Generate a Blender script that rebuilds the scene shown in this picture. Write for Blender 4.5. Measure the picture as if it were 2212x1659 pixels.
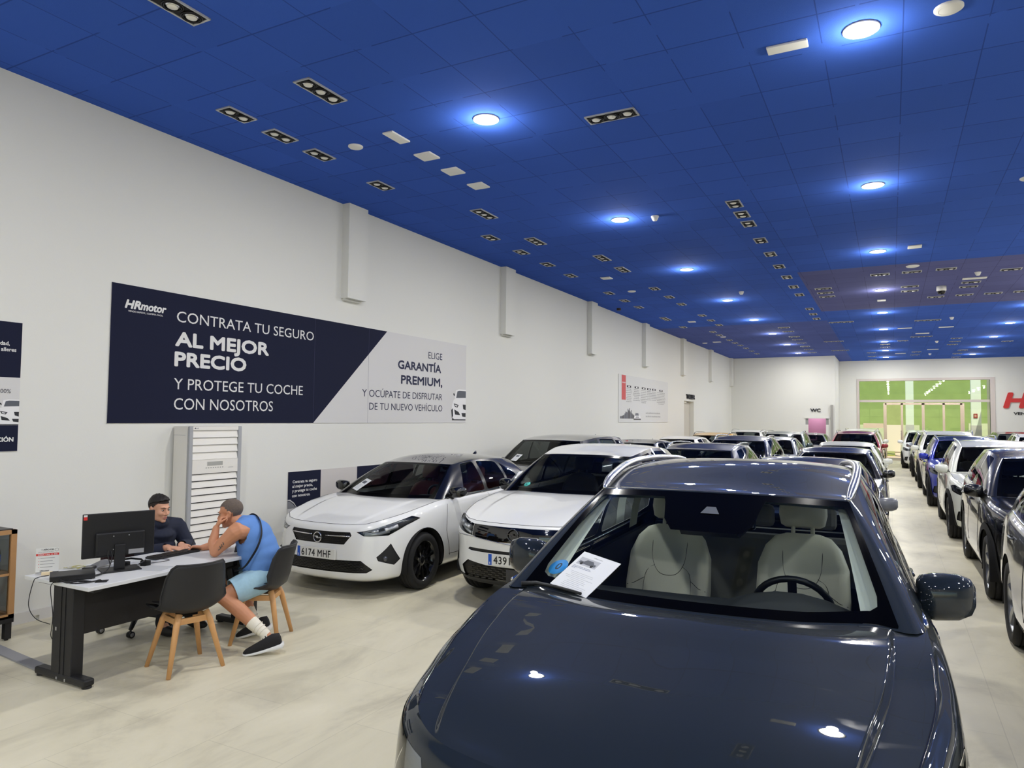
import bpy, bmesh, math, random
import numpy as np
from mathutils import Vector, Matrix

for _o in list(bpy.data.objects):
    bpy.data.objects.remove(_o)
SC = bpy.context.scene
COL = SC.collection
PI = math.pi
D = math.radians

# ---------------------------------------------------------------- camera
CAM_H = 1.92
def set_camera():
    yaw, pitch, roll = D(27.9), D(2.77), D(0.56)
    f = Vector((-math.sin(yaw) * math.cos(pitch), math.cos(yaw) * math.cos(pitch), math.sin(pitch)))
    r = Vector((math.cos(yaw), math.sin(yaw), 0))
    u = r.cross(f)
    r2 = r * math.cos(roll) + u * math.sin(roll)
    u2 = u * math.cos(roll) - r * math.sin(roll)
    cd = bpy.data.cameras.new('camera')
    co = bpy.data.objects.new('camera', cd)
    COL.objects.link(co)
    M = Matrix((r2, u2, -f)).transposed().to_4x4()
    M.translation = Vector((0, 0, CAM_H))
    co.matrix_world = M
    cd.sensor_width = 36
    cd.sensor_fit = 'HORIZONTAL'
    cd.lens = 1545.0 / 2212.0 * 36
    cd.clip_start = 0.05
    cd.clip_end = 400
    SC.camera = co
set_camera()

# ---------------------------------------------------------------- world, sun, exposure
EXPOSURE = 0.0
LAMP_W = 66.0
ADDED_SPILL = 17.0
w = bpy.data.worlds.new('World'); SC.world = w
w.use_nodes = True
nt = w.node_tree
bg = nt.nodes['Background']
sky = nt.nodes.new('ShaderNodeTexSky')
sky.sky_type = 'NISHITA'
sky.sun_disc = False
sky.sun_elevation = D(48)
sky.sun_rotation = D(200)
nt.links.new(sky.outputs[0], bg.inputs[0])
bg.inputs[1].default_value = 0.22
sd = bpy.data.lights.new('sun', 'SUN'); so = bpy.data.objects.new('sun', sd); COL.objects.link(so)
sd.energy = 3.6; sd.angle = D(0.6); sd.color = (1, .93, .82)
so.rotation_euler = (D(33), D(14), 0)
so.location = (5, 50, 20)
vs = SC.view_settings
vs.view_transform = 'Standard'; vs.look = 'None'; vs.gamma = 1.0; vs.use_curve_mapping = False
vs.exposure = EXPOSURE

# ---------------------------------------------------------------- helpers
_MATS = {}
def srgb(r, g, b):
    def c(v):
        v /= 255.0
        return v / 12.92 if v <= .04045 else ((v + .055) / 1.055) ** 2.4
    return (c(r), c(g), c(b), 1.0)

def mat(name, rgb, rough=.5, metal=0.0, coat=0.0, coat_rough=.03, spec=.5, emit=None, estr=0.0, noise=0.0, nscale=30.0, bump=0.0, bscale=200.0):
    if name in _MATS: return _MATS[name]
    m = bpy.data.materials.new(name); m.use_nodes = True
    t = m.node_tree; b = t.nodes['Principled BSDF']
    c = srgb(*rgb)
    b.inputs['Base Color'].default_value = c
    b.inputs['Roughness'].default_value = rough
    b.inputs['Metallic'].default_value = metal
    b.inputs['Coat Weight'].default_value = coat
    b.inputs['Coat Roughness'].default_value = coat_rough
    b.inputs['Specular IOR Level'].default_value = spec
    if emit:
        b.inputs['Emission Color'].default_value = srgb(*emit)
        b.inputs['Emission Strength'].default_value = estr
    if noise or bump:
        tc = t.nodes.new('ShaderNodeTexCoord')
    if noise:
        n = t.nodes.new('ShaderNodeTexNoise'); n.inputs['Scale'].default_value = nscale; n.inputs['Detail'].default_value = 4
        t.links.new(tc.outputs['Object'], n.inputs['Vector'])
        mx = t.nodes.new('ShaderNodeMix'); mx.data_type = 'RGBA'
        mx.inputs[6].default_value = tuple(v * (1 - noise) for v in c[:3]) + (1,)
        mx.inputs[7].default_value = tuple(min(1, v * (1 + noise)) for v in c[:3]) + (1,)
        t.links.new(n.outputs['Fac'], mx.inputs[0]); t.links.new(mx.outputs[2], b.inputs['Base Color'])
    if bump:
        n2 = t.nodes.new('ShaderNodeTexNoise'); n2.inputs['Scale'].default_value = bscale
        t.links.new(tc.outputs['Object'], n2.inputs['Vector'])
        bp = t.nodes.new('ShaderNodeBump'); bp.inputs['Strength'].default_value = bump; bp.inputs['Distance'].default_value = .01
        t.links.new(n2.outputs['Fac'], bp.inputs['Height']); t.links.new(bp.outputs[0], b.inputs['Normal'])
    _MATS[name] = m
    return m

def glass_mat(name, tint, refl=1.0, rough=0.0):
    """tinted see-through pane with a mirror-like fresnel reflection"""
    if name in _MATS: return _MATS[name]
    m = bpy.data.materials.new(name); m.use_nodes = True
    t = m.node_tree; t.nodes.clear()
    o = t.nodes.new('ShaderNodeOutputMaterial')
    tr = t.nodes.new('ShaderNodeBsdfTransparent'); tr.inputs[0].default_value = tint + (1,)
    gl = t.nodes.new('ShaderNodeBsdfGlossy'); gl.inputs['Roughness'].default_value = rough
    fr = t.nodes.new('ShaderNodeFresnel'); fr.inputs[0].default_value = 1.5
    mu = t.nodes.new('ShaderNodeMath'); mu.operation = 'MULTIPLY'; mu.inputs[1].default_value = refl; mu.use_clamp = True
    mx = t.nodes.new('ShaderNodeMixShader')
    t.links.new(fr.outputs[0], mu.inputs[0]); t.links.new(mu.outputs[0], mx.inputs[0])
    t.links.new(tr.outputs[0], mx.inputs[1]); t.links.new(gl.outputs[0], mx.inputs[2])
    t.links.new(mx.outputs[0], o.inputs[0])
    _MATS[name] = m
    return m

def paint(name, rgb, metal=0.0, rough=.35, flake=0.0):
    return mat(name, rgb, rough=rough, metal=metal, coat=1.0, coat_rough=.015, spec=.5)

def link(o, parent=None):
    COL.objects.link(o)
    if parent is not None: o.parent = parent
    return o

def tag(o, label=None, cat=None, group=None, kind=None):
    if label: o['label'] = label
    if cat: o['category'] = cat
    if group: o['group'] = group
    if kind: o['kind'] = kind
    return o

def empty(name, loc=(0, 0, 0), rz=0.0, label=None, cat=None, group=None):
    o = bpy.data.objects.new(name, None)
    o.empty_display_size = .1
    o.location = loc; o.rotation_euler = (0, 0, rz)
    link(o)
    return tag(o, label, cat, group)

class MB:
    """collects shapes, then links them as one mesh object"""
    def __init__(s):
        s.v = []; s.f = []; s.m = []; s.sm = []
    def add(s, vs, fs, mi=0, smooth=False, M=None):
        o = len(s.v)
        for p in vs:
            p = Vector(p)
            s.v.append(M @ p if M is not None else p)
        for f in fs:
            s.f.append([o + i for i in f]); s.m.append(mi); s.sm.append(smooth)
        return s
    def box(s, lo, hi, mi=0, M=None, bev=0.0):
        x0, y0, z0 = lo; x1, y1, z1 = hi
        if bev > 0:
            bm = bmesh.new()
            vs = [bm.verts.new(p) for p in ((x0,y0,z0),(x1,y0,z0),(x1,y1,z0),(x0,y1,z0),(x0,y0,z1),(x1,y0,z1),(x1,y1,z1),(x0,y1,z1))]
            for f in ((0,3,2,1),(4,5,6,7),(0,1,5,4),(1,2,6,5),(2,3,7,6),(3,0,4,7)): bm.faces.new([vs[i] for i in f])
            bmesh.ops.bevel(bm, geom=list(bm.edges), offset=bev, segments=2, affect='EDGES', profile=.5)
            bm.verts.index_update()
            s.add([v.co.copy() for v in bm.verts], [[v.index for v in f.verts] for f in bm.faces], mi, False, M)
            bm.free()
            return s
        s.add([(x0,y0,z0),(x1,y0,z0),(x1,y1,z0),(x0,y1,z0),(x0,y0,z1),(x1,y0,z1),(x1,y1,z1),(x0,y1,z1)],
              [(0,3,2,1),(4,5,6,7),(0,1,5,4),(1,2,6,5),(2,3,7,6),(3,0,4,7)], mi, False, M)
        return s
    def cbox(s, c, size, mi=0, M=None, bev=0.0):
        return s.box([c[i] - size[i] / 2 for i in range(3)], [c[i] + size[i] / 2 for i in range(3)], mi, M, bev)
    def lathe(s, prof, n=24, mi=0, M=None, smooth=True, axis='z', closed=False):
        vs = []; fs = []
        k = len(prof)
        for i in range(n):
            a = 2 * PI * i / n
            for (r, z) in prof:
                p = (r * math.cos(a), r * math.sin(a), z)
                if axis == 'x': p = (p[2], p[0], p[1])
                if axis == 'y': p = (p[0], p[2], p[1])
                vs.append(p)
        for i in range(n):
            j = (i + 1) % n
            for q in range(k - 1 + (1 if closed else 0)):
                q2 = (q + 1) % k
                f = (i * k + q, j * k + q, j * k + q2, i * k + q2)
                if axis == 'y': f = f[::-1]
                fs.append(f)
        return s.add(vs, fs, mi, smooth, M)
    def cyl(s, c, r, h, n=20, mi=0, axis='z', M=None, r2=None, smooth=True):
        r2 = r if r2 is None else r2
        prof = [(0.0001, 0), (r, 0), (r, 0.0001), (r2, h - .0001), (r2, h), (0.0001, h)]
        T = Matrix.Translation(Vector(c))
        return s.lathe(prof, n, mi, (M @ T) if M is not None else T, smooth, axis)
    def tube(s, pts, r, n=8, mi=0, caps=True, smooth=True, M=None, flat=1.0, up=None):
        """swept tube; r number or per-point list; flat scales the second axis"""
        pts = [Vector(p) for p in pts]
        k = len(pts)
        rs = r if isinstance(r, (list, tuple)) else [r] * k
        vs = []; fs = []
        prev = None
        for i in range(k):
            t = (pts[min(i + 1, k - 1)] - pts[max(i - 1, 0)])
            if t.length < 1e-9: t = Vector((0, 0, 1))
            t.normalize()
            if prev is None:
                a = Vector(up) if up is not None else (Vector((0, 0, 1)) if abs(t.z) < .9 else Vector((1, 0, 0)))
                x = a - t * a.dot(t)
            else:
                x = prev - t * prev.dot(t)
            if x.length < 1e-6: x = t.orthogonal()
            x.normalize(); prev = x
            y = t.cross(x)
            for j in range(n):
                an = 2 * PI * j / n
                vs.append(pts[i] + (x * math.cos(an) * flat + y * math.sin(an)) * rs[i])
        for i in range(k - 1):
            for j in range(n):
                j2 = (j + 1) % n
                fs.append((i * n + j, i * n + j2, (i + 1) * n + j2, (i + 1) * n + j))
        if caps:
            fs.append(tuple(range(n))[::-1]); fs.append(tuple((k - 1) * n + j for j in range(n)))
        return s.add(vs, fs, mi, smooth, M)
    def ball(s, c, r, mi=0, nu=12, nv=8, M=None):
        rx, ry, rz = (r, r, r) if not isinstance(r, (tuple, list)) else r
        vs = [(c[0], c[1], c[2] - rz)]; fs = []
        for i in range(1, nv):
            ph = -PI / 2 + PI * i / nv
            for j in range(nu):
                th = 2 * PI * j / nu
                vs.append((c[0] + rx * math.cos(ph) * math.cos(th), c[1] + ry * math.cos(ph) * math.sin(th), c[2] + rz * math.sin(ph)))
        vs.append((c[0], c[1], c[2] + rz))
        for j in range(nu):
            fs.append((0, 1 + (j + 1) % nu, 1 + j))
        for i in range(nv - 2):
            for j in range(nu):
                a = 1 + i * nu; j2 = (j + 1) % nu
                fs.append((a + j, a + j2, a + nu + j2, a + nu + j))
        t = len(vs) - 1; a = 1 + (nv - 2) * nu
        for j in range(nu): fs.append((a + j, a + (j + 1) % nu, t))
        return s.add(vs, fs, mi, True, M)
    def prism(s, poly, z0, z1, mi=0, M=None, smooth=False):
        """2D polygon (x,y) extruded from z0 to z1"""
        n = len(poly)
        vs = [(p[0], p[1], z0) for p in poly] + [(p[0], p[1], z1) for p in poly]
        fs = [tuple(range(n))[::-1], tuple(range(n, 2 * n))] + [(i, (i + 1) % n, n + (i + 1) % n, n + i) for i in range(n)]
        return s.add(vs, fs, mi, smooth, M)
    def grid(s, rows, mi=0, smooth=True, M=None, closed=False):
        n = len(rows[0]); vs = [p for r in rows for p in r]; fs = []
        for i in range(len(rows) - 1):
            for j in range(n - (0 if closed else 1)):
                j2 = (j + 1) % n
                fs.append((i * n + j, i * n + j2, (i + 1) * n + j2, (i + 1) * n + j))
        return s.add(vs, fs, mi, smooth, M)
    def mesh(s, name, mats):
        me = bpy.data.meshes.new(name)
        me.from_pydata([tuple(p) for p in s.v], [], s.f)
        me.polygons.foreach_set('material_index', s.m)
        me.polygons.foreach_set('use_smooth', s.sm)
        for m in (mats if isinstance(mats, (list, tuple)) else [mats]): me.materials.append(m)
        me.validate(); me.update()
        return me
    def build(s, name, mats, parent=None, loc=None, rot=None):
        o = bpy.data.objects.new(name, s.mesh(name, mats))
        link(o, parent)
        if loc is not None: o.location = loc
        if rot is not None: o.rotation_euler = rot
        return o

def struct(o): o['kind'] = 'structure'; return o

def fix_normals(o):
    bm = bmesh.new(); bm.from_mesh(o.data)
    bmesh.ops.recalc_face_normals(bm, faces=list(bm.faces)); bm.to_mesh(o.data); bm.free()
    return o

def basis(origin, ex, ey):
    """matrix whose x runs along ex, y along ey, z out of both"""
    ex = Vector(ex).normalized(); ey = Vector(ey); ey = (ey - ex * ey.dot(ex)).normalized(); ez = ex.cross(ey)
    M = Matrix((ex, ey, ez)).transposed().to_4x4(); M.translation = Vector(origin)
    return M

def text_geo(body, width=None, height=None, bold=0.0, shear=0.0, align='L', spacing=1.0):
    """flat lettering as (verts, faces), base line at y=0, fitted to width and capital height"""
    c = bpy.data.curves.new('lettering', 'FONT')
    c.body = body; c.size = 1.0; c.offset = bold; c.shear = shear; c.resolution_u = 3; c.space_character = spacing
    c.fill_mode = 'FRONT'
    o = bpy.data.objects.new('lettering', c); COL.objects.link(o)
    dg = bpy.context.evaluated_depsgraph_get(); dg.update()
    me = o.evaluated_get(dg).to_mesh()
    vs = [v.co.copy() for v in me.vertices]; fs = [tuple(p.vertices) for p in me.polygons]
    o.evaluated_get(dg).to_mesh_clear()
    bpy.data.objects.remove(o); bpy.data.curves.remove(c)
    if not vs: return [], []
    x0 = min(v.x for v in vs); x1 = max(v.x for v in vs)
    cap = 0.729 * 1.0 + bold
    sy = (height / cap) if height else 1.0
    sx = (width / (x1 - x0)) if width else sy
    off = 0 if align == 'L' else (-(x1 - x0) * sx if align == 'R' else -(x1 - x0) * sx / 2)
    return [Vector(((v.x - x0) * sx + off, v.y * sy, 0)) for v in vs], fs

def add_text(mb, body, M, width=None, height=None, mi=0, bold=0.0, shear=0.0, align='L', depth=0.0, spacing=1.0):
    """lettering; bold strokes are made by laying shifted copies of the glyphs over each other"""
    vs, fs = text_geo(body, width, height, 0.0, shear, align, spacing)
    if not vs: return
    h = height or .1
    b = bold * h * 1.1
    shifts = [(0, 0)]
    if bold > .01: shifts = [(b * math.cos(a), b * math.sin(a)) for a in np.linspace(0, 2 * PI, 8, endpoint=False)] + [(0, 0)]
    if bold > .045: shifts += [(b * .5 * math.cos(a), b * .5 * math.sin(a)) for a in np.linspace(0, 2 * PI, 6, endpoint=False)]
    for k, (dx, dy) in enumerate(shifts):
        lv = [v + Vector((dx, dy, k * 1e-5)) for v in vs]
        if depth:
            n = len(lv)
            top = [v + Vector((0, 0, depth)) for v in lv]
            mb.add(top, fs, mi, False, M)
            cnt = {}
            for f in fs:
                for a, c in zip(f, f[1:] + f[:1]): cnt[(a, c)] = 1
            mb.add(lv + top, [(a, c, n + c, n + a) for (a, c) in cnt if (c, a) not in cnt], mi, False, M)
        else:
            mb.add(lv, fs, mi, False, M)

def copy_tree(o, parent=None):
    c = o.copy(); COL.objects.link(c)
    if parent is not None: c.parent = parent
    for ch in list(o.children): copy_tree(ch, c)
    return c

def smoothstep(a, b, x):
    t = np.clip((x - a) / (b - a), 0, 1); return t * t * (3 - 2 * t)

WHITE = mat('white_wall_paint', (227, 227, 221), .85, bump=.05, bscale=60)
# ---------------------------------------------------------------- the showroom shell
XW = -7.08; HC = 5.05; Y_BACK = -9.0; X_R = 13.0; Y_WC = 37.0; Y_END = 40.65; X_WC = -2.31

def ceiling_material():
    m = bpy.data.materials.new('blue_ceiling_tiles'); m.use_nodes = True
    t = m.node_tree; b = t.nodes['Principled BSDF']; b.inputs['Roughness'].default_value = .95
    b.inputs['Specular IOR Level'].default_value = .1
    N = t.nodes.new; K = t.links.new
    geo = N('ShaderNodeNewGeometry')
    sep = N('ShaderNodeSeparateXYZ'); K(geo.outputs['Position'], sep.inputs[0])
    def math1(op, a, bv, clamp=False):
        n = N('ShaderNodeMath'); n.operation = op; n.use_clamp = clamp
        if hasattr(a, 'is_linked'): K(a, n.inputs[0])
        else: n.inputs[0].default_value = a
        if hasattr(bv, 'is_linked'): K(bv, n.inputs[1])
        else: n.inputs[1].default_value = bv
        return n.outputs[0]
    def lines(src, off, wd):
        a = math1('ADD', src, off); a = math1('DIVIDE', a, .59); a = math1('FRACT', a, 0)
        a = math1('SUBTRACT', a, .5); a = math1('ABSOLUTE', a, 0)
        return math1('GREATER_THAN', a, .5 - wd)
    lx = lines(sep.outputs[0], 100 * .59 + .46, .008)
    ly = lines(sep.outputs[1], 100 * .59 + .08, .012)
    ln = math1('MAXIMUM', lx, ly)
    nz = N('ShaderNodeTexNoise'); nz.inputs['Scale'].default_value = 1.7; K(geo.outputs['Position'], nz.inputs['Vector'])
    brk = math1('GREATER_THAN', nz.outputs['Fac'], .40)
    ln = math1('MULTIPLY', ln, brk)
    # per tile tone
    vec = N('ShaderNodeVectorMath'); vec.operation = 'ADD'; vec.inputs[1].default_value = (59.46, 59.08, 0); K(geo.outputs['Position'], vec.inputs[0])
    sn = N('ShaderNodeVectorMath'); sn.operation = 'SNAP'; sn.inputs[1].default_value = (.59, .59, 50); K(vec.outputs[0], sn.inputs[0])
    wn = N('ShaderNodeTexWhiteNoise'); K(sn.outputs[0], wn.inputs['Vector'])
    tone = math1('MULTIPLY_ADD', wn.outputs['Value'], .10); tone.node.inputs[2].default_value = .95
    # greyer batch of tiles in one bay
    zx = math1('GREATER_THAN', sep.outputs[0], -1.7)
    zy = math1('GREATER_THAN', sep.outputs[1], 15.98); zy2 = math1('LESS_THAN', sep.outputs[1], 22.0)
    z = math1('MULTIPLY', math1('MULTIPLY', zx, zy), zy2)
    zb = math1('MULTIPLY', math1('GREATER_THAN', sep.outputs[1], 24.0), math1('LESS_THAN', sep.outputs[0], -1.7))
    zb = math1('MULTIPLY', zb, .55)
    z = math1('MAXIMUM', z, zb)
    mx = N('ShaderNodeMix'); mx.data_type = 'RGBA'; K(z, mx.inputs[0])
    mx.inputs[6].default_value = srgb(61, 98, 193); mx.inputs[7].default_value = srgb(96, 100, 152)
    ml = N('ShaderNodeMix'); ml.data_type = 'RGBA'; ml.blend_type = 'MULTIPLY'; ml.inputs[0].default_value = 1
    K(mx.outputs[2], ml.inputs[6])
    dk = math1('SUBTRACT', 1.0, math1('MULTIPLY', ln, .38)); dk = math1('MULTIPLY', dk, tone)
    K(dk, ml.inputs[7]); K(ml.outputs[2], b.inputs['Base Color'])
    n2 = N('ShaderNodeTexNoise'); n2.inputs['Scale'].default_value = 160; K(geo.outputs['Position'], n2.inputs['Vector'])
    bp = N('ShaderNodeBump'); bp.inputs['Strength'].default_value = .25; bp.inputs['Distance'].default_value = .01
    K(n2.outputs['Fac'], bp.inputs['Height']); K(bp.outputs[0], b.inputs['Normal'])
    return m

def floor_material():
    m = bpy.data.materials.new('pale_stone_floor'); m.use_nodes = True
    t = m.node_tree; b = t.nodes['Principled BSDF']; N = t.nodes.new; K = t.links.new
    geo = N('ShaderNodeNewGeometry')
    mp = N('ShaderNodeMapping'); K(geo.outputs['Position'], mp.inputs[0]); mp.inputs['Scale'].default_value = (1, .45, 1); mp.inputs['Rotation'].default_value = (0, 0, .35)
    n1 = N('ShaderNodeTexNoise'); n1.inputs['Scale'].default_value = 1.6; n1.inputs['Detail'].default_value = 8; n1.inputs['Roughness'].default_value = .65; n1.inputs['Distortion'].default_value = .6
    K(mp.outputs[0], n1.inputs['Vector'])
    cr = N('ShaderNodeValToRGB'); K(n1.outputs['Fac'], cr.inputs[0])
    e = cr.color_ramp.elements
    e[0].position = .30; e[0].color = srgb(187, 180, 158)
    e[1].position = .72; e[1].color = srgb(228, 221, 197)
    k = cr.color_ramp.elements.new(.5); k.color = srgb(217, 210, 185)
    br = N('ShaderNodeTexBrick'); br.offset = .5; br.inputs['Scale'].default_value = 1.0
    br.inputs['Mortar Size'].default_value = .003; br.inputs['Brick Width'].default_value = 1.2; br.inputs['Row Height'].default_value = .6
    br.inputs['Color1'].default_value = (1, 1, 1, 1); br.inputs['Color2'].default_value = (.97, .97, .96, 1); br.inputs['Mortar'].default_value = (.84, .84, .83, 1)
    mp2 = N('ShaderNodeMapping'); K(geo.outputs['Position'], mp2.inputs[0]); mp2.inputs['Rotation'].default_value = (0, 0, PI / 2)
    K(mp2.outputs[0], br.inputs['Vector'])
    mx = N('ShaderNodeMix'); mx.data_type = 'RGBA'; mx.blend_type = 'MULTIPLY'; mx.inputs[0].default_value = 1
    K(cr.outputs[0], mx.inputs[6]); K(br.outputs[0], mx.inputs[7]); K(mx.outputs[2], b.inputs['Base Color'])
    n2 = N('ShaderNodeTexNoise'); n2.inputs['Scale'].default_value = 4; n2.inputs['Detail'].default_value = 6; K(geo.outputs['Position'], n2.inputs['Vector'])
    mr = N('ShaderNodeMapRange'); K(n2.outputs['Fac'], mr.inputs[0]); mr.inputs[3].default_value = .30; mr.inputs[4].default_value = .52
    K(mr.outputs[0], b.inputs['Roughness'])
    return m

def box_struct(name, lo, hi, m):
    return struct(MB().box(lo, hi).build(name, m))

box_struct('floor', (XW - .3, Y_BACK - .3, -.2), (X_R + .3, Y_END + .25, 0), floor_material())
box_struct('ceiling', (XW - .3, Y_BACK - .3, HC), (X_R + .3, Y_END + .3, HC + .2), ceiling_material())
WD0, WD1, WDH = 27.65, 29.2, 2.68       # workshop doorway in the left wall
wl = MB()
wl.box((XW - .3, Y_BACK, 0), (XW, WD0, HC)); wl.box((XW - .3, WD1, 0), (XW, Y_END, HC)); wl.box((XW - .3, WD0, WDH), (XW, WD1, HC))
struct(wl.build('wall_left', WHITE))
box_struct('wall_right', (X_R, Y_BACK, 0), (X_R + .3, Y_END, HC), WHITE)
# end wall of the wash-room block with its doorway
wc = MB(); dx0, dx1, dz = -3.62, -2.60, 2.07
wc.box((XW, Y_WC, 0), (dx0, Y_WC + .15, HC)); wc.box((dx1, Y_WC, 0), (X_WC, Y_WC + .15, HC)); wc.box((dx0, Y_WC, dz), (dx1, Y_WC + .15, HC))
wc.box((X_WC - .15, Y_WC + .15, 0), (X_WC, Y_END, HC))
struct(wc.build('wall_washroom', WHITE))
# far wall with the glazed entrance opening
ex0, ex1, ez = -1.40, 4.19, 4.0
we = MB()
we.box((X_WC - .2, Y_END, 0), (ex0, Y_END + .25, HC)); we.box((ex1, Y_END, 0), (X_R + .3, Y_END + .25, HC)); we.box((ex0, Y_END, ez), (ex1, Y_END + .25, HC))
struct(we.build('wall_far', WHITE))
# wall behind the camera with a wide shop window
wb = MB(); bx0, bx1, bz0, bz1 = -5.5, 11.5, .15, 3.4
wb.box((XW, Y_BACK - .25, 0), (bx0, Y_BACK, HC)); wb.box((bx1, Y_BACK - .25, 0), (X_R, Y_BACK, HC))
wb.box((bx0, Y_BACK - .25, bz1), (bx1, Y_BACK, HC)); wb.box((bx0, Y_BACK - .25, 0), (bx1, Y_BACK, bz0))
struct(wb.build('wall_behind', WHITE))
ALU = mat('aluminium_frame', (196, 186, 180), .35, .6)
wf = MB()
for i in range(6):
    x = bx0 + (bx1 - bx0) * i / 5
    wf.box((x - .04, Y_BACK - .18, bz0), (x + .04, Y_BACK - .08, bz1))
wf.box((bx0, Y_BACK - .18, 2.5), (bx1, Y_BACK - .08, 2.58))
o = struct(wf.build('window_1', ALU))
MB().box((bx0, Y_BACK - .14, bz0), (bx1, Y_BACK - .12, bz1)).build('pane', glass_mat('shop_window_glass', (.9, .95, .92)), o)
# pillars boxed out high on the left wall
for y in (8.0, 12.83, 17.62, 22.34, 27.13, 31.94, 36.55):
    b = MB().box((XW, y, 3.655), (XW + .13, y + .42, HC))
    b.box((XW, y + .03, 3.625), (XW + .05, y + .39, 3.655))
    struct(b.build('trim_%d' % (1 + round((y - 8) / 4.8)), WHITE))
# baseboard of the left wall, with a small square notch
bb = MB(); bb.box((XW, Y_BACK, 0), (XW + .018, 3.90, .10)); bb.box((XW, 3.94, 0), (XW + .018, WD0, .10)); bb.box((XW, 3.90, .045), (XW + .018, 3.94, .10))
struct(bb.build('baseboard_left', mat('white_skirting', (214, 212, 208), .5)))
# workshop doorway lining and room beyond
DARKGAP = mat('dark_gap', (25, 25, 28), .9)
CREAM = mat('cream_door_wall', (203, 199, 188), .8)
wd = MB()
wd.box((XW - 1.8, WD0 - .4, 0), (XW - 1.7, WD1 + 1.5, 3.2)); wd.box((XW - 1.8, WD1 + 1.4, 0), (XW - .3, WD1 + 1.5, 3.2)); wd.box((XW - 1.8, WD0 - .5, 0), (XW - .3, WD0 - .4, 3.2)); wd.box((XW - 1.8, WD0 - .5, 3.1), (XW - .3, WD1 + 1.5, 3.2))
wd.box((XW - 1.8, WD0 - .5, -.1), (XW - .3, WD1 + 1.5, 0))
struct(wd.build('wall_workshop_passage', CREAM))
dl = struct(MB().box((XW - .22, WD0 + .02, 0), (XW - .16, WD0 + .10, 2.33)).box((XW - .22, WD0 + .10, 0), (XW - .17, WD1 - .02, 2.62)).build('door_1', CREAM))
# wash-room doorway: frame, short side blinds, pink room behind
PINK = mat('pink_room_wall', (188, 142, 168), .8)
pk = MB(); pk.box((dx0 - .4, Y_WC + 1.4, 0), (dx1 + .2, Y_WC + 1.5, 2.6)); pk.box((dx0 - .5, Y_WC + .15, 0), (dx0 - .4, Y_WC + 1.5, 2.6)); pk.box((dx1 + .1, Y_WC + .15, 0), (dx1 + .13, Y_WC + 1.5, 2.6)); pk.box((dx0 - .5, Y_WC + .15, 2.6), (dx1 + .13, Y_WC + 1.5, 2.65))
struct(pk.build('wall_pink_room', PINK))
fr = MB()
fr.box((dx0 - .06, Y_WC - .03, dz), (dx1 + .06, Y_WC + .1, dz + .08))
for x in (dx0, dx1 - .12): fr.box((x, Y_WC - .02, 0), (x + .12, Y_WC + .1, dz - .3)); fr.box((x, Y_WC + .02, dz - .3), (x + .12, Y_WC + .1, dz), 1)
struct(fr.build('door_2', [WHITE, mat('grey_blind', (150, 150, 148), .7)]))
pkl = bpy.data.lights.new('washroom_light', 'POINT'); pkl.energy = 20; pkl.shadow_soft_size = .15
pko = bpy.data.objects.new('washroom_light', pkl); pko.location = (dx0 + .4, Y_WC + .8, 2.3); link(pko)
wkl = bpy.data.lights.new('workshop_light', 'POINT'); wkl.energy = 22; wkl.shadow_soft_size = .15
wko = bpy.data.objects.new('workshop_light', wkl); wko.location = (XW - 1.0, WD1 + .4, 2.8); link(wko)
struct(MB().box((-2.50, Y_WC - .10, 0), (-2.40, Y_WC, 2.72)).build('trim_20', mat('grey_corner_post', (160, 158, 154), .6)))

# ---------------------------------------------------------------- glazed entrance, vestibule and the world outside
fm = MB()
y0, y1 = Y_END + .06, Y_END + .16
fm.box((ex0 - .12, Y_END - .03, ez), (ex1 + .2, y1, ez + .12)); fm.box((ex0 - .12, Y_END - .03, 0), (ex0, y1, ez)); fm.box((ex1, Y_END - .03, 0), (ex1 + .2, y1, ez))
fm.box((ex0, y0, 2.93), (ex1, y1, 3.05))
struct(fm.build('door_3', mat('entrance_frame', (206, 196, 190), .5)))
CHROME_D = mat('brushed_steel_door', (214, 196, 178), .22, .9)
CREAMBAR = mat('cream_door_bar', (236, 214, 182), .45)
dr = MB()
for x, wd_ in ((-.25, .14), (.50, .10), (1.42, .12), (2.29, .10), (3.06, .17)):
    dr.box((x - wd_ / 2, y0 - .02, 0), (x + wd_ / 2, y1 + .02, 2.88))
dr.box((-.25, y0 - .02, 2.80), (3.06, y1 + .02, 2.90), 0)
d4 = struct(dr.build('door_4', CHROME_D))
for x in (.45, 1.47):
    MB().tube([(x, y0 - .08, .9), (x, y0 - .08, 1.5)], .015).build('door_handle', CHROME_D, d4)
MB().box((ex0 + .16, y0 + .01, 1.63), (-.33, y0 + .05, 1.86)).build('door_bar', CREAMBAR, d4)
# the clear door leaf nearest the aisle stands open
gm = glass_mat('entrance_glass', (.86, .95, .84), 1.0)
p = struct(MB().box((ex0, y0 + .03, 3.05), (ex1, y0 + .05, ez)).box((ex0, y0 + .03, 0), (-.30, y0 + .05, 2.93)).box((.5, y0 + .03, 0), (ex1, y0 + .05, 2.93)).build('window_2', gm))
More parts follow.
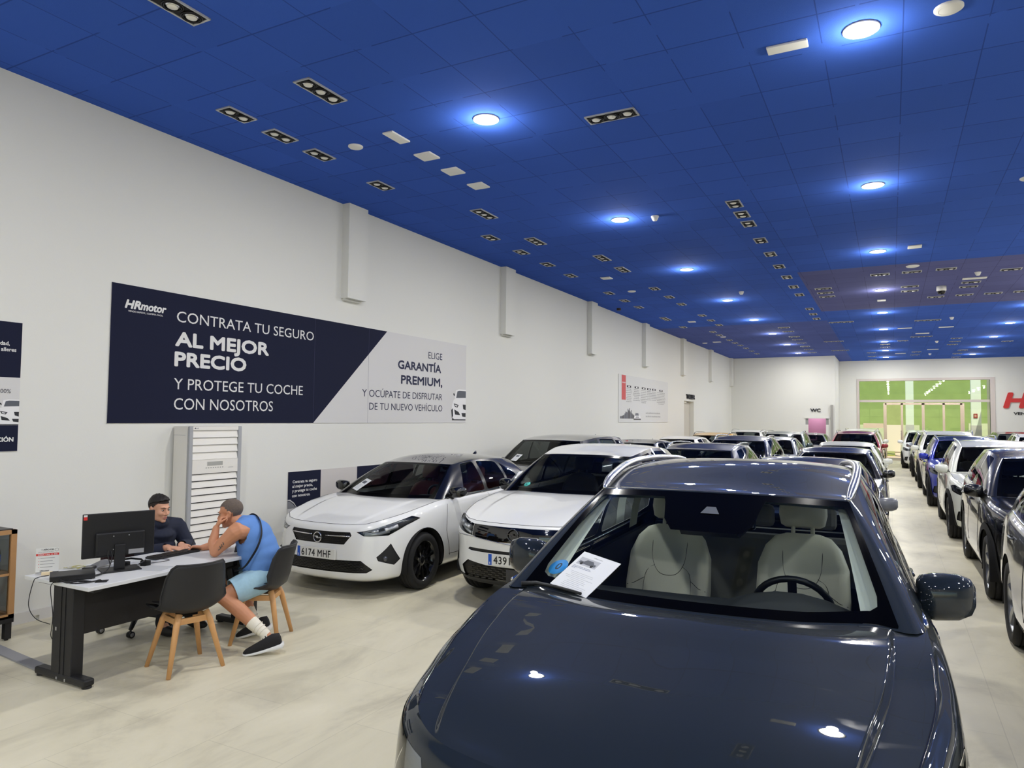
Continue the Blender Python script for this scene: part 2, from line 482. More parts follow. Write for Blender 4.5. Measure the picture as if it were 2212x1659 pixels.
# white columns with a pinkish base just outside
WCOL = mat('white_porch_column', (250, 246, 240), .8); WCOL2 = mat('mauve_column_base', (214, 198, 206), .8)
for x0, x1 in ((.74, 1.13), (3.80, 4.25)):
    c = MB().box((x0, 45.2, 1.80), (x1, 45.6, 5.6)); c.box((x0 - .01, 45.18, 0), (x1 + .01, 45.62, 1.80), 1)
    struct(c.build('trim_3%d' % int(x0), [WCOL, WCOL2]))
GREEN = mat('green_hedge_screen', (150, 162, 98), .9, noise=.15, nscale=2.2)
LAWN = mat('lawn', (150, 156, 84), .95, noise=.2, nscale=3)
struct(MB().box((-40, Y_END + .25, -.25), (60, 110, -.01)).build('ground', mat('warm_pavement', (222, 196, 160), .8, noise=.06, nscale=2)))
gb = MB().box((-25, 58, 0), (40, 58.6, 11))
tag(gb.build('hedge', GREEN), 'tall plain green hedge seen through the far entrance glass', 'hedge')
tag(MB().box((-6.8, 46.5, -.01), (.2, 57.9, .06)).box((5.2, 46.5, -.01), (20, 57.9, .06)).build('lawn', LAWN), 'sunlit lawn outside the far entrance doors', 'lawn')
tag(MB().box((-4.5, 52, .065), (1.6, 52.4, 1.75)).box((4.4, 54, .065), (12, 54.4, 1.9)).build('garden_wall', mat('pale_garden_wall', (214, 206, 178), .8)), 'low pale garden wall standing on the lawn outside', 'wall')
pv = struct(MB().box((4.75, Y_END + .25, 0), (4.95, 47.5, 4.6)).build('wall_porch', mat('porch_wall', (226, 208, 198), .8)))
fx = MB().box((3.90, 45.16, 2.19), (4.08, 45.195, 2.42))
fx.box((3.945, 45.153, 2.25), (4.035, 45.161, 2.36), 1)
tag(fx.build('fire_sign', [mat('sign_red', (170, 40, 42), .5), mat('sign_pale', (222, 160, 150), .5)]), 'small red sign on the white column right of the entrance', 'sign')
# ---------------------------------------------------------------- ceiling fixtures
ORD = ['', 'first', 'second', 'third', 'fourth', 'fifth', 'sixth', 'seventh', 'eighth', 'ninth', 'tenth', 'eleventh', 'twelfth', 'thirteenth', 'fourteenth', 'fifteenth', 'sixteenth']
GLOW = mat('lamp_glow', (255, 252, 244), .5, emit=(255, 251, 242), estr=16.0)
WPL = mat('white_plastic', (235, 234, 230), .45)
SILVER = mat('silver_spot_frame', (190, 192, 196), .4, .3)
BLACKIN = mat('black_spot_recess', (14, 14, 16), .7)
CHR = mat('chrome', (225, 225, 228), .12, 1.0)
GIMB = mat('dark_gimbal', (52, 52, 56), .35, .7)
LAMPF = mat('unlit_lamp_face', (236, 234, 226), .25, 0, coat=.5)

def make_downlight():
    rim = MB().lathe([(.118, 0), (.137, 0), (.137, -.012), (.118, -.012)], 28, closed=True).mesh('rim', WPL)
    dif = MB().cyl((0, 0, -.011), .119, .006, 28).mesh('diffuser', GLOW)
    return rim, dif
DL_RIM, DL_DIF = make_downlight()
DL_LIGHT = bpy.data.lights.new('downlight_lamp', 'AREA'); DL_LIGHT.shape = 'DISK'; DL_LIGHT.size = .23
DL_LIGHT.energy = LAMP_W; DL_LIGHT.color = (1.0, .972, .90)
DL_SIDE = bpy.data.lights.new('added_spill', 'POINT'); DL_SIDE.shadow_soft_size = .06; DL_SIDE.energy = ADDED_SPILL; DL_SIDE.color = (1.0, .98, .90)  # extra point light added below each downlight to lift walls and ceiling
def downlight(x, y, label, group):
    r = empty('downlight', (x, y, HC), 0, label, 'ceiling light', group)
    for n, me in (('rim', DL_RIM), ('diffuser', DL_DIF)): link(bpy.data.objects.new(n, me), r)
    l = bpy.data.objects.new('bulb', DL_LIGHT); link(l, r); l.location = (0, 0, -.015)
    l = bpy.data.objects.new('added_side_light', DL_SIDE); link(l, r); l.location = (0, 0, -.17)
ROWS = (('left', -3.70, [6.35, 10.55, 14.68, 18.92, 22.96, 26.90, 30.95, 35.0]),
        ('middle', -.165, [6.2, 10.45, 14.58, 18.95, 22.90, 27.0, 31.2, 35.1, 38.7]),
        ('right', 3.33, [6.3, 10.5, 14.6, 18.9, 22.9, 26.8, 30.86, 34.8, 38.4]),
        ('far right', 6.9, [6.3, 10.5, 14.6, 18.9, 22.9, 26.8, 30.9]),
        ('outermost right', 10.4, [6.3, 14.6, 22.9, 30.9]))
for nm, x, ys in ROWS:
    for i, y in enumerate(ys):
        downlight(x, y, 'bright round ceiling downlight, %s from the camera in the %s row of downlights' % (ORD[i + 1], nm), 'round downlights, %s row' % nm)
for i, (x, y) in enumerate(((-3.7, 2.2), (3.3, 2.2), (-3.7, -2.0), (-.165, -2.2), (3.3, -2.1), (6.9, 2), (6.9, -2.2), (-3.7, -6.2), (3.3, -6.3))):
    downlight(x, y, 'bright round ceiling downlight above and behind the camera', 'round downlights behind the camera')

_spot = {}
def spot_meshes(n):
    if n in _spot: return _spot[n]
    w = .10; L = .025 + .17 * n
    hx, hy = L / 2, w
    t = .018
    f = MB()
    for lo, hi in (((-hx, -hy, -.012), (hx, -hy + t, 0)), ((-hx, hy - t, -.012), (hx, hy, 0)), ((-hx, -hy, -.012), (-hx + t, hy, 0)), ((hx - t, -hy, -.012), (hx, hy, 0))): f.box(lo, hi)
    b = MB().box((-hx + t, -hy + t, -.006), (hx - t, hy - t, .001))
    lamps = []
    for k in range(n):
        cx = (k - (n - 1) / 2) * .17
        m = MB()
        m.lathe([(.077, 0), (.083, -.006), (.077, -.012), (.071, -.006)], 20, 0, Matrix.Translation((cx, 0, -.008)), closed=True)
        m.lathe([(.064, 0), (.069, -.007), (.064, -.014), (.058, -.007)], 20, 0, Matrix.Translation((cx, 0, -.009)), closed=True)
        m.cyl((cx, 0, -.016), .056, .010, 20, 1, r2=.058)
        m.ball((cx, 0, -.017), (.044, .044, .012), 2, 12, 6)
        lamps.append(m.mesh('lamp', [GIMB, CHR, LAMPF]))
    _spot[n] = (f.mesh('frame', SILVER), b.mesh('recess', BLACKIN), lamps)
    return _spot[n]
def spot(x, y, n, rot, label, group):
    r = empty('spotlight_box', (x, y, HC), rot, label, 'spotlight', group)
    f, b, ls = spot_meshes(n)
    link(bpy.data.objects.new('frame', f), r); link(bpy.data.objects.new('recess', b), r)
    for m in ls: link(bpy.data.objects.new('lamp', m), r)
H90 = PI / 2
NW = {1: 'single', 2: 'twin', 3: 'triple', 4: 'four-lamp'}
def spot_row(pos, n, rot, where, group):
    for i, (x, y) in enumerate(pos):
        spot(x, y, n, rot, '%s spotlight box, %s from the camera %s' % (NW[n], ORD[i + 1], where), group)
spot_row([(-4.80, 3.47), (-4.80, 5.08)], 3, H90, 'high above the desk', 'triple spotlights above the desk')
spot(-2.50, 6.86, 3, 0, 'triple spotlight box set crosswise right of the nearest left downlight', 'triple spotlights crosswise')
spot(-1.0, 4.8, 3, H90, 'triple spotlight box above the dark blue SUV', 'triple spotlights over the dark SUV')
spot_row([(-5.96, 5.09), (-5.98, 5.71), (-5.99, 6.34), (-6.04, 7.57), (-6.08, 10.64), (-6.09, 11.83), (-6.10, 13.02), (-6.12, 14.25), (-6.12, 16.65), (-6.14, 17.88), (-6.14, 19.09)], 2, H90, 'in the line along the left wall', 'twin spotlights beside the left wall')
spot_row([(-5.46, 9.35), (-5.49, 11.21)], 3, H90, 'behind the square white plates', 'triple spotlights behind the square plates')
spot_row([(-4.90, 12.94), (-4.90, 14.13)], 3, H90, 'left of the third left downlight', 'triple spotlights left of the third downlight')
spot_row([(-4.93, 16.52), (-4.93, 17.80), (-4.94, 19.05), (-4.92, 21.35), (-4.92, 22.54), (-4.92, 23.71)], 2, H90, 'in the line left of the downlights', 'twin spotlights left of the left downlights')
spot(-6.11, 21.64, 4, H90, 'long four-lamp spotlight box beside the left wall', 'four-lamp spotlights')
spot(-6.12, 23.78, 2, H90, 'twin spotlight box just past the long one by the left wall', 'twin spotlights beside the left wall')
spot_row([(-5.50, 25.51), (-5.50, 26.58), (-5.49, 28.35), (-5.49, 29.49), (-5.46, 30.5), (-5.46, 31.8), (-5.46, 33.2), (-5.46, 34.6)], 2, H90, 'in the far left line', 'small far twin spotlights on the left')
spot_row([(-1.95, y) for y in (10.49, 11.08, 11.66, 12.84, 13.98, 15.18, 16.38, 17.63, 18.80)], 2, H90, 'in the line left of the middle downlights', 'spotlights left of the middle downlights')
spot_row([(-1.95, y) for y in (21.31, 22.38, 23.43)], 2, H90, 'in the far trio left of the middle downlights', 'far trio left of the middle downlights')
spot_row([(-1.36, y) for y in (18.16, 18.77, 19.36)], 2, 0, 'at the left edge of the grey bay', 'trio on the greyer ceiling bay')
spot_row([(-3.11, y) for y in (25.24, 26.40, 28.11, 29.20, 30.53, 31.92, 33.37, 34.94)], 2, 0, 'in the far line right of the left downlights', 'far twin spotlights right of the left downlights')
spot(-.16, 16.91, 2, 0, 'spotlight box on the middle downlight line at the near edge of the grey bay', 'spotlights of the grey bay')
for (x, y), t in zip(((.43, 16.88), (1.04, 16.84), (2.20, 17.43), (.43, 18.68), (.44, 19.32), (1.62, 18.66), (1.62, 19.26), (1.03, 20.50), (1.63, 20.45), (2.22, 20.47), (2.80, 20.45)),
        ('just behind the white disc', 'right of the one behind the disc', 'alone at the right near edge', 'nearer one left of the dome camera', 'farther one left of the dome camera', 'nearer one behind the white bar', 'farther one behind the white bar', 'leftmost of the far edge four', 'second left of the far edge four', 'third left of the far edge four', 'rightmost of the far edge four')):
    spot(x, y, 2, 0, 'spotlight box in the grey ceiling bay, ' + t, 'spotlights of the grey bay')
for (x, y), t in zip(((-1.33, 24.54), (1.04, 25.11), (1.03, 29.82), (-1.92, 30.37), (-1.91, 34.29)), ('nearest, left of the middle row', 'nearest, right of the middle row', 'farther, right of the middle row', 'second, left of the middle row', 'farthest, left of the middle row')):
    spot(x, y, 4, 0, 'long far four-lamp spotlight box, ' + t, 'four-lamp spotlights')
spot_row([(2.19, 30.88), (2.22, 32.11), (2.21, 33.29)], 2, 0, 'left of the right downlights', 'far twin trio')
spot_row([(2.77, 36.04), (2.70, 37.82), (2.78, 39.77)], 2, 0, 'beside the far right downlights', 'far wall twin trio')
spot_row([(.45, 31.08), (1.05, 36.23), (1.03, 37.80)], 2, 0, 'scattered right of the middle downlights', 'scattered far twins')
spot_row([(-.16, 32.3), (-.16, 33.4)], 2, 0, 'on the middle downlight line', 'twins on the middle line')
spot_row([(-.73, 35.98), (-.74, 37.95), (-.76, 40.1)], 2, 0, 'before the far wall, left of middle', 'twins before the far wall')
spot(3.96, 32.72, 2, 0, 'twin spotlight box right of the right downlights', 'twins right of the right downlights')

def plate(x, y, sx, sy, label, group):
    o = MB().box((-sx / 2, -sy / 2, -.02), (sx / 2, sy / 2, 0), bev=.006).build('ceiling_plate', WPL, None, (x, y, HC))
    tag(o, label, 'ceiling plate', group)
for i, y in enumerate((6.94, 7.52, 8.15)):
    plate(-4.855, y, .23, .23, 'square white ceiling plate, %s from the camera in the run of three' % ORD[i + 1], 'square white plates')
plate(-4.83, 6.31, .14, .33, 'oblong white ceiling plate ahead of the three square plates', 'oblong plates')
plate(-.72, 6.21, .32, .13, 'oblong white ceiling plate left of the nearest middle downlight', 'oblong plates')
plate(-5.51, 14.82, .22, .22, 'lone square white plate between the spotlight lines on the left', 'square white plates')
plate(-5.53, 22.58, .22, .22, 'small square far plate near the left wall', 'square white plates')
plate(-6.07, 28.84, .3, .2, 'farthest small white plate near the left wall', 'square white plates')
plate(.42, 14.45, .22, .22, 'small square vent plate right of the third middle downlight', 'square white plates')
plate(-.165, 20.52, .2, .2, 'small plate between the middle downlights at the edge of the grey bay', 'square white plates')
plate(1.64, 18.17, .45, .16, 'white bar plate before the pair of spotlights in the grey bay', 'oblong plates')
for (x, y), t in zip(((.45, 26.92), (1.64, 27.1), (1.02, 28.74), (1.63, 35.22), (.43, 36.76)), ('nearest on the left', 'nearest on the right', 'between the two four-lamp boxes', 'far on the right', 'far on the left')):
    plate(x, y, .42, .16, 'narrow white far ceiling plate right of the middle downlights, ' + t, 'oblong plates')
def disc(x, y, r, label):
    m = MB().lathe([(.001, -.022), (r * .85, -.02), (r, -.01), (r, 0)], 28)
    m.lathe([(r * .72, -.0225), (r * .74, -.0215)], 28)
    tag(m.build('ceiling_speaker', WPL, None, (x, y, HC)), label, 'ceiling speaker', 'round ceiling speakers')
disc(-5.43, 6.33, .085, 'round white ceiling speaker left of the oblong plate')
disc(.43, 6.17, .10, 'round white ceiling speaker right of the nearest middle downlight')
disc(1.60, 11.0, .10, 'round white ceiling speaker at the right edge of the photo')
disc(-5.53, 16.63, .10, 'round white ceiling speaker between far spotlights on the left')
disc(-5.49, 27.2, .10, 'small far round speaker near the left wall')
disc(-6.6, 29.09, .10, 'farthest round speaker by the left wall')
disc(.43, 16.27, .12, 'round white ceiling speaker at the near edge of the grey bay')
def detector(x, y, label):
    r = empty('smoke_detector', (x, y, HC), 0, label, 'smoke detector', 'smoke detectors')
    MB().cyl((0, 0, -.018), .06, .018, 20).build('base', WPL, r)
    MB().lathe([(.001, -.075), (.03, -.072), (.045, -.05), (.055, -.018)], 20).build('sensor_head', WPL, r)
for (x, y), t in zip(((-3.16, 10.61), (-3.16, 17.81), (1.64, 17.5), (1.64, 24.7), (1.6, 31.7), (1.61, 37.4)),
        ('right of the second left downlight', 'right of the fourth left downlight', 'in the grey ceiling bay', 'just past the grey bay', 'in the far ceiling', 'near the far wall')):
    detector(x, y, 'small white smoke detector ' + t)
dc = empty('dome_camera', (1.07, 19.0, HC), 0, 'white dome security camera hanging in the grey ceiling bay', 'camera')
MB().lathe([(.001, 0), (.10, 0), (.10, -.10), (.085, -.11)], 24).build('housing', WPL, dc)
MB().lathe([(.085, -.105), (.08, -.15), (.05, -.18), (.001, -.19)], 24).build('dome', mat('smoked_dome', (16, 16, 18), .1), dc)
dk = MB().cyl((0, 0, -.06), .06, .06, 16).build('alarm_sounder', mat('dark_red_alarm', (40, 18, 22), .5), None, (-6.72, 19.07, HC))
tag(dk, 'small dark red alarm on the ceiling near the left wall', 'alarm')
# ---------------------------------------------------------------- banners and lettering on the walls
NAVY = mat('navy_print', (25, 29, 52), .8, spec=.2)
OFFW = mat('offwhite_print', (214, 213, 212), .7)
LETW = mat('white_letters', (224, 224, 222), .7)
LETN = mat('navy_letters', (26, 32, 66), .7)
LETG = mat('dark_letters', (46, 50, 66), .7)
PGREY = mat('print_grey', (120, 122, 128), .7)
PDARK = mat('print_dark', (38, 40, 46), .7)
PLIGHT = mat('print_light', (236, 236, 236), .7)
PRED = mat('print_red', (206, 92, 92), .7)

def wallM(y, z, d=0.0): return basis((XW + d, y, z), (0, 1, 0), (0, 0, 1))

def front_car(mb, M, w, h, cut=1.0):
    """printed picture of a plain white car seen from the front left, cropped on its right side"""
    c = lambda pts: [(min(p[0], cut) * w, p[1] * h) for p in pts]
    def pl(pts, mi, z): mb.add([(p[0], p[1], z) for p in c(pts)], [tuple(range(len(pts)))], mi, False, M)
    pl([(.05, .02), (1.3, .02), (1.3, .1), (.1, .12)], 3, .0006)
    pl([(.02, .30), (.05, .12), (.2, .05), (1.3, .05), (1.3, .75), (.35, .72), (.15, .66), (.04, .5)], 4, .0010)
    pl([(.22, .70), (.30, .96), (.5, 1.0), (1.3, 1.0), (1.3, .74)], 4, .0009)
    pl([(.32, .72), (.40, .93), (.55, .95), (1.3, .95), (1.3, .74)], 2, .0014)
    pl([(.12, .86), (.2, .86), (.24, .78), (.14, .8)], 3, .0012)
    pl([(.16, .55), (.5, .50), (.42, .42), (.24, .44)], 3, .0015)
    pl([(.24, .51), (.42, .48), (.38, .45), (.28, .46)], 4, .0018)
    pl([(.78, .52), (1.3, .52), (1.3, .34), (.82, .38)], 3, .0015)
    pl([(.2, .36), (.5, .28), (.62, .18), (.25, .2)], 3, .0015)
    pl([(.7, .25), (1.3, .25), (1.3, .12), (.76, .14)], 3, .0015)
    pl([(.0, .34), (.10, .40), (.13, .16), (.05, .08)], 3, .0013)

def banner():
    r = empty('insurance_banner', (XW, 8.0, 1.83), 0, 'long wall banner, navy left and white right, advertising car insurance above the air conditioner', 'banner')
    y0, y1, z0, z1 = 4.528, 11.50, 1.832, 3.287
    T = Matrix.Translation(Vector((-XW, -8.0, -1.83)))
    def put(mb, n, m): return mb.build(n, m, r)
    b = MB().box((XW + .002, y0, z0), (XW + .008, y1, z1), M=T)
    put(b, 'backing_sheet', OFFW)
    p = T @ wallM(0, 0, .0085)
    n = MB().add([(y0, z0, 0), (7.48, z0, 0), (9.09, z1, 0), (y0, z1, 0)], [(0, 1, 2, 3)], 0, False, p)
    for y in (7.478, 8.644): n.add([(y, z0, .0004), (y + .004, z0, .0004), (y + .004, z1 if y < 8 else 3.29, .0004), (y, z1, .0004)], [(0, 1, 2, 3)], 1, False, p)
    put(n, 'navy_field', [NAVY, mat('banner_seam', (50, 56, 88), .7)])
    def w_(body, y, z, wd, h, bold=0, shear=0, mi=0):
        t = MB(); add_text(t, body, T @ wallM(y, z, .0095), wd, h, 0, bold, shear); put(t, 'lettering', LETN if mi else LETW)
    w_('CONTRATA TU SEGURO', 5.296, 2.972, 2.159, .128, .004)
    w_('AL MEJOR', 5.295, 2.705, 1.349, .158, .055)
    w_('PRECIO', 5.292, 2.478, .992, .158, .055)
    w_('Y PROTEGE TU COCHE', 5.286, 2.212, 1.983, .131, .004)
    w_('CON NOSOTROS', 5.294, 1.985, 1.449, .136, .004)
    w_('ELIGE', 10.248, 2.950, .434, .120, 0, 0, 1)
    w_('GARANT\u00cdA', 9.392, 2.720, 1.250, .138, .045, 0, 1)
    w_('PREMIUM,', 9.481, 2.478, 1.207, .142, .045, 0, 1)
    w_('Y OC\u00daPATE DE DISFRUTAR', 8.507, 2.235, 2.193, .116, 0, 0, 1)
    w_('DE TU NUEVO VEH\u00cdCULO', 8.680, 2.036, 2.025, .115, 0, 0, 1)
    l = MB()
    add_text(l, 'HR', T @ wallM(4.681, 3.045, .0095), .172, .088, 0, .06, .25)
    add_text(l, 'motor', T @ wallM(4.858, 3.045, .0095), .300, .088, 0, .045, .22)
    add_text(l, 'VENDE R\u00c1PIDO | COMPRA F\u00c1CIL', T @ wallM(4.715, 3.005, .0095), .406, .018, 0, .02)
    put(l, 'logo', LETW)
    c = MB(); front_car(c, T @ wallM(11.0, 1.868, .009), .5, .585, .995)
    put(c, 'printed_car', [PDARK, PGREY, mat('print_glass', (92, 96, 104), .7), PDARK, PLIGHT])
banner()

def left_poster():
    r = empty('service_poster', (XW, 3.0, 1.575), 0, 'navy and white wall poster cut off by the left edge of the photo', 'poster')
    T = Matrix.Translation(Vector((-XW, -3.0, -1.575)))
    y1 = 3.69
    MB().box((XW + .002, 2.3, 1.578), (XW + .008, y1, 2.757), M=T).build('backing_sheet', OFFW, r)
    p = T @ wallM(0, 0, .0085)
    MB().add([(2.3, 2.25, 0), (y1, 2.25, 0), (y1, 2.755, 0), (2.3, 2.755, 0)], [(0, 1, 2, 3)], 0, False, p).build('navy_field', NAVY, r)
    MB().add([(2.3, 1.58, 0), (y1, 1.58, 0), (y1, 1.817, 0), (2.3, 1.817, 0)], [(0, 1, 2, 3)], 0, False, p).build('navy_field', NAVY, r)
    for s, yr, z, h, b, mi in (('dad,', 3.588, 2.541, .036, .03, 0), ('alleres', 3.645, 2.486, .036, .03, 0), ('100%', 3.615, 2.106, .039, .0, 1), ('CI\u00d3N', 3.652, 1.668, .040, .05, 0)):
        t = MB(); add_text(t, s, T @ wallM(yr, z, .0095), None, h, 0, b, 0, 'R'); t.build('lettering', LETG if mi else LETW, r)
    c = MB(); front_car(c, T @ wallM(3.50, 1.815, .009), .19, .235, 1.0)
    c.build('printed_car', [PDARK, PGREY, mat('print_glass', (92, 96, 104), .7), PDARK, PLIGHT], r)
left_poster()

def low_poster():
    r = empty('insurance_poster', (XW, 7.7, .2), 0, 'low wall poster reading Contrata tu seguro behind the front white hatchback', 'poster')
    T = Matrix.Translation(Vector((-XW, -7.7, -.2)))
    y0, y1, ym, yn = 7.04, 9.85, 7.656, 8.427
    MB().box((XW + .002, y0, .22), (XW + .008, y1, 1.182), M=T).build('backing_sheet', mat('poster_greige', (208, 203, 200), .7), r)
    p = T @ wallM(0, 0, .0085)
    q = lambda a, b, c, d: [(a, c, 0), (b, c, 0), (b, d, 0), (a, d, 0)]
    MB().add(q(y0, ym, .707, 1.18), [(0, 1, 2, 3)], 0, False, p).build('navy_field', NAVY, r)
    MB().add(q(yn, y1, .60, 1.183), [(0, 1, 2, 3)], 0, False, p).build('navy_field', NAVY, r)
    c = MB()
    c.add(q(y0, ym, .22, .707), [(0, 1, 2, 3)], 0, False, p)
    c.add([(y0, .70, .001), (7.16, .70, .001), (7.4, .74, .001), (7.656, .75, .001), (ym, .45, .001), (y0, .45, .001)], [(0, 1, 2, 3, 4, 5)], 1, False, p)
    c.add([(y0, .79, .0012), (7.08, .79, .0012), (7.14, .75, .0012), (7.19, .695, .0012), (y0, .695, .0012)], [(0, 1, 2, 3, 4)], 2, False, p)
    c.add([(y0, .80, .0014), (7.08, .80, .0014), (7.15, .755, .0014), (7.2, .70, .0014), (7.21, .70, .0014), (7.16, .765, .0014), (7.085, .815, .0014), (y0, .815, .0014)], [(0, 1, 2, 7), (2, 3, 4, 5), (2, 5, 6, 7)], 1, False, p)
    c.add(q(y0, 7.10, .50, .54), [(0, 1, 2, 3)], 3, False, T @ wallM(0, 0, .0102))
    c.build('printed_car', [mat('print_field', (150, 148, 150), .7), mat('print_silver', (196, 196, 198), .7), PGREY, PDARK], r)
    for s, y, z, wd in (('Contrata tu seguro', 7.124, 1.028, .46), ('al mejor precio,', 7.121, .968, .378), ('y protege tu coche', 7.120, .908, .462), ('con nosotros.', 7.120, .843, .334), ('Agilidad,', 8.66, 1.03, .30), ('con talleres', 8.58, .965, .42)):
        t = MB(); add_text(t, s, T @ wallM(y, z, .0095), wd, .039, 0, .03); t.build('lettering', LETW, r)
low_poster()

def brand_board():
    r = empty('brand_list_poster', (XW, 22.5, 1.84), 0, 'white wall poster with red bar, text columns and grey skyline before the workshop doorway', 'poster')
    T = Matrix.Translation(Vector((-XW, -22.5, -1.84)))
    MB().box((XW + .002, 20.05, 1.845), (XW + .02, 25.3, 3.27), M=T).build('backing_sheet', mat('board_white', (218, 218, 216), .7), r)
    p = T @ wallM(0, 0, .021)
    rb = MB().add([(20.30, 2.52, 0), (20.68, 2.52, 0), (20.68, 3.262, 0), (20.30, 3.262, 0)], [(0, 1, 2, 3)], 0, False, p)
    add_text(rb, 'motor', T @ wallM(20.34, 3.02, .022), .32, .05, 1, .02)
    rb.build('red_bar', [PRED, PLIGHT], r)
    random.seed(4)
    t = MB()
    cols = ((20.98, .30, 8), (21.72, .36, 7), (22.45, .34, 8), (23.02, .30, 6), (23.58, .32, 6), (24.42, .56, 8))
    for c, hw, n in cols:
        for (a, b, mi, z) in ((-.2, .2, 1, .0), (-.07, .09, 2, .0006)):
            t.add([(c + a, 2.905 + (.012 if mi == 2 else 0), z), (c + b, 2.905 + (.012 if mi == 2 else 0), z), (c + b, 2.965 - (.012 if mi == 2 else 0), z), (c + a, 2.965 - (.012 if mi == 2 else 0), z)], [(0, 1, 2, 3)], mi, False, p)
        for k in range(n):
            w = hw * random.uniform(.62, 1.0); z = 2.848 - .055 * k
            # rows of small illegible print
            x = c - w
            while x < c + w:
                ww = random.uniform(.03, .09)
                t.add([(x, z, 0), (min(x + ww, c + w), z, 0), (min(x + ww, c + w), z + .02, 0), (x, z + .02, 0)], [(0, 1, 2, 3)], 0, False, p)
                x += ww + .02
    for k, z in enumerate((2.12, 2.01)):
        x = 22.68
        while x < 24.3:
            ww = random.uniform(.02, .05)
            t.add([(x, z, 0), (x + ww, z, 0), (x + ww, z + random.uniform(.03, .06), 0), (x, z + .04, 0)], [(0, 1, 2, 3)], 0, False, p)
            x += ww + .03
    t.build('print_columns', [mat('pale_print', (150, 150, 150), .7), PDARK, PLIGHT], r)
    s = MB()
    y = 20.17
    while y < 21.55:
        w = random.uniform(.04, .09); h = .06 + .26 * math.exp(-((y - 20.95) / .35) ** 2) * random.uniform(.55, 1.1)
        s.add([(y, 1.955, 0), (y + w, 1.955, 0), (y + w, 1.955 + h, 0), (y + w / 2, 1.975 + h, 0), (y, 1.955 + h, 0)], [(0, 1, 2, 3, 4)], random.choice((0, 1)), False, p)
        y += w * .9
    for (a, b, z0, z1, mi, d) in ((21.42, 22.16, 1.915, 2.03, 1, .0006), (21.45, 22.14, 1.96, 2.06, 2, .0009), (21.55, 21.95, 2.05, 2.13, 0, .0011), (21.62, 21.98, 1.975, 2.03, 3, .0012)):
        s.add([(a, z0, d), (b, z0, d), (b - .06, z1, d), (a + .06, z1, d)], [(0, 1, 2, 3)], mi, False, p)
    s.build('printed_skyline', [PGREY, mat('print_midgrey', (96, 94, 96), .7), PLIGHT, mat('print_palegrey', (178, 178, 180), .7)], r)
brand_board()

def letters(name, body, M, wd, h, m, label, depth=.03, bold=.04, shear=0.0):
    mb = MB(); add_text(mb, body, M, wd, h, 0, bold, shear, 'L', depth)
    tag(mb.build(name, m), label, 'sign')
letters('workshop_sign', 'TALLER', wallM(27.95, 2.78, .005), 1.25, .17, mat('black_letters', (18, 20, 30), .5), 'raised black letters TALLER over the workshop doorway', .05)
M = basis((-3.39, Y_WC - .005, 2.39), (1, 0, 0), (0, 0, 1))
letters('washroom_sign', 'WC', M, .44, .16, mat('black_letters', (18, 20, 30), .5), 'raised black letters WC over the pink doorway', .04, .03)
M = basis((4.74, Y_END - .005, 2.68), (1, 0, 0), (0, 0, 1))
def wall_logo():
    r = empty('wall_logo', (4.74, Y_END, 2.3), 0, 'big red HR logo with small black slogan on the far wall at the right edge', 'sign')
    T = Matrix.Translation(Vector((-4.74, -Y_END, -2.3)))
    a = MB(); add_text(a, 'HR', T @ M, 1.6, .69, 0, .07, .22, 'L', .05)
    add_text(a, 'motor', T @ Matrix.Translation((1.75, 0, 0)) @ M, 2.4, .69, 0, .05, .2, 'L', .05)
    a.build('red_letters', mat('logo_red', (204, 38, 38), .4), r)
    b = MB(); add_text(b, 'VENDE R\u00c1PIDO | COMPRA F\u00c1CIL', T @ Matrix.Translation((.36, 0, -.355)) @ M, 3.6, .13, 0, .04, 0, 'L', .02)
    b.build('slogan', mat('black_letters', (18, 20, 30), .5), r)
wall_logo()
# ---------------------------------------------------------------- car building library
# A car is modelled from smooth patches (body wall, bonnet, cabin wall, roof). Outlines of panes, lamps, grilles
# and wheel arches are cut out of the patches and become parts of their own.
def cr_weights(t):
    t2 = t * t; t3 = t2 * t
    return (-.5 * t3 + t2 - .5 * t, 1.5 * t3 - 2.5 * t2 + 1, -1.5 * t3 + 2 * t2 + .5 * t, .5 * t3 - .5 * t2)

def cr_curve(P, T):
    P = np.asarray(P, float); n = len(P)
    T = np.clip(np.asarray(T, float), 0, n - 1); i = np.minimum(T.astype(int), n - 2); f = T - i
    w = cr_weights(f)
    ext = np.vstack([2 * P[0] - P[1], P, 2 * P[-1] - P[-2]])
    return sum(w[k][:, None] * ext[i + k] for k in range(4))

def cr_net(N, U, V):
    """N[stations, rows, 3]"""
    N = np.asarray(N, float); ns, nr = N.shape[:2]
    U = np.clip(np.asarray(U, float), 0, ns - 1); V = np.clip(np.asarray(V, float), 0, nr - 1)
    i = np.minimum(U.astype(int), ns - 2); j = np.minimum(V.astype(int), nr - 2)
    wu = cr_weights(U - i); wv = cr_weights(V - j)
    E = np.concatenate([2 * N[:1] - N[1:2], N, 2 * N[-1:] - N[-2:-1]], 0)
    E = np.concatenate([2 * E[:, :1] - E[:, 1:2], E, 2 * E[:, -1:] - E[:, -2:-1]], 1)
    out = np.zeros((len(U), 3))
    for a in range(4):
        for b in range(4):
            out += (wu[a] * wv[b])[:, None] * E[i + a, j + b]
    return out

def mirror_net(N):
    M = np.asarray(N, float).copy(); M[..., 0] *= -1
    return np.concatenate([M[:0:-1], N], 0)

def rpoly(pts, r=.1, n=4):
    """polygon with rounded corners"""
    out = []
    k = len(pts)
    for i in range(k):
        p0, p1, p2 = np.array(pts[i - 1], float), np.array(pts[i], float), np.array(pts[(i + 1) % k], float)
        a = p1 + (p0 - p1) * r; b = p1 + (p2 - p1) * r
        for j in range(n + 1):
            t = j / n
            out.append(tuple((1 - t) ** 2 * a + 2 * t * (1 - t) * p1 + t * t * b))
    return out

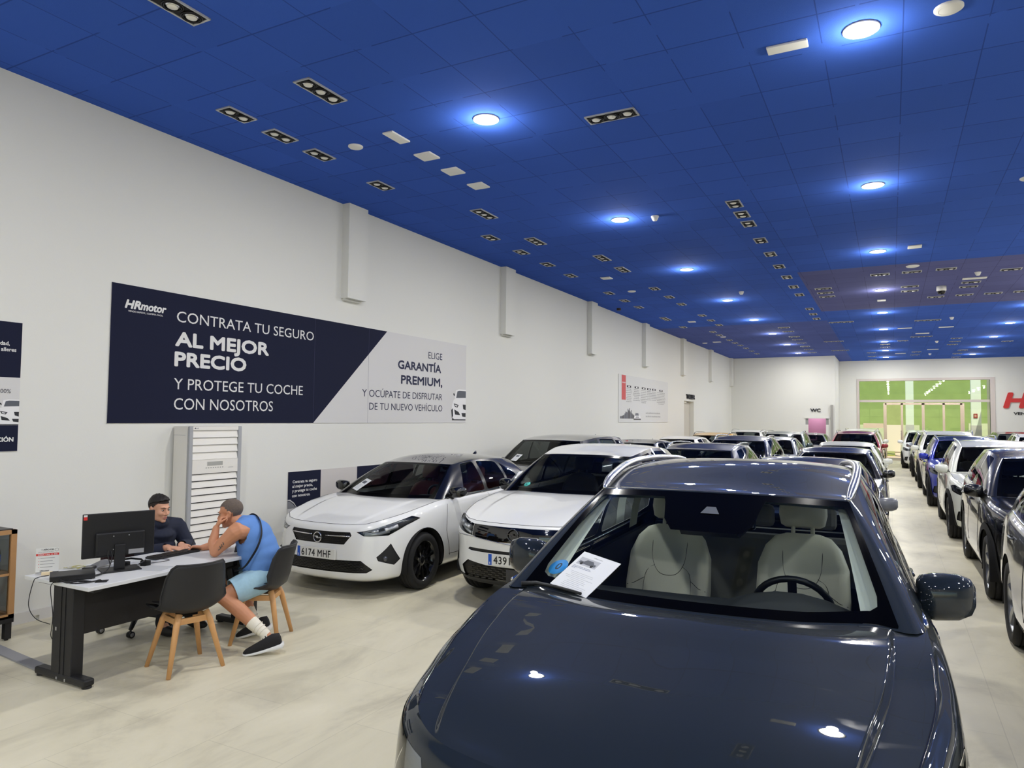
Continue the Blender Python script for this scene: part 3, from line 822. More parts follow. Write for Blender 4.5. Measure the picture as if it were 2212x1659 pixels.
def circle(cx, cy, r, n=28, a0=0, a1=2 * PI):
    return [(cx + r * math.cos(a0 + (a1 - a0) * i / n), cy + r * math.sin(a0 + (a1 - a0) * i / n)) for i in range(n)]

def in_poly(p, poly):
    x, y = p; c = False; j = len(poly) - 1
    for i in range(len(poly)):
        xi, yi = poly[i]; xj, yj = poly[j]
        if (yi > y) != (yj > y) and x < (xj - xi) * (y - yi) / (yj - yi) + xi: c = not c
        j = i
    return c

class Patch:
    def __init__(s, fn, us, vs, flip=False):
        s.fn = fn; s.flip = flip
        s.bm = bmesh.new()
        g = [[s.bm.verts.new((u, v, 0)) for v in vs] for u in us]
        for i in range(len(us) - 1):
            for j in range(len(vs) - 1):
                s.bm.faces.new((g[i][j], g[i + 1][j], g[i + 1][j + 1], g[i][j + 1]))
        s.tagl = s.bm.faces.layers.int.new('tag')
        s.names = {0: 'main'}; s.du = us[-1] - us[0]; s.dv = vs[-1] - vs[0]
    def pt(s, u, v):
        return s.fn(np.array([u], float), np.array([v], float))[0]
    def frame(s, u, v):
        e = 1e-3
        p = s.pt(u, v); a = s.pt(u + e, v) - s.pt(u - e, v); b = s.pt(u, v + e) - s.pt(u, v - e)
        n = np.cross(a, b); n /= np.linalg.norm(n) + 1e-12
        if s.flip: n = -n
        return p, n, a, b
    def inv(s, tgt, axes, ur, vr, n=60):
        """uv of target coordinates given in two world axes, searched in a window"""
        ug, vg = np.meshgrid(np.linspace(*ur, n), np.linspace(*vr, n), indexing='ij')
        ug = ug.ravel(); vg = vg.ravel()
        P = s.fn(ug, vg)[:, axes]
        out = []
        for t in tgt:
            t = np.array(t, float)
            k = np.argmin(((P - t) ** 2).sum(1)); q = np.array([ug[k], vg[k]])
            for _ in range(6):
                e = 1e-4
                f0 = s.fn(q[:1], q[1:])[0][axes]
                J = np.stack([(s.fn(q[:1] + e, q[1:])[0][axes] - f0) / e, (s.fn(q[:1], q[1:] + e)[0][axes] - f0) / e], 1)
                d = np.linalg.lstsq(J, t - f0, rcond=None)[0]
                d = np.clip(d, -.3, .3)
                q = q + d
            q[0] = min(max(q[0], ur[0] - .4), ur[1] + .4); q[1] = min(max(q[1], vr[0] - .3), vr[1] + .3)
            out.append(tuple(q))
        return out
    def cut(s, poly, name, within=(0,)):
        """split faces along the polygon (uv), tag the ones inside"""
        bm = s.bm
        xs = [p[0] for p in poly]; ys = [p[1] for p in poly]
        x0, x1, y0, y1 = min(xs), max(xs), min(ys), max(ys)
        if name in s.names.values(): tid = [k for k, v in s.names.items() if v == name][0]
        else:
            tid = len(s.names); s.names[tid] = name
        n = len(poly)
        for i in range(n):
            a = Vector((poly[i][0], poly[i][1], 0)); b = Vector((poly[(i + 1) % n][0], poly[(i + 1) % n][1], 0))
            d = b - a
            if d.length < 1e-7: continue
            no = Vector((-d.y, d.x, 0)).normalized()
            ex0, ex1, ey0, ey1 = min(a.x, b.x), max(a.x, b.x), min(a.y, b.y), max(a.y, b.y)
            fs = []
            for f in bm.faces:
                if f[s.tagl] not in within and f[s.tagl] != tid: continue
                vx = [v.co.x for v in f.verts]; vy = [v.co.y for v in f.verts]
                if max(vx) < ex0 - 1e-6 or min(vx) > ex1 + 1e-6 or max(vy) < ey0 - 1e-6 or min(vy) > ey1 + 1e-6: continue
                fs.append(f)
            if not fs: continue
            es = {e for f in fs for e in f.edges}; vv = {v for f in fs for v in f.verts}
            bmesh.ops.bisect_plane(bm, geom=fs + list(es) + list(vv), dist=1e-6, plane_co=a, plane_no=no)
        for f in bm.faces:
            if f[s.tagl] in within:
                c = f.calc_center_median()
                if x0 <= c.x <= x1 and y0 <= c.y <= y1 and in_poly((c.x, c.y), poly): f[s.tagl] = tid
    def mesh(s, name, tagname, mats, off=0.0, thick=0.0):
        ids = [k for k, v in s.names.items() if v == tagname]
        fs = [f for f in s.bm.faces if f[s.tagl] in ids]
        if not fs: return None
        idx = {}; uv = []
        for f in fs:
            for v in f.verts:
                if v not in idx: idx[v] = len(uv); uv.append((v.co.x, v.co.y))
        uv = np.array(uv)
        P = s.fn(uv[:, 0], uv[:, 1]); e = 2e-3
        A = s.fn(uv[:, 0] + e, uv[:, 1]) - s.fn(uv[:, 0] - e, uv[:, 1]); B = s.fn(uv[:, 0], uv[:, 1] + e) - s.fn(uv[:, 0], uv[:, 1] - e)
        Nn = np.cross(A, B); Nn /= (np.linalg.norm(Nn, axis=1)[:, None] + 1e-12)
        if s.flip: Nn = -Nn
        faces = [[idx[v] for v in (reversed(f.verts) if s.flip else f.verts)] for f in fs]
        Q = P + Nn * off
        if thick:
            n = len(Q); cnt = {}
            for f in faces:
                for a, b in zip(f, f[1:] + f[:1]): cnt[(a, b)] = 1
            side = [[b, a, n + a, n + b] for (a, b) in cnt if (b, a) not in cnt]
            Q2 = np.vstack([Q, P + Nn * (off - thick)])
            me = bpy.data.meshes.new(name)
            me.from_pydata(Q2.tolist(), [], faces + side)
            sm = [True] * len(faces) + [False] * len(side)
        else:
            me = bpy.data.meshes.new(name); me.from_pydata(Q.tolist(), [], faces); sm = [True] * len(faces)
        me.polygons.foreach_set('use_smooth', sm)
        for m in (mats if isinstance(mats, (list, tuple)) else [mats]): me.materials.append(m)
        me.update()
        if not thick: me.normals_split_custom_set_from_vertices([tuple(v) for v in Nn])
        return me

def dens(stops):
    """[(start, end, count), ...] -> list of parameters"""
    out = []
    for a, b, n in stops:
        out += [a + (b - a) * i / n for i in range(n)]
    out.append(stops[-1][1])
    return out

# common car materials
CLAD = mat('black_plastic_cladding', (24, 25, 27), .55)
GLOSSBLK = mat('gloss_black_trim', (8, 8, 10), .12, coat=.6)
RUBBER = mat('tyre_rubber', (22, 22, 23), .8, bump=.1, bscale=90)
ALLOY = mat('alloy_wheel', (168, 170, 174), .25, .9)
DARKALLOY = mat('black_alloy_wheel', (16, 16, 18), .25, .3, coat=.7)
BRAKE = mat('brake_disc', (120, 120, 122), .35, .9)
UNDER = mat('dark_underbody', (10, 10, 11), .9)
LENS = glass_mat('lamp_lens', (.93, .95, .96), 1.3)
LAMPIN = mat('lamp_reflector', (222, 225, 230), .25, .55)
LAMPDK = mat('lamp_housing', (58, 61, 68), .25, .6)
WIND = glass_mat('windscreen_glass', (.92, .97, .94), .45)
SIDEG = glass_mat('side_glass', (.74, .82, .79), .9)
DARKG = glass_mat('privacy_glass', (.16, .18, .19), 1.1)
FRIT = mat('windscreen_border', (4, 4, 5), .15, spec=.10)
SEATDK = mat('charcoal_upholstery', (34, 34, 37), .8)
DASH = mat('dashboard_plastic', (30, 34, 37), .7)
PLATEW = mat('plate_white', (222, 222, 218), .4)
PLATEB = mat('plate_blue', (20, 84, 190), .4)
PLATEK = mat('plate_black', (20, 20, 22), .5)
TAIL = mat('tail_lamp_red', (120, 10, 14), .15, coat=.8)
RAILM = mat('roof_rail_silver', (206, 208, 212), .22, .95)
HOLE = mat('arch_liner', (9, 9, 10), .95)

_wheels = {}
def wheel_meshes(R, W, style, rimmat):
    key = (R, W, style, rimmat.name)
    if key in _wheels: return _wheels[key]
    t = MB(); rr = R * .70
    prof = [(rr, -W / 2 + .012), (rr + .02, -W / 2), (R - .03, -W / 2 - .004), (R - .008, -W / 2 + .018), (R, -W / 2 + .045)]
    for k in range(1, 4):
        z = -W / 2 + W * k / 4
        prof += [(R, z - .006), (R - .010, z - .005), (R - .010, z + .005), (R, z + .006)]
    prof += [(R, W / 2 - .045), (R - .008, W / 2 - .018), (R - .03, W / 2 + .004), (rr + .02, W / 2), (rr, W / 2 - .012)]
    t.lathe(prof, 40, 0, None, True, 'x')
    # sidewall/tread blocks
    tyre = t.mesh('wheel', RUBBER)
    m = MB()
    m.lathe([(rr + .004, -W / 2 + .014), (rr - .012, -W / 2 + .004), (rr - .022, -W / 2 + .012), (rr - .03, -W / 2 + .05), (rr - .035, W / 2 - .05), (rr + .004, W / 2 - .012)], 40, 0, None, True, 'x')
    m.lathe([(.001, W / 2 - .075), (rr * .75, W / 2 - .075)], 30, 1, None, True, 'x')   # disc
    xo = W / 2 - .012
    def spoke(a, w0, w1, twist=0.0):
        r0, r1 = .045, rr - .014
        ca, sa = math.cos(a), math.sin(a)
        def P(r, s, x): return (x, r * ca - s * sa, r * sa + s * ca)
        vs = []
        for (r, w, x, tw) in ((r0, w0, xo - .028, 0), (r1 * .55, (w0 + w1) / 2, xo - .012, twist * .4), (r1, w1, xo - .004, twist)):
            vs += [P(r, tw - w / 2, x), P(r, tw + w / 2, x), P(r, tw + w / 2 * 1.1, x - .03), P(r, tw - w / 2 * 1.1, x - .03)]
        fs = []
        for k in range(2):
            b = k * 4
            for q in range(4): fs.append((b + q, b + (q + 1) % 4, b + 4 + (q + 1) % 4, b + 4 + q))
        m.add(vs, fs, 0, False)
    n = {'five': 5, 'ten': 10, 'double': 5, 'twist': 8}[style]
    for k in range(n):
        a = 2 * PI * k / n + .3
        if style == 'five': spoke(a, .05, .085)
        elif style == 'ten': spoke(a, .024, .034)
        elif style == 'twist': spoke(a, .026, .040, .05)
        else:
            spoke(a - .14, .030, .036, -.025); spoke(a + .14, .030, .036, .025)
    m.lathe([(.001, xo - .012), (.035, xo - .014), (.062, xo - .026), (.066, xo - .055)], 20, 0, None, True, 'x')
    rim = m.mesh('rim', [rimmat, BRAKE])
    _wheels[key] = (tyre, rim)
    return _wheels[key]

def interp_table(xs, ys, x):
    return np.interp(x, xs, ys)

class Car:
    """builds the part meshes of one car type once; stamp() places cars of that type"""
    def __init__(s, sp):
        s.sp = sp
        s.parts = []       # (name, mesh, matrix or None, [sub parts])
        L, hw, zb = sp['L'], sp['hw'], sp.get('zb', .22)
        ya, yb = sp['fo'], sp['fo'] + sp['wb']
        s.ya, s.yb = ya, yb
        yA = sp['ybase']          # door mirror foot / pillar base
        yC = sp.get('yC', L - .55)
        ym = (yA + yC) / 2
        fr = sp.get('front_round', 1.0)
        plan = sp.get('plan') or [(0, 0), (.36 * hw, .015 * fr), (.64 * hw, .07 * fr), (.84 * hw, .20 * fr), (.935 * hw, .42 * fr), (.985 * hw, ya + .02), (.995 * hw, yA), (hw, ym), (hw, yb - .25),
                (.985 * hw, yC), (.93 * hw, L - .24), (.62 * hw, L - .05), (0, L)]
        zs = sp['zs']             # shoulder heights at the 13 stations
        rows = sp.get('rows') or [(.00, .10), (.07, .03), (.28, .0), (.50, .0), (.72, .012), (.92, .04), (1.0, .09)]
        plan = np.array(plan, float)
        full = np.concatenate([(plan * [-1, 1])[:0:-1], plan])
        tan = np.gradient(full, axis=0); nrm = np.stack([-tan[:, 1], tan[:, 0]], 1); nrm /= np.linalg.norm(nrm, axis=1)[:, None]
        nrm = nrm[len(plan) - 1:]  # inward normals, right half
        nrm[0] = (0, 1); nrm[-1] = (0, -1)
        N = np.zeros((13, len(rows), 3))
        bump = sp.get('profile', {})
        for i in range(13):
            for j, (f, ins) in enumerate(rows):
                extra = bump.get((i, j), 0.0)
                p = plan[i] + nrm[i] * (ins * (sp.get('front_inset', .8) if i < 3 else 1.0) + extra)
                if i in (0, 12): p[0] = 0
                z0 = zb + (sp.get('front_lip', 0) if i < 4 else 0)
                N[i, j] = (p[0], p[1], z0 + f * (zs[i] - z0))
        s.N = mirror_net(N)
        s.wall_fn = lambda U, V: cr_net(s.N, U + 12, V)
        s.vmax = len(rows) - 1
        q = sp.get('q', 1)       # density
        us = dens([(-12, -9, 6 * q), (-9, -5.5, 10 * q), (-5.5, -2.5, 12 * q), (-2.5, 2.5, 14 * q), (2.5, 5.5, 12 * q), (5.5, 9, 10 * q), (9, 12, 6 * q)])
        s.wall = Patch(s.wall_fn, us, dens([(0, s.vmax, 12 * q)]))
        # bonnet: Coons patch from the wall's top edge to the cowl
        s.uF = sp.get('uF', 2.85)
        cow = np.array(sp['cowl'] + [tuple(N[6, -1])], float)   # 4 stations: centre .. pillar base
        s.cowl_full = mirror_net(cow)
        def F(qq): return s.wall_fn(qq * s.uF, np.full(len(qq), s.vmax))
        def S(r): return s.wall_fn(s.uF + (6 - s.uF) * r, np.full(len(r), s.vmax))
        def B(qq): return cr_curve(s.cowl_full, qq * 3 + 3)
        hc = sp.get('hood_crown', .035); crs = sp.get('crease')
        def hood(U, V):
            sg = np.sign(U) + (U == 0); qq = np.abs(U)
            if crs:
                qc = crs[0] + (crs[1] - crs[0]) * V
                qq = np.where(qq < .75, qq / .75 * qc, qc + (qq - .75) / .25 * (1 - qc))
            f = F(qq); b = B(qq); sd = S(V)
            r = V[:, None]; w = qq[:, None]
            c0 = F(np.zeros(1)); c1 = B(np.zeros(1))
            cen = (1 - r) * c0 + r * c1
            f1 = F(np.ones(1)); b1 = B(np.ones(1))
            P = (1 - r) * f + r * b + (1 - w) * cen + w * sd - ((1 - w) * (1 - r) * c0 + w * (1 - r) * f1 + (1 - w) * r * c1 + w * r * b1)
            dev = sd[:, 2] - ((1 - V) * f1[0, 2] + V * b1[0, 2])
            P[:, 2] += dev * (1 - qq)
            P[:, 2] += hc * (1 - qq ** 2.2) * (1 - np.abs(2 * V - 1) ** 2.5)
            if crs:
                Vc = np.clip(V, 0, 1)
                P[:, 2] += crs[2] * smoothstep(crs[3], -crs[3], qq - qc) * (1 - np.abs(2 * Vc - 1) ** 3)
            P[:, 0] *= sg
            return P
        s.hood_fn = hood
        s.hood = Patch(hood, dens([(-1, -.87, 3 * q), (-.87, -.63, 10 * q), (-.63, .63, 14 * q), (.63, .87, 10 * q), (.87, 1, 3 * q)]) if crs else dens([(-1, 1, 28 * q)]), dens([(0, 1, 16 * q)]))
        # cabin
        bel = np.concatenate([np.array(sp['cowl'], float), N[6:, -1]], 0)        # 3 cowl + 7 wall stations = 10
        top = np.array(sp['top'], float)                                         # 10 stations
        bulge = sp.get('bulge', [.02, .02, .022, .02, .026, .028, .028, .03, .03, .02])
        G = np.zeros((10, 4, 3))
        for i in range(10):
            d = top[i] - bel[i]
            # outward horizontal direction
            if i <= 1: o = np.array([0, -1, .6])
            elif i == 2: o = np.array([.5, -.7, .4])
            elif i <= 7: o = np.array([1, -.3 if i == 3 else 0, .25])
            else: o = np.array([.4 if i == 8 else 0, 1, .3])
            o = o / np.linalg.norm(o)
            for j, t in enumerate((0, .34, .68, 1)):
                G[i, j] = bel[i] + d * t + o * bulge[i] * 4 * t * (1 - t)
        s.G = mirror_net(G)
        s.cab_fn = lambda U, V: cr_net(s.G, U + 9, V * 3)
        s.cab = Patch(s.cab_fn, dens([(-9, -7, 5 * q), (-7, -3, 14 * q), (-3, 3, 22 * q), (3, 7, 14 * q), (7, 9, 5 * q)]), dens([(0, 1, 10 * q)]))
        # roof
        uf, ur = 2.5, 7.3
        def RF(qq): return s.cab_fn(qq * uf, np.ones(len(qq)))
        def RS(r): return s.cab_fn(uf + (ur - uf) * r, np.ones(len(r)))
        def RB(qq): return s.cab_fn(9 - (9 - ur) * qq, np.ones(len(qq)))
        rc = sp.get('roof_crown', .05); rx = sp.get('roof_cross', .03)
        def roof(U, V):
            sg = np.sign(U) + (U == 0); qq = np.abs(U)
            f = RF(qq); b = RB(qq); sd = RS(V); r = V[:, None]; w = qq[:, None]
            c0 = RF(np.zeros(1)); c1 = RB(np.zeros(1)); f1 = RF(np.ones(1)); b1 = RB(np.ones(1))
            cen = (1 - r) * c0 + r * c1
            P = (1 - r) * f + r * b + (1 - w) * cen + w * sd - ((1 - w) * (1 - r) * c0 + w * (1 - r) * f1 + (1 - w) * r * c1 + w * r * b1)
            Vc = np.clip(V, 0, 1)
            dev = sd[:, 2] - ((1 - V) * f1[0, 2] + V * b1[0, 2])
            P[:, 2] += dev * (1 - qq) + rx * (1 - qq ** 2.2) * (1 - np.abs(2 * Vc - 1) ** 2.5)
            P[:, 0] *= sg
            return P
        s.roof_fn = roof
        s.roof = Patch(roof, dens([(-1, 1, 22 * q)]), dens([(0, 1, 16 * q)]))
        s.patches = dict(wall=s.wall, hood=s.hood, cab=s.cab, roof=s.roof)
    # ---- cutting helpers
    def both(s, patch, poly, name, within=('main',)):
        p = s.patches[patch]
        for side, sg in (('R', 1), ('L', -1)):
            w = []
            for k, v in p.names.items():
                if v in within or v in [n + '_' + side for n in within]: w.append(k)
            p.cut([(a * sg, b) for a, b in poly], name + '_' + side, tuple(w))
    def side_uv(s, poly, vr=None):
        return s.wall.inv(poly, [1, 2], (3.2, 10.2), vr or (0, s.vmax))
    def front_uv(s, poly, ur=(0, 4.6), vr=None):
        return s.wall.inv(poly, [0, 2], ur, vr or (0, s.vmax))
    def cab_side_uv(s, poly):
        return s.cab.inv(poly, [1, 2], (2.6, 8.0), (0, 1))
    def arches(s, gap=.055, trim=.06):
        R = s.sp['R']; zb = s.sp.get('zb', .22)
        for y, ax in ((s.ya, 'front'), (s.yb, 'rear')):
            def arch(r):
                pts = [(y + r * math.cos(a), R + r * math.sin(a)) for a in np.linspace(0, PI, 22)]
                return pts
            def uvpoly(r):
                pu = s.side_uv(arch(r))
                lo = [(pu[-1][0], pu[-1][1]), (pu[-1][0] - .0, -.05), (pu[0][0] + .0, -.05)]
                return pu + lo[1:]
            if trim: s.both('wall', uvpoly(R + gap + trim), 'wheel_arch_trim_' + ax)
            s.both('wall', uvpoly(R + gap), 'hole', ('main', 'wheel_arch_trim_' + ax))
    def add(s, name, mesh, sub=None, slot=None, M=None):
        if mesh is not None: s.parts.append((name, mesh, M, sub or [], slot))
        return s
    def take(s, patch, tagname, name, mats, off=0.0, thick=0.0, slot=None, sub=None):
        me = s.patches[patch].mesh(name, tagname, mats, off, thick)
        if me is not None: s.parts.append((name, me, None, sub or [], slot))
        return me
    def take_both(s, patch, tagname, name, mats, off=0.0, thick=0.0, slot=None):
        for sd in 'RL': s.take(patch, tagname + '_' + sd, name, mats, off, thick, slot)
    # ---- stock components
    def wheels(s, style, rimmat):
        sp = s.sp; R, W = sp['R'], sp.get('tw', .225)
        ty, rim = wheel_meshes(R, W, style, rimmat)
        for y in (s.ya, s.yb):
            for sg in (1, -1):
                x = sg * (sp['hw'] - W / 2 - .025)
                M = Matrix.Translation((x, y, R)) @ (Matrix.Identity(4) if sg > 0 else Matrix.Rotation(PI, 4, 'Z'))
                s.parts.append(('wheel', ty, M, [('rim', rim)], 'rim'))
    def underbody(s):
        sp = s.sp; hw, L, R = sp['hw'], sp['L'], sp['R']; zb = sp.get('zb', .22)
        b = MB()
        z1 = sp['zs'][7] - .12
        b.box((-hw + .38, .28, zb + .02), (hw - .38, L - .22, .62))
        b.box((-hw + .10, s.ya + R + .09, zb + .01), (hw - .10, s.yb - R - .09, .40))
        # wheel-house liners
        for y in (s.ya, s.yb):
            for sg in (1, -1):
                rr = R + .05
                rows = []
                for a in np.linspace(-.25, PI + .25, 16):
                    rows.append([(sg * (hw - .02), y + rr * math.cos(a), R + rr * math.sin(a)), (sg * (hw - .40), y + rr * math.cos(a), R + rr * math.sin(a))])
                b.grid(rows, 0, True)
        for y in (s.ya, s.yb):
            b.cyl((-hw + .2, y, R), .04, 2 * hw - .4, 8, 0, 'x')
        s.add('underbody', b.mesh('underbody', [UNDER]))
    def interior(s, seatm=None, dashm=None, detail=1, wheel_side=1):
        sp = s.sp; seatm = seatm or SEATDK; dashm = dashm or DASH
        hw = sp['hw']; yA = sp['ybase']; zbelt = sp['zs'][7]
        zd = sp['cowl'][0][2] - .03
        b = MB()
        zf = .34
        b.box((-hw + .12, yA - .25, zf), (hw - .12, sp['L'] - .5, zf + .02))
        for sg in (1, -1): b.box((sg * (hw - .10) - .02, yA + .1, zf), (sg * (hw - .10) + .02, sp['L'] - .55, zbelt - .06))
        b.box((-hw + .14, sp['L'] - .62, zf), (hw - .14, sp['L'] - .55, zbelt - .05))
        s.add('cabin_floor', b.mesh('cabin_floor', [SEATDK]))
        d = MB()
        yc = sp['cowl'][0][1]; ydash = sp.get('ydash', yA + .42)
        wd = hw - .13
        rows = []
        for t, (y, z) in enumerate(((yc + .06, zd - .02), (yc + .2, zd - .01), (ydash - .14, zd - .015), (ydash - .03, zd - .05), (ydash, zd - .14), (ydash - .03, zd - .30), (ydash - .1, zd - .45))):
            row = []
            for q in np.linspace(-1, 1, 17):
                back = .12 * abs(q) ** 3 if t < 2 else 0
                hood_ = (.06 if detail >= 2 else .045) * math.exp(-((q * wd - wheel_side * .37) / .20) ** 4) if 1 <= t <= 3 else 0
                row.append((q * wd, y + back + (.04 if hood_ > .02 and t == 3 else 0), z + hood_))
            rows.append(row)
        d.grid(rows[::-1], 0, True)
        s.add('dashboard', d.mesh('dashboard', [dashm]))
        st = MB()
        c = Vector((wheel_side * .37, ydash + .13, zd - (.095 if detail >= 2 else .03))); T = Matrix.Translation(c) @ Matrix.Rotation(D(-66), 4, 'X')
        st.lathe([(.165, -.012), (.183, -.015), (.195, 0), (.183, .015), (.165, .012), (.160, 0)], 30, 0, T, closed=True)
        st.cyl((0, 0, -.03), .06, .04, 16, 0, 'z', T)
        for a in (0, PI, -PI / 2): st.cbox((.11 * math.cos(a), .11 * math.sin(a), -.008), (.14 if a != -PI / 2 else .04, .04 if a != -PI / 2 else .14, .02), 0, T)
        s.add('steering_wheel', st.mesh('steering_wheel', [mat('black_leather', (18, 18, 20), .4)]))
        zr = sp['top'][4][2]
        for sg in (1, -1):
            s.seat('front_seat', sg * .37 - (.05 if detail >= 2 and sg < 0 else 0), ydash + .62, zf + .02, seatm, zr - .09, detail)
        r = MB()
        yr = s.yb - .42
        r.cbox((0, yr, .52), (2 * hw - .34, .52, .22), 0, bev=.05)
        r.cbox((0, 0, .30), (2 * hw - .34, .14, .62), 0, Matrix.Translation((0, yr + .30, .50)) @ Matrix.Rotation(D(-14), 4, 'X'), bev=.05)
        for x in (-.42, 0, .42): r.cbox((x, yr + .47, min(zr - .16, 1.22)), (.26, .09, .16), 0, bev=.035)
        s.add('rear_seat', r.mesh('rear_seat', [seatm if detail < 2 else mat('rear_upholstery', (120, 118, 114), .7)]))
    def seat(s, name, x, y, z0, m, ztop, detail):
        H = ztop - z0
        T = Matrix.Translation((x, y, z0))
        b = MB()
        b.cbox((0, .02, .17), (.50, .52, .18), 0, T, bev=.05)
        s_rows = []
        TB = T @ Matrix.Translation((0, .24, .20)) @ Matrix.Rotation(D(-18), 4, 'X')
        hb = (H - .44)
        prof = []
        n = 20
        for k, (t, w, th, bol) in enumerate(((0, .24, .11, .035), (.15, .25, .12, .055), (.45, .262, .12, .06), (.72, .255, .11, .04), (.88, .215, .09, .018), (.97, .16, .07, .0), (1.0, .10, .04, 0))):
            row = []
            for j in range(n):
                a = 2 * PI * j / n
                cx, cy = math.cos(a), math.sin(a)
                px = w * (abs(cx) ** .55) * (1 if cx > 0 else -1)
                py = th / 2 * (abs(cy) ** .7) * (1 if cy > 0 else -1)
                if cy < 0: py -= bol * smoothstep(.45, .9, abs(px) / max(w, 1e-6))
                row.append((px, py, t * hb))
            prof.append(row)
        b.grid(prof, 0, True, TB, closed=True)
        b.add(prof[-1], [tuple(range(n))], 0, True, TB)
        if detail >= 2:
            # stitched centre panel seam
            def front(px, t):
                tt = np.interp(t, [0, .15, .45, .72, .88, .97, 1], [0, .15, .45, .72, .88, .97, 1])
                th = np.interp(t, [0, .15, .45, .72, .88, .97, 1], [.11, .12, .12, .11, .09, .07, .04])
                w = np.interp(t, [0, .15, .45, .72, .88, .97, 1], [.24, .25, .262, .255, .215, .16, .10])
                bol = np.interp(t, [0, .15, .45, .72, .88, .97, 1], [.035, .055, .06, .04, .018, 0, 0])
                u = min(abs(px) / w, .999)
                cx = u ** (1 / .55); cy = math.sqrt(max(0, 1 - cx * cx))
                return (px, -(th / 2) * cy ** .7 - bol * float(smoothstep(.45, .9, u)) - .001, t * hb)
            sm = [front(x_, t_) for x_, t_ in [(-.105, .99), (-.11, .82), (-.10, .66), (-.06, .56), (0, .535), (.06, .56), (.10, .66), (.11, .82), (.105, .99)]]
            cv = lambda q_: cr_curve(np.array(q_), np.linspace(0, len(q_) - 1, 40))
            b.tube(cv(sm), .0016, 6, 1, M=TB)
            for sg in (1, -1):
                b.tube(cv([front(sg * x_, t_) for x_, t_ in [(.085, .62), (.125, .58), (.145, .50), (.15, .3), (.145, .1), (.13, .02)]]), .0016, 6, 1, M=TB)
                b.tube([front(sg * x_, t_) for x_, t_ in [(.145, .5), (.2, .44), (.245, .42)]], .0018, 6, 1, M=TB)
        hr = MB()
        TH = TB @ Matrix.Translation((0, -.005, hb + .145))
        prof = []
        for (t, w, th) in ((-.105, .10, .05), (-.09, .125, .085), (-.03, .138, .10), (.05, .135, .10), (.088, .118, .08), (.10, .09, .04)):
            row = []
            for j in range(n):
                a = 2 * PI * j / n; cx, cy = math.cos(a), math.sin(a)
                row.append((w * (abs(cx) ** .55) * (1 if cx > 0 else -1), th / 2 * (abs(cy) ** .7) * (1 if cy > 0 else -1), t))
            prof.append(row)
        hr.grid(prof, 0, True, TH, closed=True); hr.add(prof[-1], [tuple(range(n))], 0, True, TH); hr.add(prof[0], [tuple(range(n))[::-1]], 0, True, TH)
        for x_ in (-.055, .055): hr.tube([(x_, 0, -.16), (x_, 0, -.09)], .012, 8, 0, M=TH)
        ms = [m, mat('seat_stitching', (62, 60, 58), .8)]
        s.parts.append((name, b.mesh(name, ms), None, [('headrest', hr.mesh('headrest', ms))], None))
    def mirrors(s, z, y, x, size=(.19, .13, .16), capm=None, slot='mirror', foot=None):
        for sg in (1, -1):
            m = MB()
            w, d, h = size
            prof = []
            n = 18
            # shell grows from the inner end to the outer end, flat glass at the back (+y)
            for (t, ky, kz, oy) in ((0, .55, .70, .0), (.06, .85, .88, 0), (.3, 1, 1, 0), (.7, .93, .96, .006), (.92, .72, .76, .018), (1.0, .40, .45, .03)):
                row = []
                for j in range(n):
                    a = 2 * PI * j / n; c, sn = math.cos(a), math.sin(a)
                    yy = d / 2 * ky * (abs(c) ** .8) * (1 if c > 0 else -1)
                    if c > 0: yy = min(yy, d * .32)
                    zz = h / 2 * kz * (abs(sn) ** .75) * (1 if sn > 0 else -1)
                    row.append((sg * (x - w + t * w), y + yy + oy, z + zz + .012 * t))
                prof.append(row if sg > 0 else row[::-1])
            m.grid(prof, 0, True, None, True)
            m.add(prof[0], [tuple(range(n))[::-1]], 0, True); m.add(prof[-1], [tuple(range(n))], 0, True)
            mir = MB().add([(sg * (x - w * .94), y + d * .33, z - h * .36), (sg * (x - w * .10), y + d * .33, z - h * .30), (sg * (x - w * .10), y + d * .33, z + h * .36), (sg * (x - w * .94), y + d * .33, z + h * .38)], [(0, 1, 2, 3) if sg < 0 else (3, 2, 1, 0)], 0)
            ft = MB()
            f0 = foot or (x - w - .06, y + .03, z - .12)
            ft.tube([(sg * f0[0], f0[1], f0[2]), (sg * (f0[0] + .05), f0[1] - .01, f0[2] + .035), (sg * (x - w * .72), y, z - h * .30)], [.055, .04, .035], 10, 0, flat=.6)
            s.parts.append(('door_mirror', m.mesh('door_mirror', [capm or GLOSSBLK]), None, [('mirror_glass', mir.mesh('mirror_glass', [mat('mirror_surface', (220, 225, 228), .03, 1.0)])), ('mirror_foot', ft.mesh('mirror_foot', [CLAD]))], slot))
    def rails(s, x_scale=.93, v0=.06, v1=.94, h=.045, m=None, r=.018):
        for sg in (1, -1):
            b = MB()
            pts = []; rr = []
            for t in np.linspace(v0, v1, 22):
                p = s.roof.pt(sg * x_scale, t)
                e = float(smoothstep(0, 1, min((t - v0) / .16, (v1 - t) / .16, 1.0)))
                pts.append((p[0], p[1], p[2] + h * e - .006 + r * .3)); rr.append(r * (.45 + .55 * e))
            b.tube(pts, rr, 10, 0, flat=.8)
            s.parts.append(('roof_rail', b.mesh('roof_rail', [m or RAILM]), None, [], 'rail'))
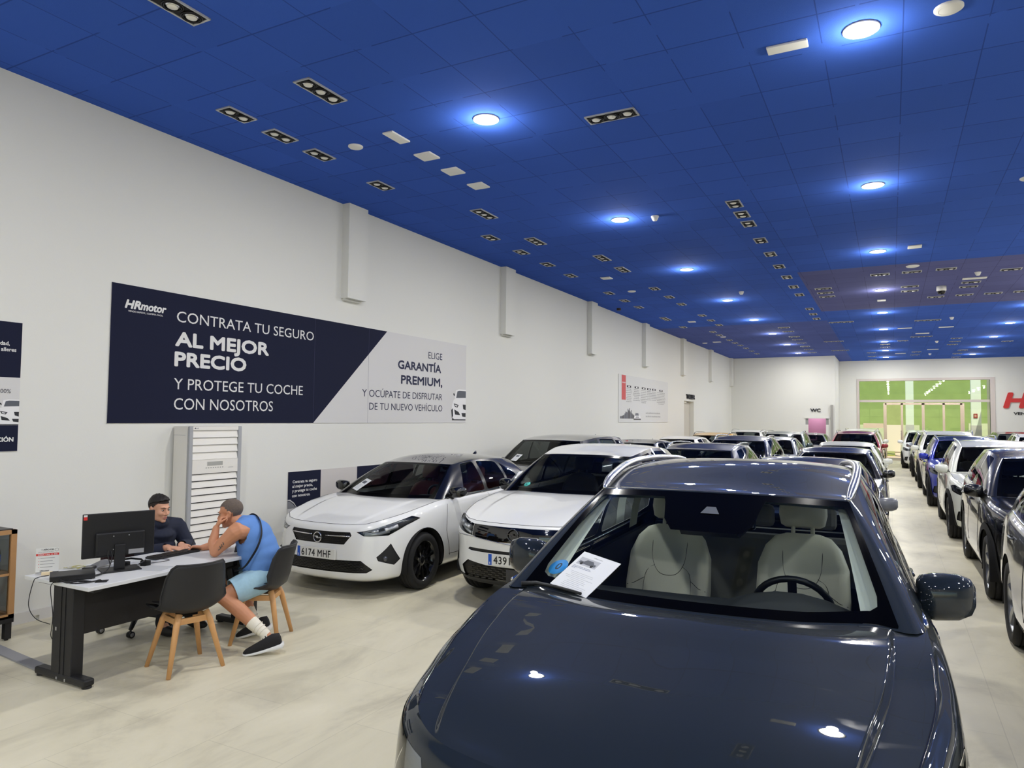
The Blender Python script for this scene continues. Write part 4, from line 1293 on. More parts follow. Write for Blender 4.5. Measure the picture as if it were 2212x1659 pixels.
    def fin(s, v=.93, m=None, rod=False):
        p = s.roof.pt(0, v)
        b = MB()
        if rod:
            b.tube([(p[0], p[1], p[2] - .01), (p[0], p[1] + .03, p[2] + .03), (p[0], p[1] + .14, p[2] + .24)], [.012, .006, .003], 6)
        else:
            rows = []
            for (t, w, h) in ((0, .004, .004), (.25, .020, .020), (.6, .026, .05), (.85, .02, .068), (1.0, .012, .060), (1.04, .008, .0)):
                rows.append([(-w, p[1] - .09 + t * .17, p[2] - .015), (-w * .35, p[1] - .09 + t * .17, p[2] + h * .8), (0, p[1] - .09 + t * .17, p[2] + h), (w * .35, p[1] - .09 + t * .17, p[2] + h * .8), (w, p[1] - .09 + t * .17, p[2] - .015)])
            b.grid(rows, 0, True)
        s.add('roof_antenna', b.mesh('roof_antenna', [m or GLOSSBLK]), slot='fin')
    def wipers(s):
        for x0, x1 in ((.05, .58), (-.50, .02)):
            b = MB(); pts = []
            for t in np.linspace(0, 1, 6):
                x = x0 + (x1 - x0) * t
                u = min(abs(x) / .62 * 2.0, 2.3); sg = 1 if x >= 0 else -1
                p, n_, a_, b_ = s.cab.frame(sg * u, .012 + .012 * t)
                pts.append(p + n_ * .010)
            b.tube(pts, .006, 6, 0)
            s.add('wiper', b.mesh('wiper', [CLAD]))
    def plate(s, z, text='', front=True, dy=.012):
        uv = s.front_uv([(0.0001, z)], (0, .3))[0]
        p = s.wall.pt(uv[0], uv[1])
        b = MB().cbox((0, p[1] - dy, z), (.52, .012, .11), 0)
        b.box((-.26, p[1] - dy - .0072, z - .054), (-.222, p[1] - dy - .006, z + .054), 1)
        M = basis((-.20, p[1] - dy - .0074, z - .038), (1, 0, 0), (0, 0, 1))
        if text:
            w = .18 if len(text) == 4 else .40
            add_text(b, text, M, w, .077, 2, .02, spacing=1.1)
            add_text(b, 'E', basis((-.248, p[1] - dy - .0076, z - .045), (1, 0, 0), (0, 0, 1)), None, .022, 0, .03)
        s.add('number_plate', b.mesh('number_plate', [PLATEW, PLATEB, PLATEK]))
    def seam(s, patch, pts, b, r=.0035, mi=0):
        """dark panel gap drawn as a thin strip lying on the patch"""
        P = []
        for k in range(len(pts) - 1):
            for t in np.linspace(0, 1, 8, endpoint=(k == len(pts) - 2)):
                u = pts[k][0] + (pts[k + 1][0] - pts[k][0]) * t; v = pts[k][1] + (pts[k + 1][1] - pts[k][1]) * t
                P.append(s.patches[patch].pt(u, v))
        b.tube(P, r, 5, mi)
    def stamp(s, name, x, y, rot, label, group=None, paints=None, skip=(), zs=1.0):
        """place one car: x,y is its front bumper centre, facing -y; rot turns it about that point"""
        L = s.sp['L']
        c, sn = math.cos(rot), math.sin(rot)
        r = empty(name, (x - sn * L / 2, y + c * L / 2, 0), rot, label, 'car', group)
        r.scale = (1, 1, zs)
        T = Matrix.Translation((0, -L / 2, 0))
        paints = paints or {}
        for (n, me, M, subs, slot) in s.parts:
            if n in skip: continue
            o = bpy.data.objects.new(n, me); link(o, r)
            o.matrix_local = T @ M if M is not None else T
            if slot and slot in paints and slot != 'rim':
                o.material_slots[0].link = 'OBJECT'; o.material_slots[0].material = paints[slot]
            for (sn_, sme) in subs:
                so_ = bpy.data.objects.new(sn_, sme); link(so_, o)
                if slot == 'rim' and 'rim' in paints:
                    so_.material_slots[0].link = 'OBJECT'; so_.material_slots[0].material = paints['rim']
        return r
# ---------------------------------------------------------------- car types
def cabin_cuts(c, ws=2.22, frit=(.17, .06, .93), side=None, inner_pad=True):
    """windscreen with dark border, side windows, rear window"""
    p = c.cab
    outer = rpoly([(-ws - .12, .015), (ws + .12, .015), (ws, .965), (-ws, .965)], .03, 2)
    p.cut(outer, 'windscreen_border')
    w2 = ws - frit[0]
    nb = frit[3] if len(frit) > 3 else 0
    inn = [(-w2 - .05, frit[1]), (w2 + .05, frit[1]), (w2 - .04, frit[2]), (-w2 + .04, frit[2])]
    p.cut(rpoly(inn, .09, 5), 'windscreen', tuple(k for k, v in p.names.items() if v == 'windscreen_border'))
    for nm, poly in side:
        uv = c.cab_side_uv(rpoly(poly, .10, 3))
        c.both('cab', uv, nm)
    p.cut(rpoly([(7.75, .08), (9, .06), (9, .90), (7.85, .90)], .06, 3), 'rear_window')
    p.cut(rpoly([(-9, .06), (-7.75, .08), (-7.85, .90), (-9, .90)], .06, 3), 'rear_window')

def common(c, bodym, roofm, pillarm=None, lens=True):
    c.arches(trim=c.sp.get('archtrim', .05))

# --- large dark SUV in front
def build_suv_hero():
    sp = dict(L=4.75, hw=.975, zb=.24, fo=.88, wb=2.90, R=.375, tw=.245, ybase=1.40, yC=4.10, q=2, front_round=1.45,
              zs=[.90, .905, .92, .955, 1.00, 1.045, 1.125, 1.13, 1.14, 1.16, 1.14, 1.12, 1.11],
              cowl=[(0, 1.17, 1.130), (.40, 1.205, 1.130), (.68, 1.32, 1.127)],
              top=[(0, 1.975, 1.553), (.36, 1.985, 1.551), (.585, 2.035, 1.54), (.645, 2.14, 1.538), (.69, 2.70, 1.60), (.685, 3.30, 1.612), (.64, 3.95, 1.585), (.56, 4.30, 1.55), (.34, 4.36, 1.56), (0, 4.38, 1.565)],
              roof_crown=.035, roof_cross=.035, hood_crown=.020, bulge=[.003, .003, .006, .012, .026, .028, .028, .03, .03, .02], crease=(.67, .79, .042, .020), archtrim=.0,
              rows=[(.00, .10), (.07, .03), (.28, .0), (.50, .0), (.72, .010), (.92, .030), (1.0, .085)])
    c = Car(sp)
    c.arches(trim=.05)
    # windscreen
    p = c.cab
    ws = 2.36
    p.cut(rpoly([(-ws - .10, .012), (ws + .10, .012), (ws, .985), (-ws, .985)], .02, 2), 'windscreen_border')
    wb_ = tuple(k for k, v in p.names.items() if v == 'windscreen_border')
    a = [(-2.20, .155), (-1.5, .125), (1.5, .125), (2.20, .155), (2.10, .90), (.62, .915), (.50, .70), (.40, .625), (-.40, .625), (-.50, .70), (-.62, .915), (-2.10, .90)]
    # clear area in three convex pieces around the camera housing
    p.cut(rpoly([(-2.22, .15), (2.22, .15), (2.155, .60), (-2.155, .60)], .001, 1)[0:0] or [(-2.25, .20), (-2.21, .13), (-2.08, .095), (-1.2, .075), (1.2, .075), (2.08, .095), (2.21, .13), (2.25, .20), (2.17, .60), (-2.17, .60)], 'windscreen', wb_)
    p.cut([(.42, .60), (2.17, .60), (2.115, .86), (2.06, .905), (1.96, .92), (.66, .92), (.62, .86), (.55, .70)], 'windscreen', wb_)
    p.cut([(-.42, .60), (-.55, .70), (-.62, .86), (-.66, .92), (-1.96, .92), (-2.06, .905), (-2.115, .86), (-2.17, .60)], 'windscreen', wb_)
    for nm, poly in (('side_window', [(1.80, 1.17), (2.72, 1.165), (2.72, 1.545), (2.32, 1.52)]), ('side_window', [(2.80, 1.165), (3.62, 1.175), (3.60, 1.54), (2.80, 1.55)]), ('side_window', [(3.70, 1.19), (4.0, 1.22), (3.82, 1.48), (3.70, 1.51)])):
        uv = c.cab_side_uv(rpoly(poly, .08, 3)); c.both('cab', uv, nm)
    p.cut(rpoly([(7.75, .10), (9, .06), (9, .88), (7.85, .88)], .06, 3), 'rear_window')
    p.cut(rpoly([(-9, .06), (-7.75, .10), (-7.85, .88), (-9, .88)], .06, 3), 'rear_window')
    # lamps and grille
    hl = c.front_uv([(.54, .70), (.60, .865), (.80, .905), (.945, .93), (.962, .90), (.93, .78), (.80, .70)], (1.2, 4.9))
    c.both('wall', hl, 'headlight')
    g = c.wall.inv([(.0001, .52), (.0001, .80), (.46, .80), (.50, .68), (.42, .52)], [0, 2], (0, 2.4), (0, c.vmax))
    g = [(q[0], q[1]) for q in g]
    gg = [(-u, v) for u, v in g[::-1] if u > .02] + [q for q in g if q[0] > .02]
    c.wall.cut(gg, 'grille')
    body = mat('midnight_blue_metallic', (30, 37, 44), .5, 0, 1.0, .012, spec=.04)
    c.take('wall', 'main', 'body', [body], slot='body')
    for ax in ('front', 'rear'): c.take_both('wall', 'wheel_arch_trim_' + ax, 'wheel_arch_trim', [body], .006, slot='body')
    c.take_both('wall', 'headlight', 'headlight_housing', [LAMPIN], -.03)
    c.take_both('wall', 'headlight', 'headlight', [LENS], .002)
    c.take('wall', 'grille', 'grille', [GLOSSBLK], -.02)
    gb = MB()
    for x in np.linspace(-.40, .40, 21):
        uv = c.wall.inv([(abs(x) + 1e-4, .54), (abs(x) + 1e-4, .78)], [0, 2], (0, 2.4), (0, c.vmax))
        gb.tube([c.wall.pt(math.copysign(u, x), v) for u, v in ((uv[0]), ((uv[0][0] + uv[1][0]) / 2, (uv[0][1] + uv[1][1]) / 2), (uv[1]))], .006, 6)
    c.add('grille_bars', gb.mesh('grille_bars', [CHR]))
    c.take('hood', 'main', 'bonnet', [bonnet_mat(body)], slot=None)
    c.take('cab', 'main', 'cabin_frame', [body], slot='body')
    c.take('cab', 'windscreen_border', 'windscreen_border', [FRIT], .001)
    c.take('cab', 'windscreen', 'windscreen', [WIND], .001)
    c.take_both('cab', 'side_window', 'side_window', [SIDEG], .001)
    c.take('cab', 'rear_window', 'rear_window', [SIDEG], .001)
    c.take('roof', 'main', 'roof', [body], slot='body')
    # pale pillar and roof lining seen through the glass
    lin = mat('pale_headlining', (228, 232, 222), .85)
    q = Patch(c.cab_fn, dens([(-3.2, -2.0, 6)]), dens([(.06, .99, 10)]), True)
    c.add('pillar_trim', q.mesh('pillar_trim', 'main', [lin], .05))
    q = Patch(c.cab_fn, dens([(2.0, 3.2, 6)]), dens([(.06, .99, 10)]), True)
    c.add('pillar_trim', q.mesh('pillar_trim', 'main', [lin], .05))
    q = Patch(c.cab_fn, dens([(4.75, 5.05, 2)]), dens([(.0, .99, 8)]), True)
    c.add('pillar_trim', q.mesh('pillar_trim', 'main', [lin], .05))
    q = Patch(c.cab_fn, dens([(-5.05, -4.75, 2)]), dens([(.0, .99, 8)]), True)
    c.add('pillar_trim', q.mesh('pillar_trim', 'main', [lin], .05))
    q = Patch(c.roof_fn, dens([(-.98, .98, 10)]), dens([(.02, .98, 10)]), True)
    c.add('headlining', q.mesh('headlining', 'main', [lin], .055))
    leather = mat('pale_grey_leather', (226, 221, 208), .55, bump=.08, bscale=160)
    c.interior(leather, DASH, 2, 1)
    # sun visors
    for sg in (1, -1):
        m = MB().cbox((0, 0, 0), (.36, .14, .016), 0, Matrix.Translation((sg * .36, 2.13, 1.525)) @ Matrix.Rotation(D(14), 4, 'X'), bev=.006)
        c.add('sun_visor', m.mesh('sun_visor', [mat('visor_grey', (150, 150, 144), .8)]))
    # camera housing and inner mirror
    ch = MB()
    pts = []
    for (u, v) in ((0, .64), (0, .80), (0, .97)): pts.append(c.cab.pt(u, v))
    ch.grid([[tuple(c.cab.pt(u, v) + np.array([0, d, -d * .8])) for u in np.linspace(-w, w, 7)] for (v, w, d) in ((.975, .60, .01), (.975, .60, .06), (.80, .50, .09), (.66, .36, .08), (.635, .34, .01))], 0, True)
    c.add('camera_housing', ch.mesh('camera_housing', [mat('dark_housing', (14, 15, 17), .5)]))
    mr = MB().cbox((0, 0, 0), (.26, .03, .075), 0, Matrix.Translation((.06, 2.03, 1.40)) @ Matrix.Rotation(D(8), 4, 'Z'), bev=.012)
    c.add('rear_view_mirror', mr.mesh('rear_view_mirror', [GLOSSBLK]))
    em = MB()
    f = c.cab.frame(0, .80); M_ = basis(Vector(f[0]) + Vector(f[1]) * .004, (1, 0, 0), Vector(c.cab.pt(0, .85) - c.cab.pt(0, .8)))
    em.add([(-.045, -.03, 0), (.045, -.03, 0), (.022, .03, 0), (-.022, .03, 0)], [(0, 1, 2, 3)], 0, False, M_)
    c.add('camera_window', em.mesh('camera_window', [mat('camera_window_grey', (104, 108, 114), .2)]))
    c.mirrors(1.150, 1.86, 1.115, (.225, .16, .205), body, 'body', foot=(.86, 1.86, 1.05))
    c.rails(.93, .0, .93, .03, r=.024)
    c.fin(.90, body)
    w_ = MB(); pts = []
    for u, v in ((-2.46, .012), (-2.2, .016), (-1.7, .014), (-1.2, .008)):
        f = c.cab.frame(u, v); pts.append(f[0] + f[1] * .014)
    w_.tube(pts, [.012, .010, .008, .007], 8); c.add('wiper', w_.mesh('wiper', [CLAD]))
    # panel gaps: bonnet edges, door front edge
    for sg in (1, -1):
        b = MB(); c.seam('hood', [(sg * .985, .0), (sg * .985, 1.0)], b)
        uv = c.side_uv([(1.62, 1.10), (1.50, .9), (1.42, .6), (1.46, .38)])
        c.seam('wall', [(sg * u, v) for u, v in uv], b)
        uv = c.side_uv([(2.78, 1.10), (2.78, .4)]); c.seam('wall', [(sg * u, v) for u, v in uv], b)
        c.add('panel_gap', b.mesh('panel_gap', [GLOSSBLK]))
    # dark window surround and bright sill strip
    for sg in (1, -1):
        b = MB(); b.tube([c.wall.pt(sg * u, c.vmax) + np.array([0, 0, .006]) for u in np.linspace(6.0, 9.3, 20)], .010, 6); c.add('window_strip', b.mesh('window_strip', [CHR]))
        for y in (2.55, 3.50):
            h = MB(); uv = c.side_uv([(y, .95)])[0]; f = c.wall.frame(uv[0], uv[1]); P = f[0] + f[1] * .03; P[0] *= sg
            h.tube([(P[0] - sg * .028, P[1] - .11, P[2]), (P[0], P[1] - .09, P[2]), (P[0], P[1] + .09, P[2]), (P[0] - sg * .028, P[1] + .11, P[2])], .013, 8)
            c.add('door_handle', h.mesh('door_handle', [body]))
    c.underbody()
    c.wheels('double', ALLOY)
    return c

def bonnet_mat(body):
    """dark metallic paint with faint polishing smears"""
    m = bpy.data.materials.new('smeared_bonnet_paint'); m.use_nodes = True
    t = m.node_tree; b = t.nodes['Principled BSDF']; src = body.node_tree.nodes['Principled BSDF']
    for k in ('Base Color', 'Metallic', 'Roughness', 'Coat Weight', 'Coat Roughness', 'Specular IOR Level'): b.inputs[k].default_value = src.inputs[k].default_value
    tc = t.nodes.new('ShaderNodeTexCoord')
    mp = t.nodes.new('ShaderNodeMapping'); mp.inputs['Scale'].default_value = (2.2, 9, 1); mp.inputs['Rotation'].default_value = (0, 0, .5)
    n = t.nodes.new('ShaderNodeTexNoise'); n.inputs['Scale'].default_value = 1.6; n.inputs['Detail'].default_value = 3; n.inputs['Distortion'].default_value = .8
    r = t.nodes.new('ShaderNodeValToRGB'); e = r.color_ramp.elements; e[0].position = .58; e[0].color = (0, 0, 0, 1); e[1].position = .78; e[1].color = (1, 1, 1, 1)
    t.links.new(tc.outputs['Object'], mp.inputs[0]); t.links.new(mp.outputs[0], n.inputs['Vector']); t.links.new(n.outputs['Fac'], r.inputs[0])
    mr = t.nodes.new('ShaderNodeMapRange'); mr.inputs[3].default_value = .015; mr.inputs[4].default_value = .17
    t.links.new(r.outputs[0], mr.inputs[0]); t.links.new(mr.outputs[0], b.inputs['Coat Roughness'])
    return m
# --- other cars
WHITEP = paint('white_car_paint', (232, 233, 232), 0, .3)
BLACKP = paint('black_car_paint', (9, 9, 11), .2, .25)
GREYP = paint('grey_metallic_paint', (92, 94, 97), .75, .3)
SILVERP = paint('silver_metallic_paint', (150, 154, 158), .8, .3)
NAVYP = paint('navy_metallic_paint', (22, 28, 52), .5, .28)
BLUEP = paint('vivid_blue_paint', (28, 44, 158), .45, .28)
REDP = paint('red_car_paint', (132, 14, 22), .3, .28)
YELLOWP = paint('yellow_car_paint', (216, 162, 24), 0, .3)
GREENP = paint('grey_green_paint', (66, 82, 84), .6, .3)
CREAMP = paint('pearl_white_paint', (222, 224, 214), .1, .3)

def mirror_poly(pts):
    """half outline (x>0 then back to x=0) made symmetric about x=0"""
    r = [p for p in pts if p[0] > .02]
    return [(-u, v) for u, v in r[::-1]] + r

def finish(c, o):
    """cut out and assemble the panels of one car type"""
    p = c.cab
    c.arches(trim=o.get('archtrim', .0))
    ws = o.get('ws', 2.36); mg = o.get('frit', .14)
    p.cut(rpoly([(-ws - .10, .012), (ws + .10, .012), (ws, .985), (-ws, .985)], .02, 2), 'windscreen_border')
    wbt = tuple(k for k, v in p.names.items() if v == 'windscreen_border')
    w2 = ws - mg
    p.cut(rpoly([(-w2 - .04, .085), (w2 + .04, .085), (w2 - .04, .93), (-w2 + .04, .93)], .06, 4), 'windscreen', wbt)
    if o.get('pillar_cut'):
        uv = c.cab_side_uv(o['pillar_cut']); c.both('cab', uv, 'rear_quarter')
    for poly in o['windows']:
        uv = c.cab_side_uv(rpoly(poly, .10, 3)); c.both('cab', uv, 'side_window', ('main', 'rear_quarter'))
    p.cut(rpoly([(7.75, .10), (9, .06), (9, .88), (7.85, .88)], .06, 3), 'rear_window')
    p.cut(rpoly([(-9, .06), (-7.75, .10), (-7.85, .88), (-9, .88)], .06, 3), 'rear_window')
    for nm, poly in o.get('front', ()):      # symmetric central shapes
        c.wall.cut(mirror_poly(c.front_uv(poly, (0, 4.2))), nm)
    for nm, poly in o.get('front_sides', ()):
        c.both('wall', c.front_uv(poly, (.6, 4.9)), nm)
    if o.get('cladding'):                    # dark sills and lower bumpers
        v = o['cladding']
        for k in range(24):
            u0 = -12 + k
            c.wall.cut([(u0, -.01), (u0 + 1, -.01), (u0 + 1, v), (u0, v)], 'lower_cladding')
    tl = o.get('tail')
    if tl:
        uv = c.wall.inv(tl, [1, 2], (8.6, 10.9), (0, c.vmax)); c.both('wall', uv, 'tail_lamp')
    B = o.get('paint', WHITEP); RF = o.get('roofpaint', B); FR = o.get('framepaint', B)
    T = o.get('trimmat', CLAD)
    c.take('wall', 'main', 'body', [B], slot='body')
    for ax in ('front', 'rear'): c.take_both('wall', 'wheel_arch_trim_' + ax, 'wheel_arch_trim', [T], .008)
    c.take('wall', 'lower_cladding', 'lower_cladding', [T], .006)
    c.take_both('wall', 'tail_lamp', 'tail_lamp', [TAIL], .004)
    c.take('hood', 'main', 'bonnet', [B], slot='body')
    c.take('cab', 'main', 'cabin_frame', [FR], slot='frame')
    c.take_both('cab', 'rear_quarter', 'rear_quarter', [B], slot='body')
    c.take('cab', 'windscreen_border', 'windscreen_border', [FRIT], .001)
    c.take('cab', 'windscreen', 'windscreen', [o.get('wglass', WIND)], .001)
    c.take_both('cab', 'side_window', 'side_window', [o.get('sglass', SIDEG)], .001)
    c.take('cab', 'rear_window', 'rear_window', [DARKG], .001)
    c.take('roof', 'main', 'roof', [RF], slot='roof')
    done = set()
    for nm, _ in o.get('front', ()):
        if nm not in done: c.take('wall', nm, nm, [o.get('mats', {}).get(nm, CLAD)], o.get('offs', {}).get(nm, -.015)); done.add(nm)
    for nm, _ in o.get('front_sides', ()):
        if nm in done: continue
        done.add(nm)
        if nm == 'headlight':
            c.take_both('wall', nm, 'headlight_housing', [LAMPDK], -.045)
            c.take_both('wall', nm, 'headlight', [LENS], .002)
        else: c.take_both('wall', nm, nm, [o.get('mats', {}).get(nm, CLAD)], o.get('offs', {}).get(nm, -.015))
    for el in o.get('lamps', ()):            # bright bits inside the lamps
        for sg in (1, -1):
            m = MB()
            for poly, r in el:
                uv = c.front_uv(poly, (.6, 4.9)); pts = []
                for u, v in uv:
                    f = c.wall.frame(u, v); P = f[0] - f[1] * .02; P[0] *= sg; pts.append(P)
                m.tube(pts, r, 8)
            c.add('lamp_element', m.mesh('lamp_element', [LAMPIN]))
    lin = mat('grey_headlining', (120, 120, 120), .85)
    q = Patch(c.roof_fn, dens([(-.97, .97, 8)]), dens([(.03, .97, 8)]), True)
    c.add('headlining', q.mesh('headlining', 'main', [lin], .04))
    c.interior(o.get('seat', SEATDK), DASH, o.get('detail', 1), 1)
    hz = o.get('handle_z')
    if hz:
        for sg in (1, -1):
            for y in o['handle_y']:
                uv = c.side_uv([(y, hz)])[0]; f = c.wall.frame(uv[0], uv[1]); P = f[0] + f[1] * .02; P[0] *= sg
                hd = MB(); hd.tube([(P[0] - sg * .02, P[1] - .09, P[2]), (P[0], P[1] - .07, P[2]), (P[0], P[1] + .07, P[2]), (P[0] - sg * .02, P[1] + .09, P[2])], .012, 8)
                c.add('door_handle', hd.mesh('door_handle', [B]), slot='body')
    for sg in (1, -1):
        sm = MB(); c.seam('hood', [(sg * .99, .02), (sg * .99, 1.0)], sm, .003)
        for ln in o.get('gaps', ()):
            uv = c.side_uv(ln); c.seam('wall', [(sg * u, v) for u, v in uv], sm, .003)
        if sg > 0: c.seam('hood', [(-.99, .004), (0, .004), (.99, .004)], sm, .003)
        c.add('panel_gap', sm.mesh('panel_gap', [DARKGAP]))
    for sg in (1, -1):
        b = MB(); b.tube([c.wall.pt(sg * u, c.vmax) + np.array([0, 0, .004]) for u in np.linspace(6.0, 9.2, 16)], .009, 6)
        c.add('window_strip', b.mesh('window_strip', [o.get('stripmat', GLOSSBLK)]))
    c.underbody()
    c.wheels(o.get('wheel', 'double'), o.get('rim', ALLOY))
    c.mirrors(*o['mirror'], capm=o.get('mirrorpaint', GLOSSBLK), slot='mirror', foot=o.get('mfoot'))
    if o.get('rails'): c.rails(*o['rails'])
    if 'fin' in o: c.fin(o['fin'], GLOSSBLK, o.get('rod', False))
    return c

def emblem_bolt(c, z, r, m, dy=.02):
    """ring crossed by a lightning bolt"""
    uv = c.front_uv([(1e-4, z)], (0, .3))[0]; p = c.wall.pt(uv[0], uv[1])
    b = MB(); y = p[1] - dy
    b.tube([(r * math.cos(a), y, z + r * math.sin(a)) for a in np.linspace(0, 2 * PI, 29)], r * .11, 8, caps=False)
    k = r
    b.prism([(-1.35 * k, .12 * k), (.15 * k, .26 * k), (-.30 * k, -.06 * k), (1.35 * k, -.12 * k), (-.15 * k, -.26 * k), (.30 * k, .06 * k)][::1], -.006, .006, 0, basis((0, y, z), (1, 0, 0), (0, 0, 1)))
    c.add('emblem', b.mesh('emblem', [m]))

def build_hatch_white():
    sp = dict(L=4.06, hw=.8825, zb=.17, fo=.80, wb=2.54, R=.315, tw=.205, ybase=1.32, yC=3.42, q=2, front_round=1.25,
              zs=[.765, .768, .78, .825, .865, .91, .955, .965, .985, 1.02, 1.0, .98, .97],
              cowl=[(0, 1.05, .955), (.36, 1.08, .957), (.59, 1.19, .957)],
              top=[(0, 1.80, 1.338), (.31, 1.81, 1.335), (.485, 1.86, 1.325), (.535, 1.96, 1.325), (.585, 2.35, 1.362), (.585, 2.80, 1.362), (.545, 3.30, 1.335), (.50, 3.58, 1.30), (.3, 3.70, 1.31), (0, 3.72, 1.315)],
              roof_crown=.03, roof_cross=.045, hood_crown=.022, crease=(.50, .62, .010, .05),
              rows=[(.00, .12), (.07, .03), (.26, .0), (.48, .0), (.74, .014), (.92, .035), (1.0, .075)])
    c = Car(sp)
    o = dict(paint=WHITEP, roofpaint=BLACKP, framepaint=BLACKP, archtrim=0, wglass=WIND, sglass=SIDEG, detail=1, seat=mat('dark_red_seat', (84, 24, 28), .7),
             pillar_cut=[(2.98, .95), (3.9, .95), (3.9, 1.20), (3.45, 1.14), (3.12, 1.03)],
             windows=[[(1.72, .985), (2.28, .985), (2.28, 1.345), (2.02, 1.325)], [(2.36, .985), (2.92, 1.015), (2.86, 1.32), (2.36, 1.35)], [(2.98, 1.04), (3.30, 1.12), (2.95, 1.30)]],
             front=[('grille', [(.0001, .548), (.0001, .690), (.395, .695), (.415, .66), (.335, .565)]), ('lower_grille', [(.0001, .275), (.0001, .405), (.53, .405), (.635, .31), (.58, .275)])],
             front_sides=[('headlight', [(.465, .700), (.80, .835), (.835, .80), (.80, .745), (.735, .660), (.54, .660)]), ('fog_recess', [(.755, .575), (.665, .44), (.68, .40), (.775, .345), (.80, .40)])],
             mats={'grille': mat('black_mesh', (7, 7, 8), .4), 'lower_grille': mat('black_mesh', (7, 7, 8), .4), 'fog_recess': CLAD}, offs={'fog_recess': -.005},
             lamps=[[([(.53, .694), (.66, .742), (.79, .80)], .012), ([(.55, .674), (.66, .680), (.74, .705)], .020), ([(.71, .718), (.77, .748)], .030), ([(.61, .700), (.665, .715)], .024)]],
             gaps=[[(1.28, .90), (1.22, .6), (1.30, .30)], [(2.32, .95), (2.32, .30)], [(1.28, .32), (2.32, .30)]],
             handle_z=.84, handle_y=(2.12, 3.02), wheel='ten', rim=DARKALLOY, mirror=(1.02, 1.44, .985, (.20, .13, .135)), mfoot=(.80, 1.44, .965), fin=.82, tail=[(3.72, .80), (3.72, .92), (4.0, .94), (4.04, .82)])
    finish(c, o)
    uv0 = lambda x, z: c.front_uv([(x, z)], (0, 3))[0]
    for sg in (1, -1):
        b = MB(); pts = []
        for x in np.linspace(.095, .40, 6):
            p = c.wall.pt(*uv0(x, .645 + .02 * x)); pts.append((sg * p[0], p[1] - .002, p[2]))
        b.tube(pts, .008, 6); c.add('grille_bar', b.mesh('grille_bar', [CHR]))
    g = MB()
    for z0, z1, xm, n in ((.555, .69, .38, 8), (.285, .40, .56, 7)):
        for k in range(n):
            z = z0 + (z1 - z0) * (k + .5) / n
            xs = np.linspace(1e-4, xm, 26); pr = [c.wall.pt(*uv0(x, z)) for x in xs]
            row = [(-p[0], p[1] + .004, p[2] + .007 * ((i + k) % 2)) for i, p in list(enumerate(pr))[::-1]] + [(p[0], p[1] + .004, p[2] + .007 * ((i + k) % 2)) for i, p in enumerate(pr)]
            g.tube(row, .0028, 4)
    c.add('grille_mesh', g.mesh('grille_mesh', [GLOSSBLK]))
    emblem_bolt(c, .625, .052, CHR)
    c.plate(.46, '6174 MHF', dy=.02)
    for sg in (1, -1):
        f = MB(); p = c.wall.pt(*c.front_uv([(.73, .42)], (1, 4.5))[0]); f.ball((sg * p[0], p[1] - .0, p[2]), .028, 0, 10, 6)
        c.add('fog_lamp', f.mesh('fog_lamp', [mat('fog_lamp_glass', (60, 62, 66), .05, 0, coat=1)]))
    # red shapes of the front seats
    return c

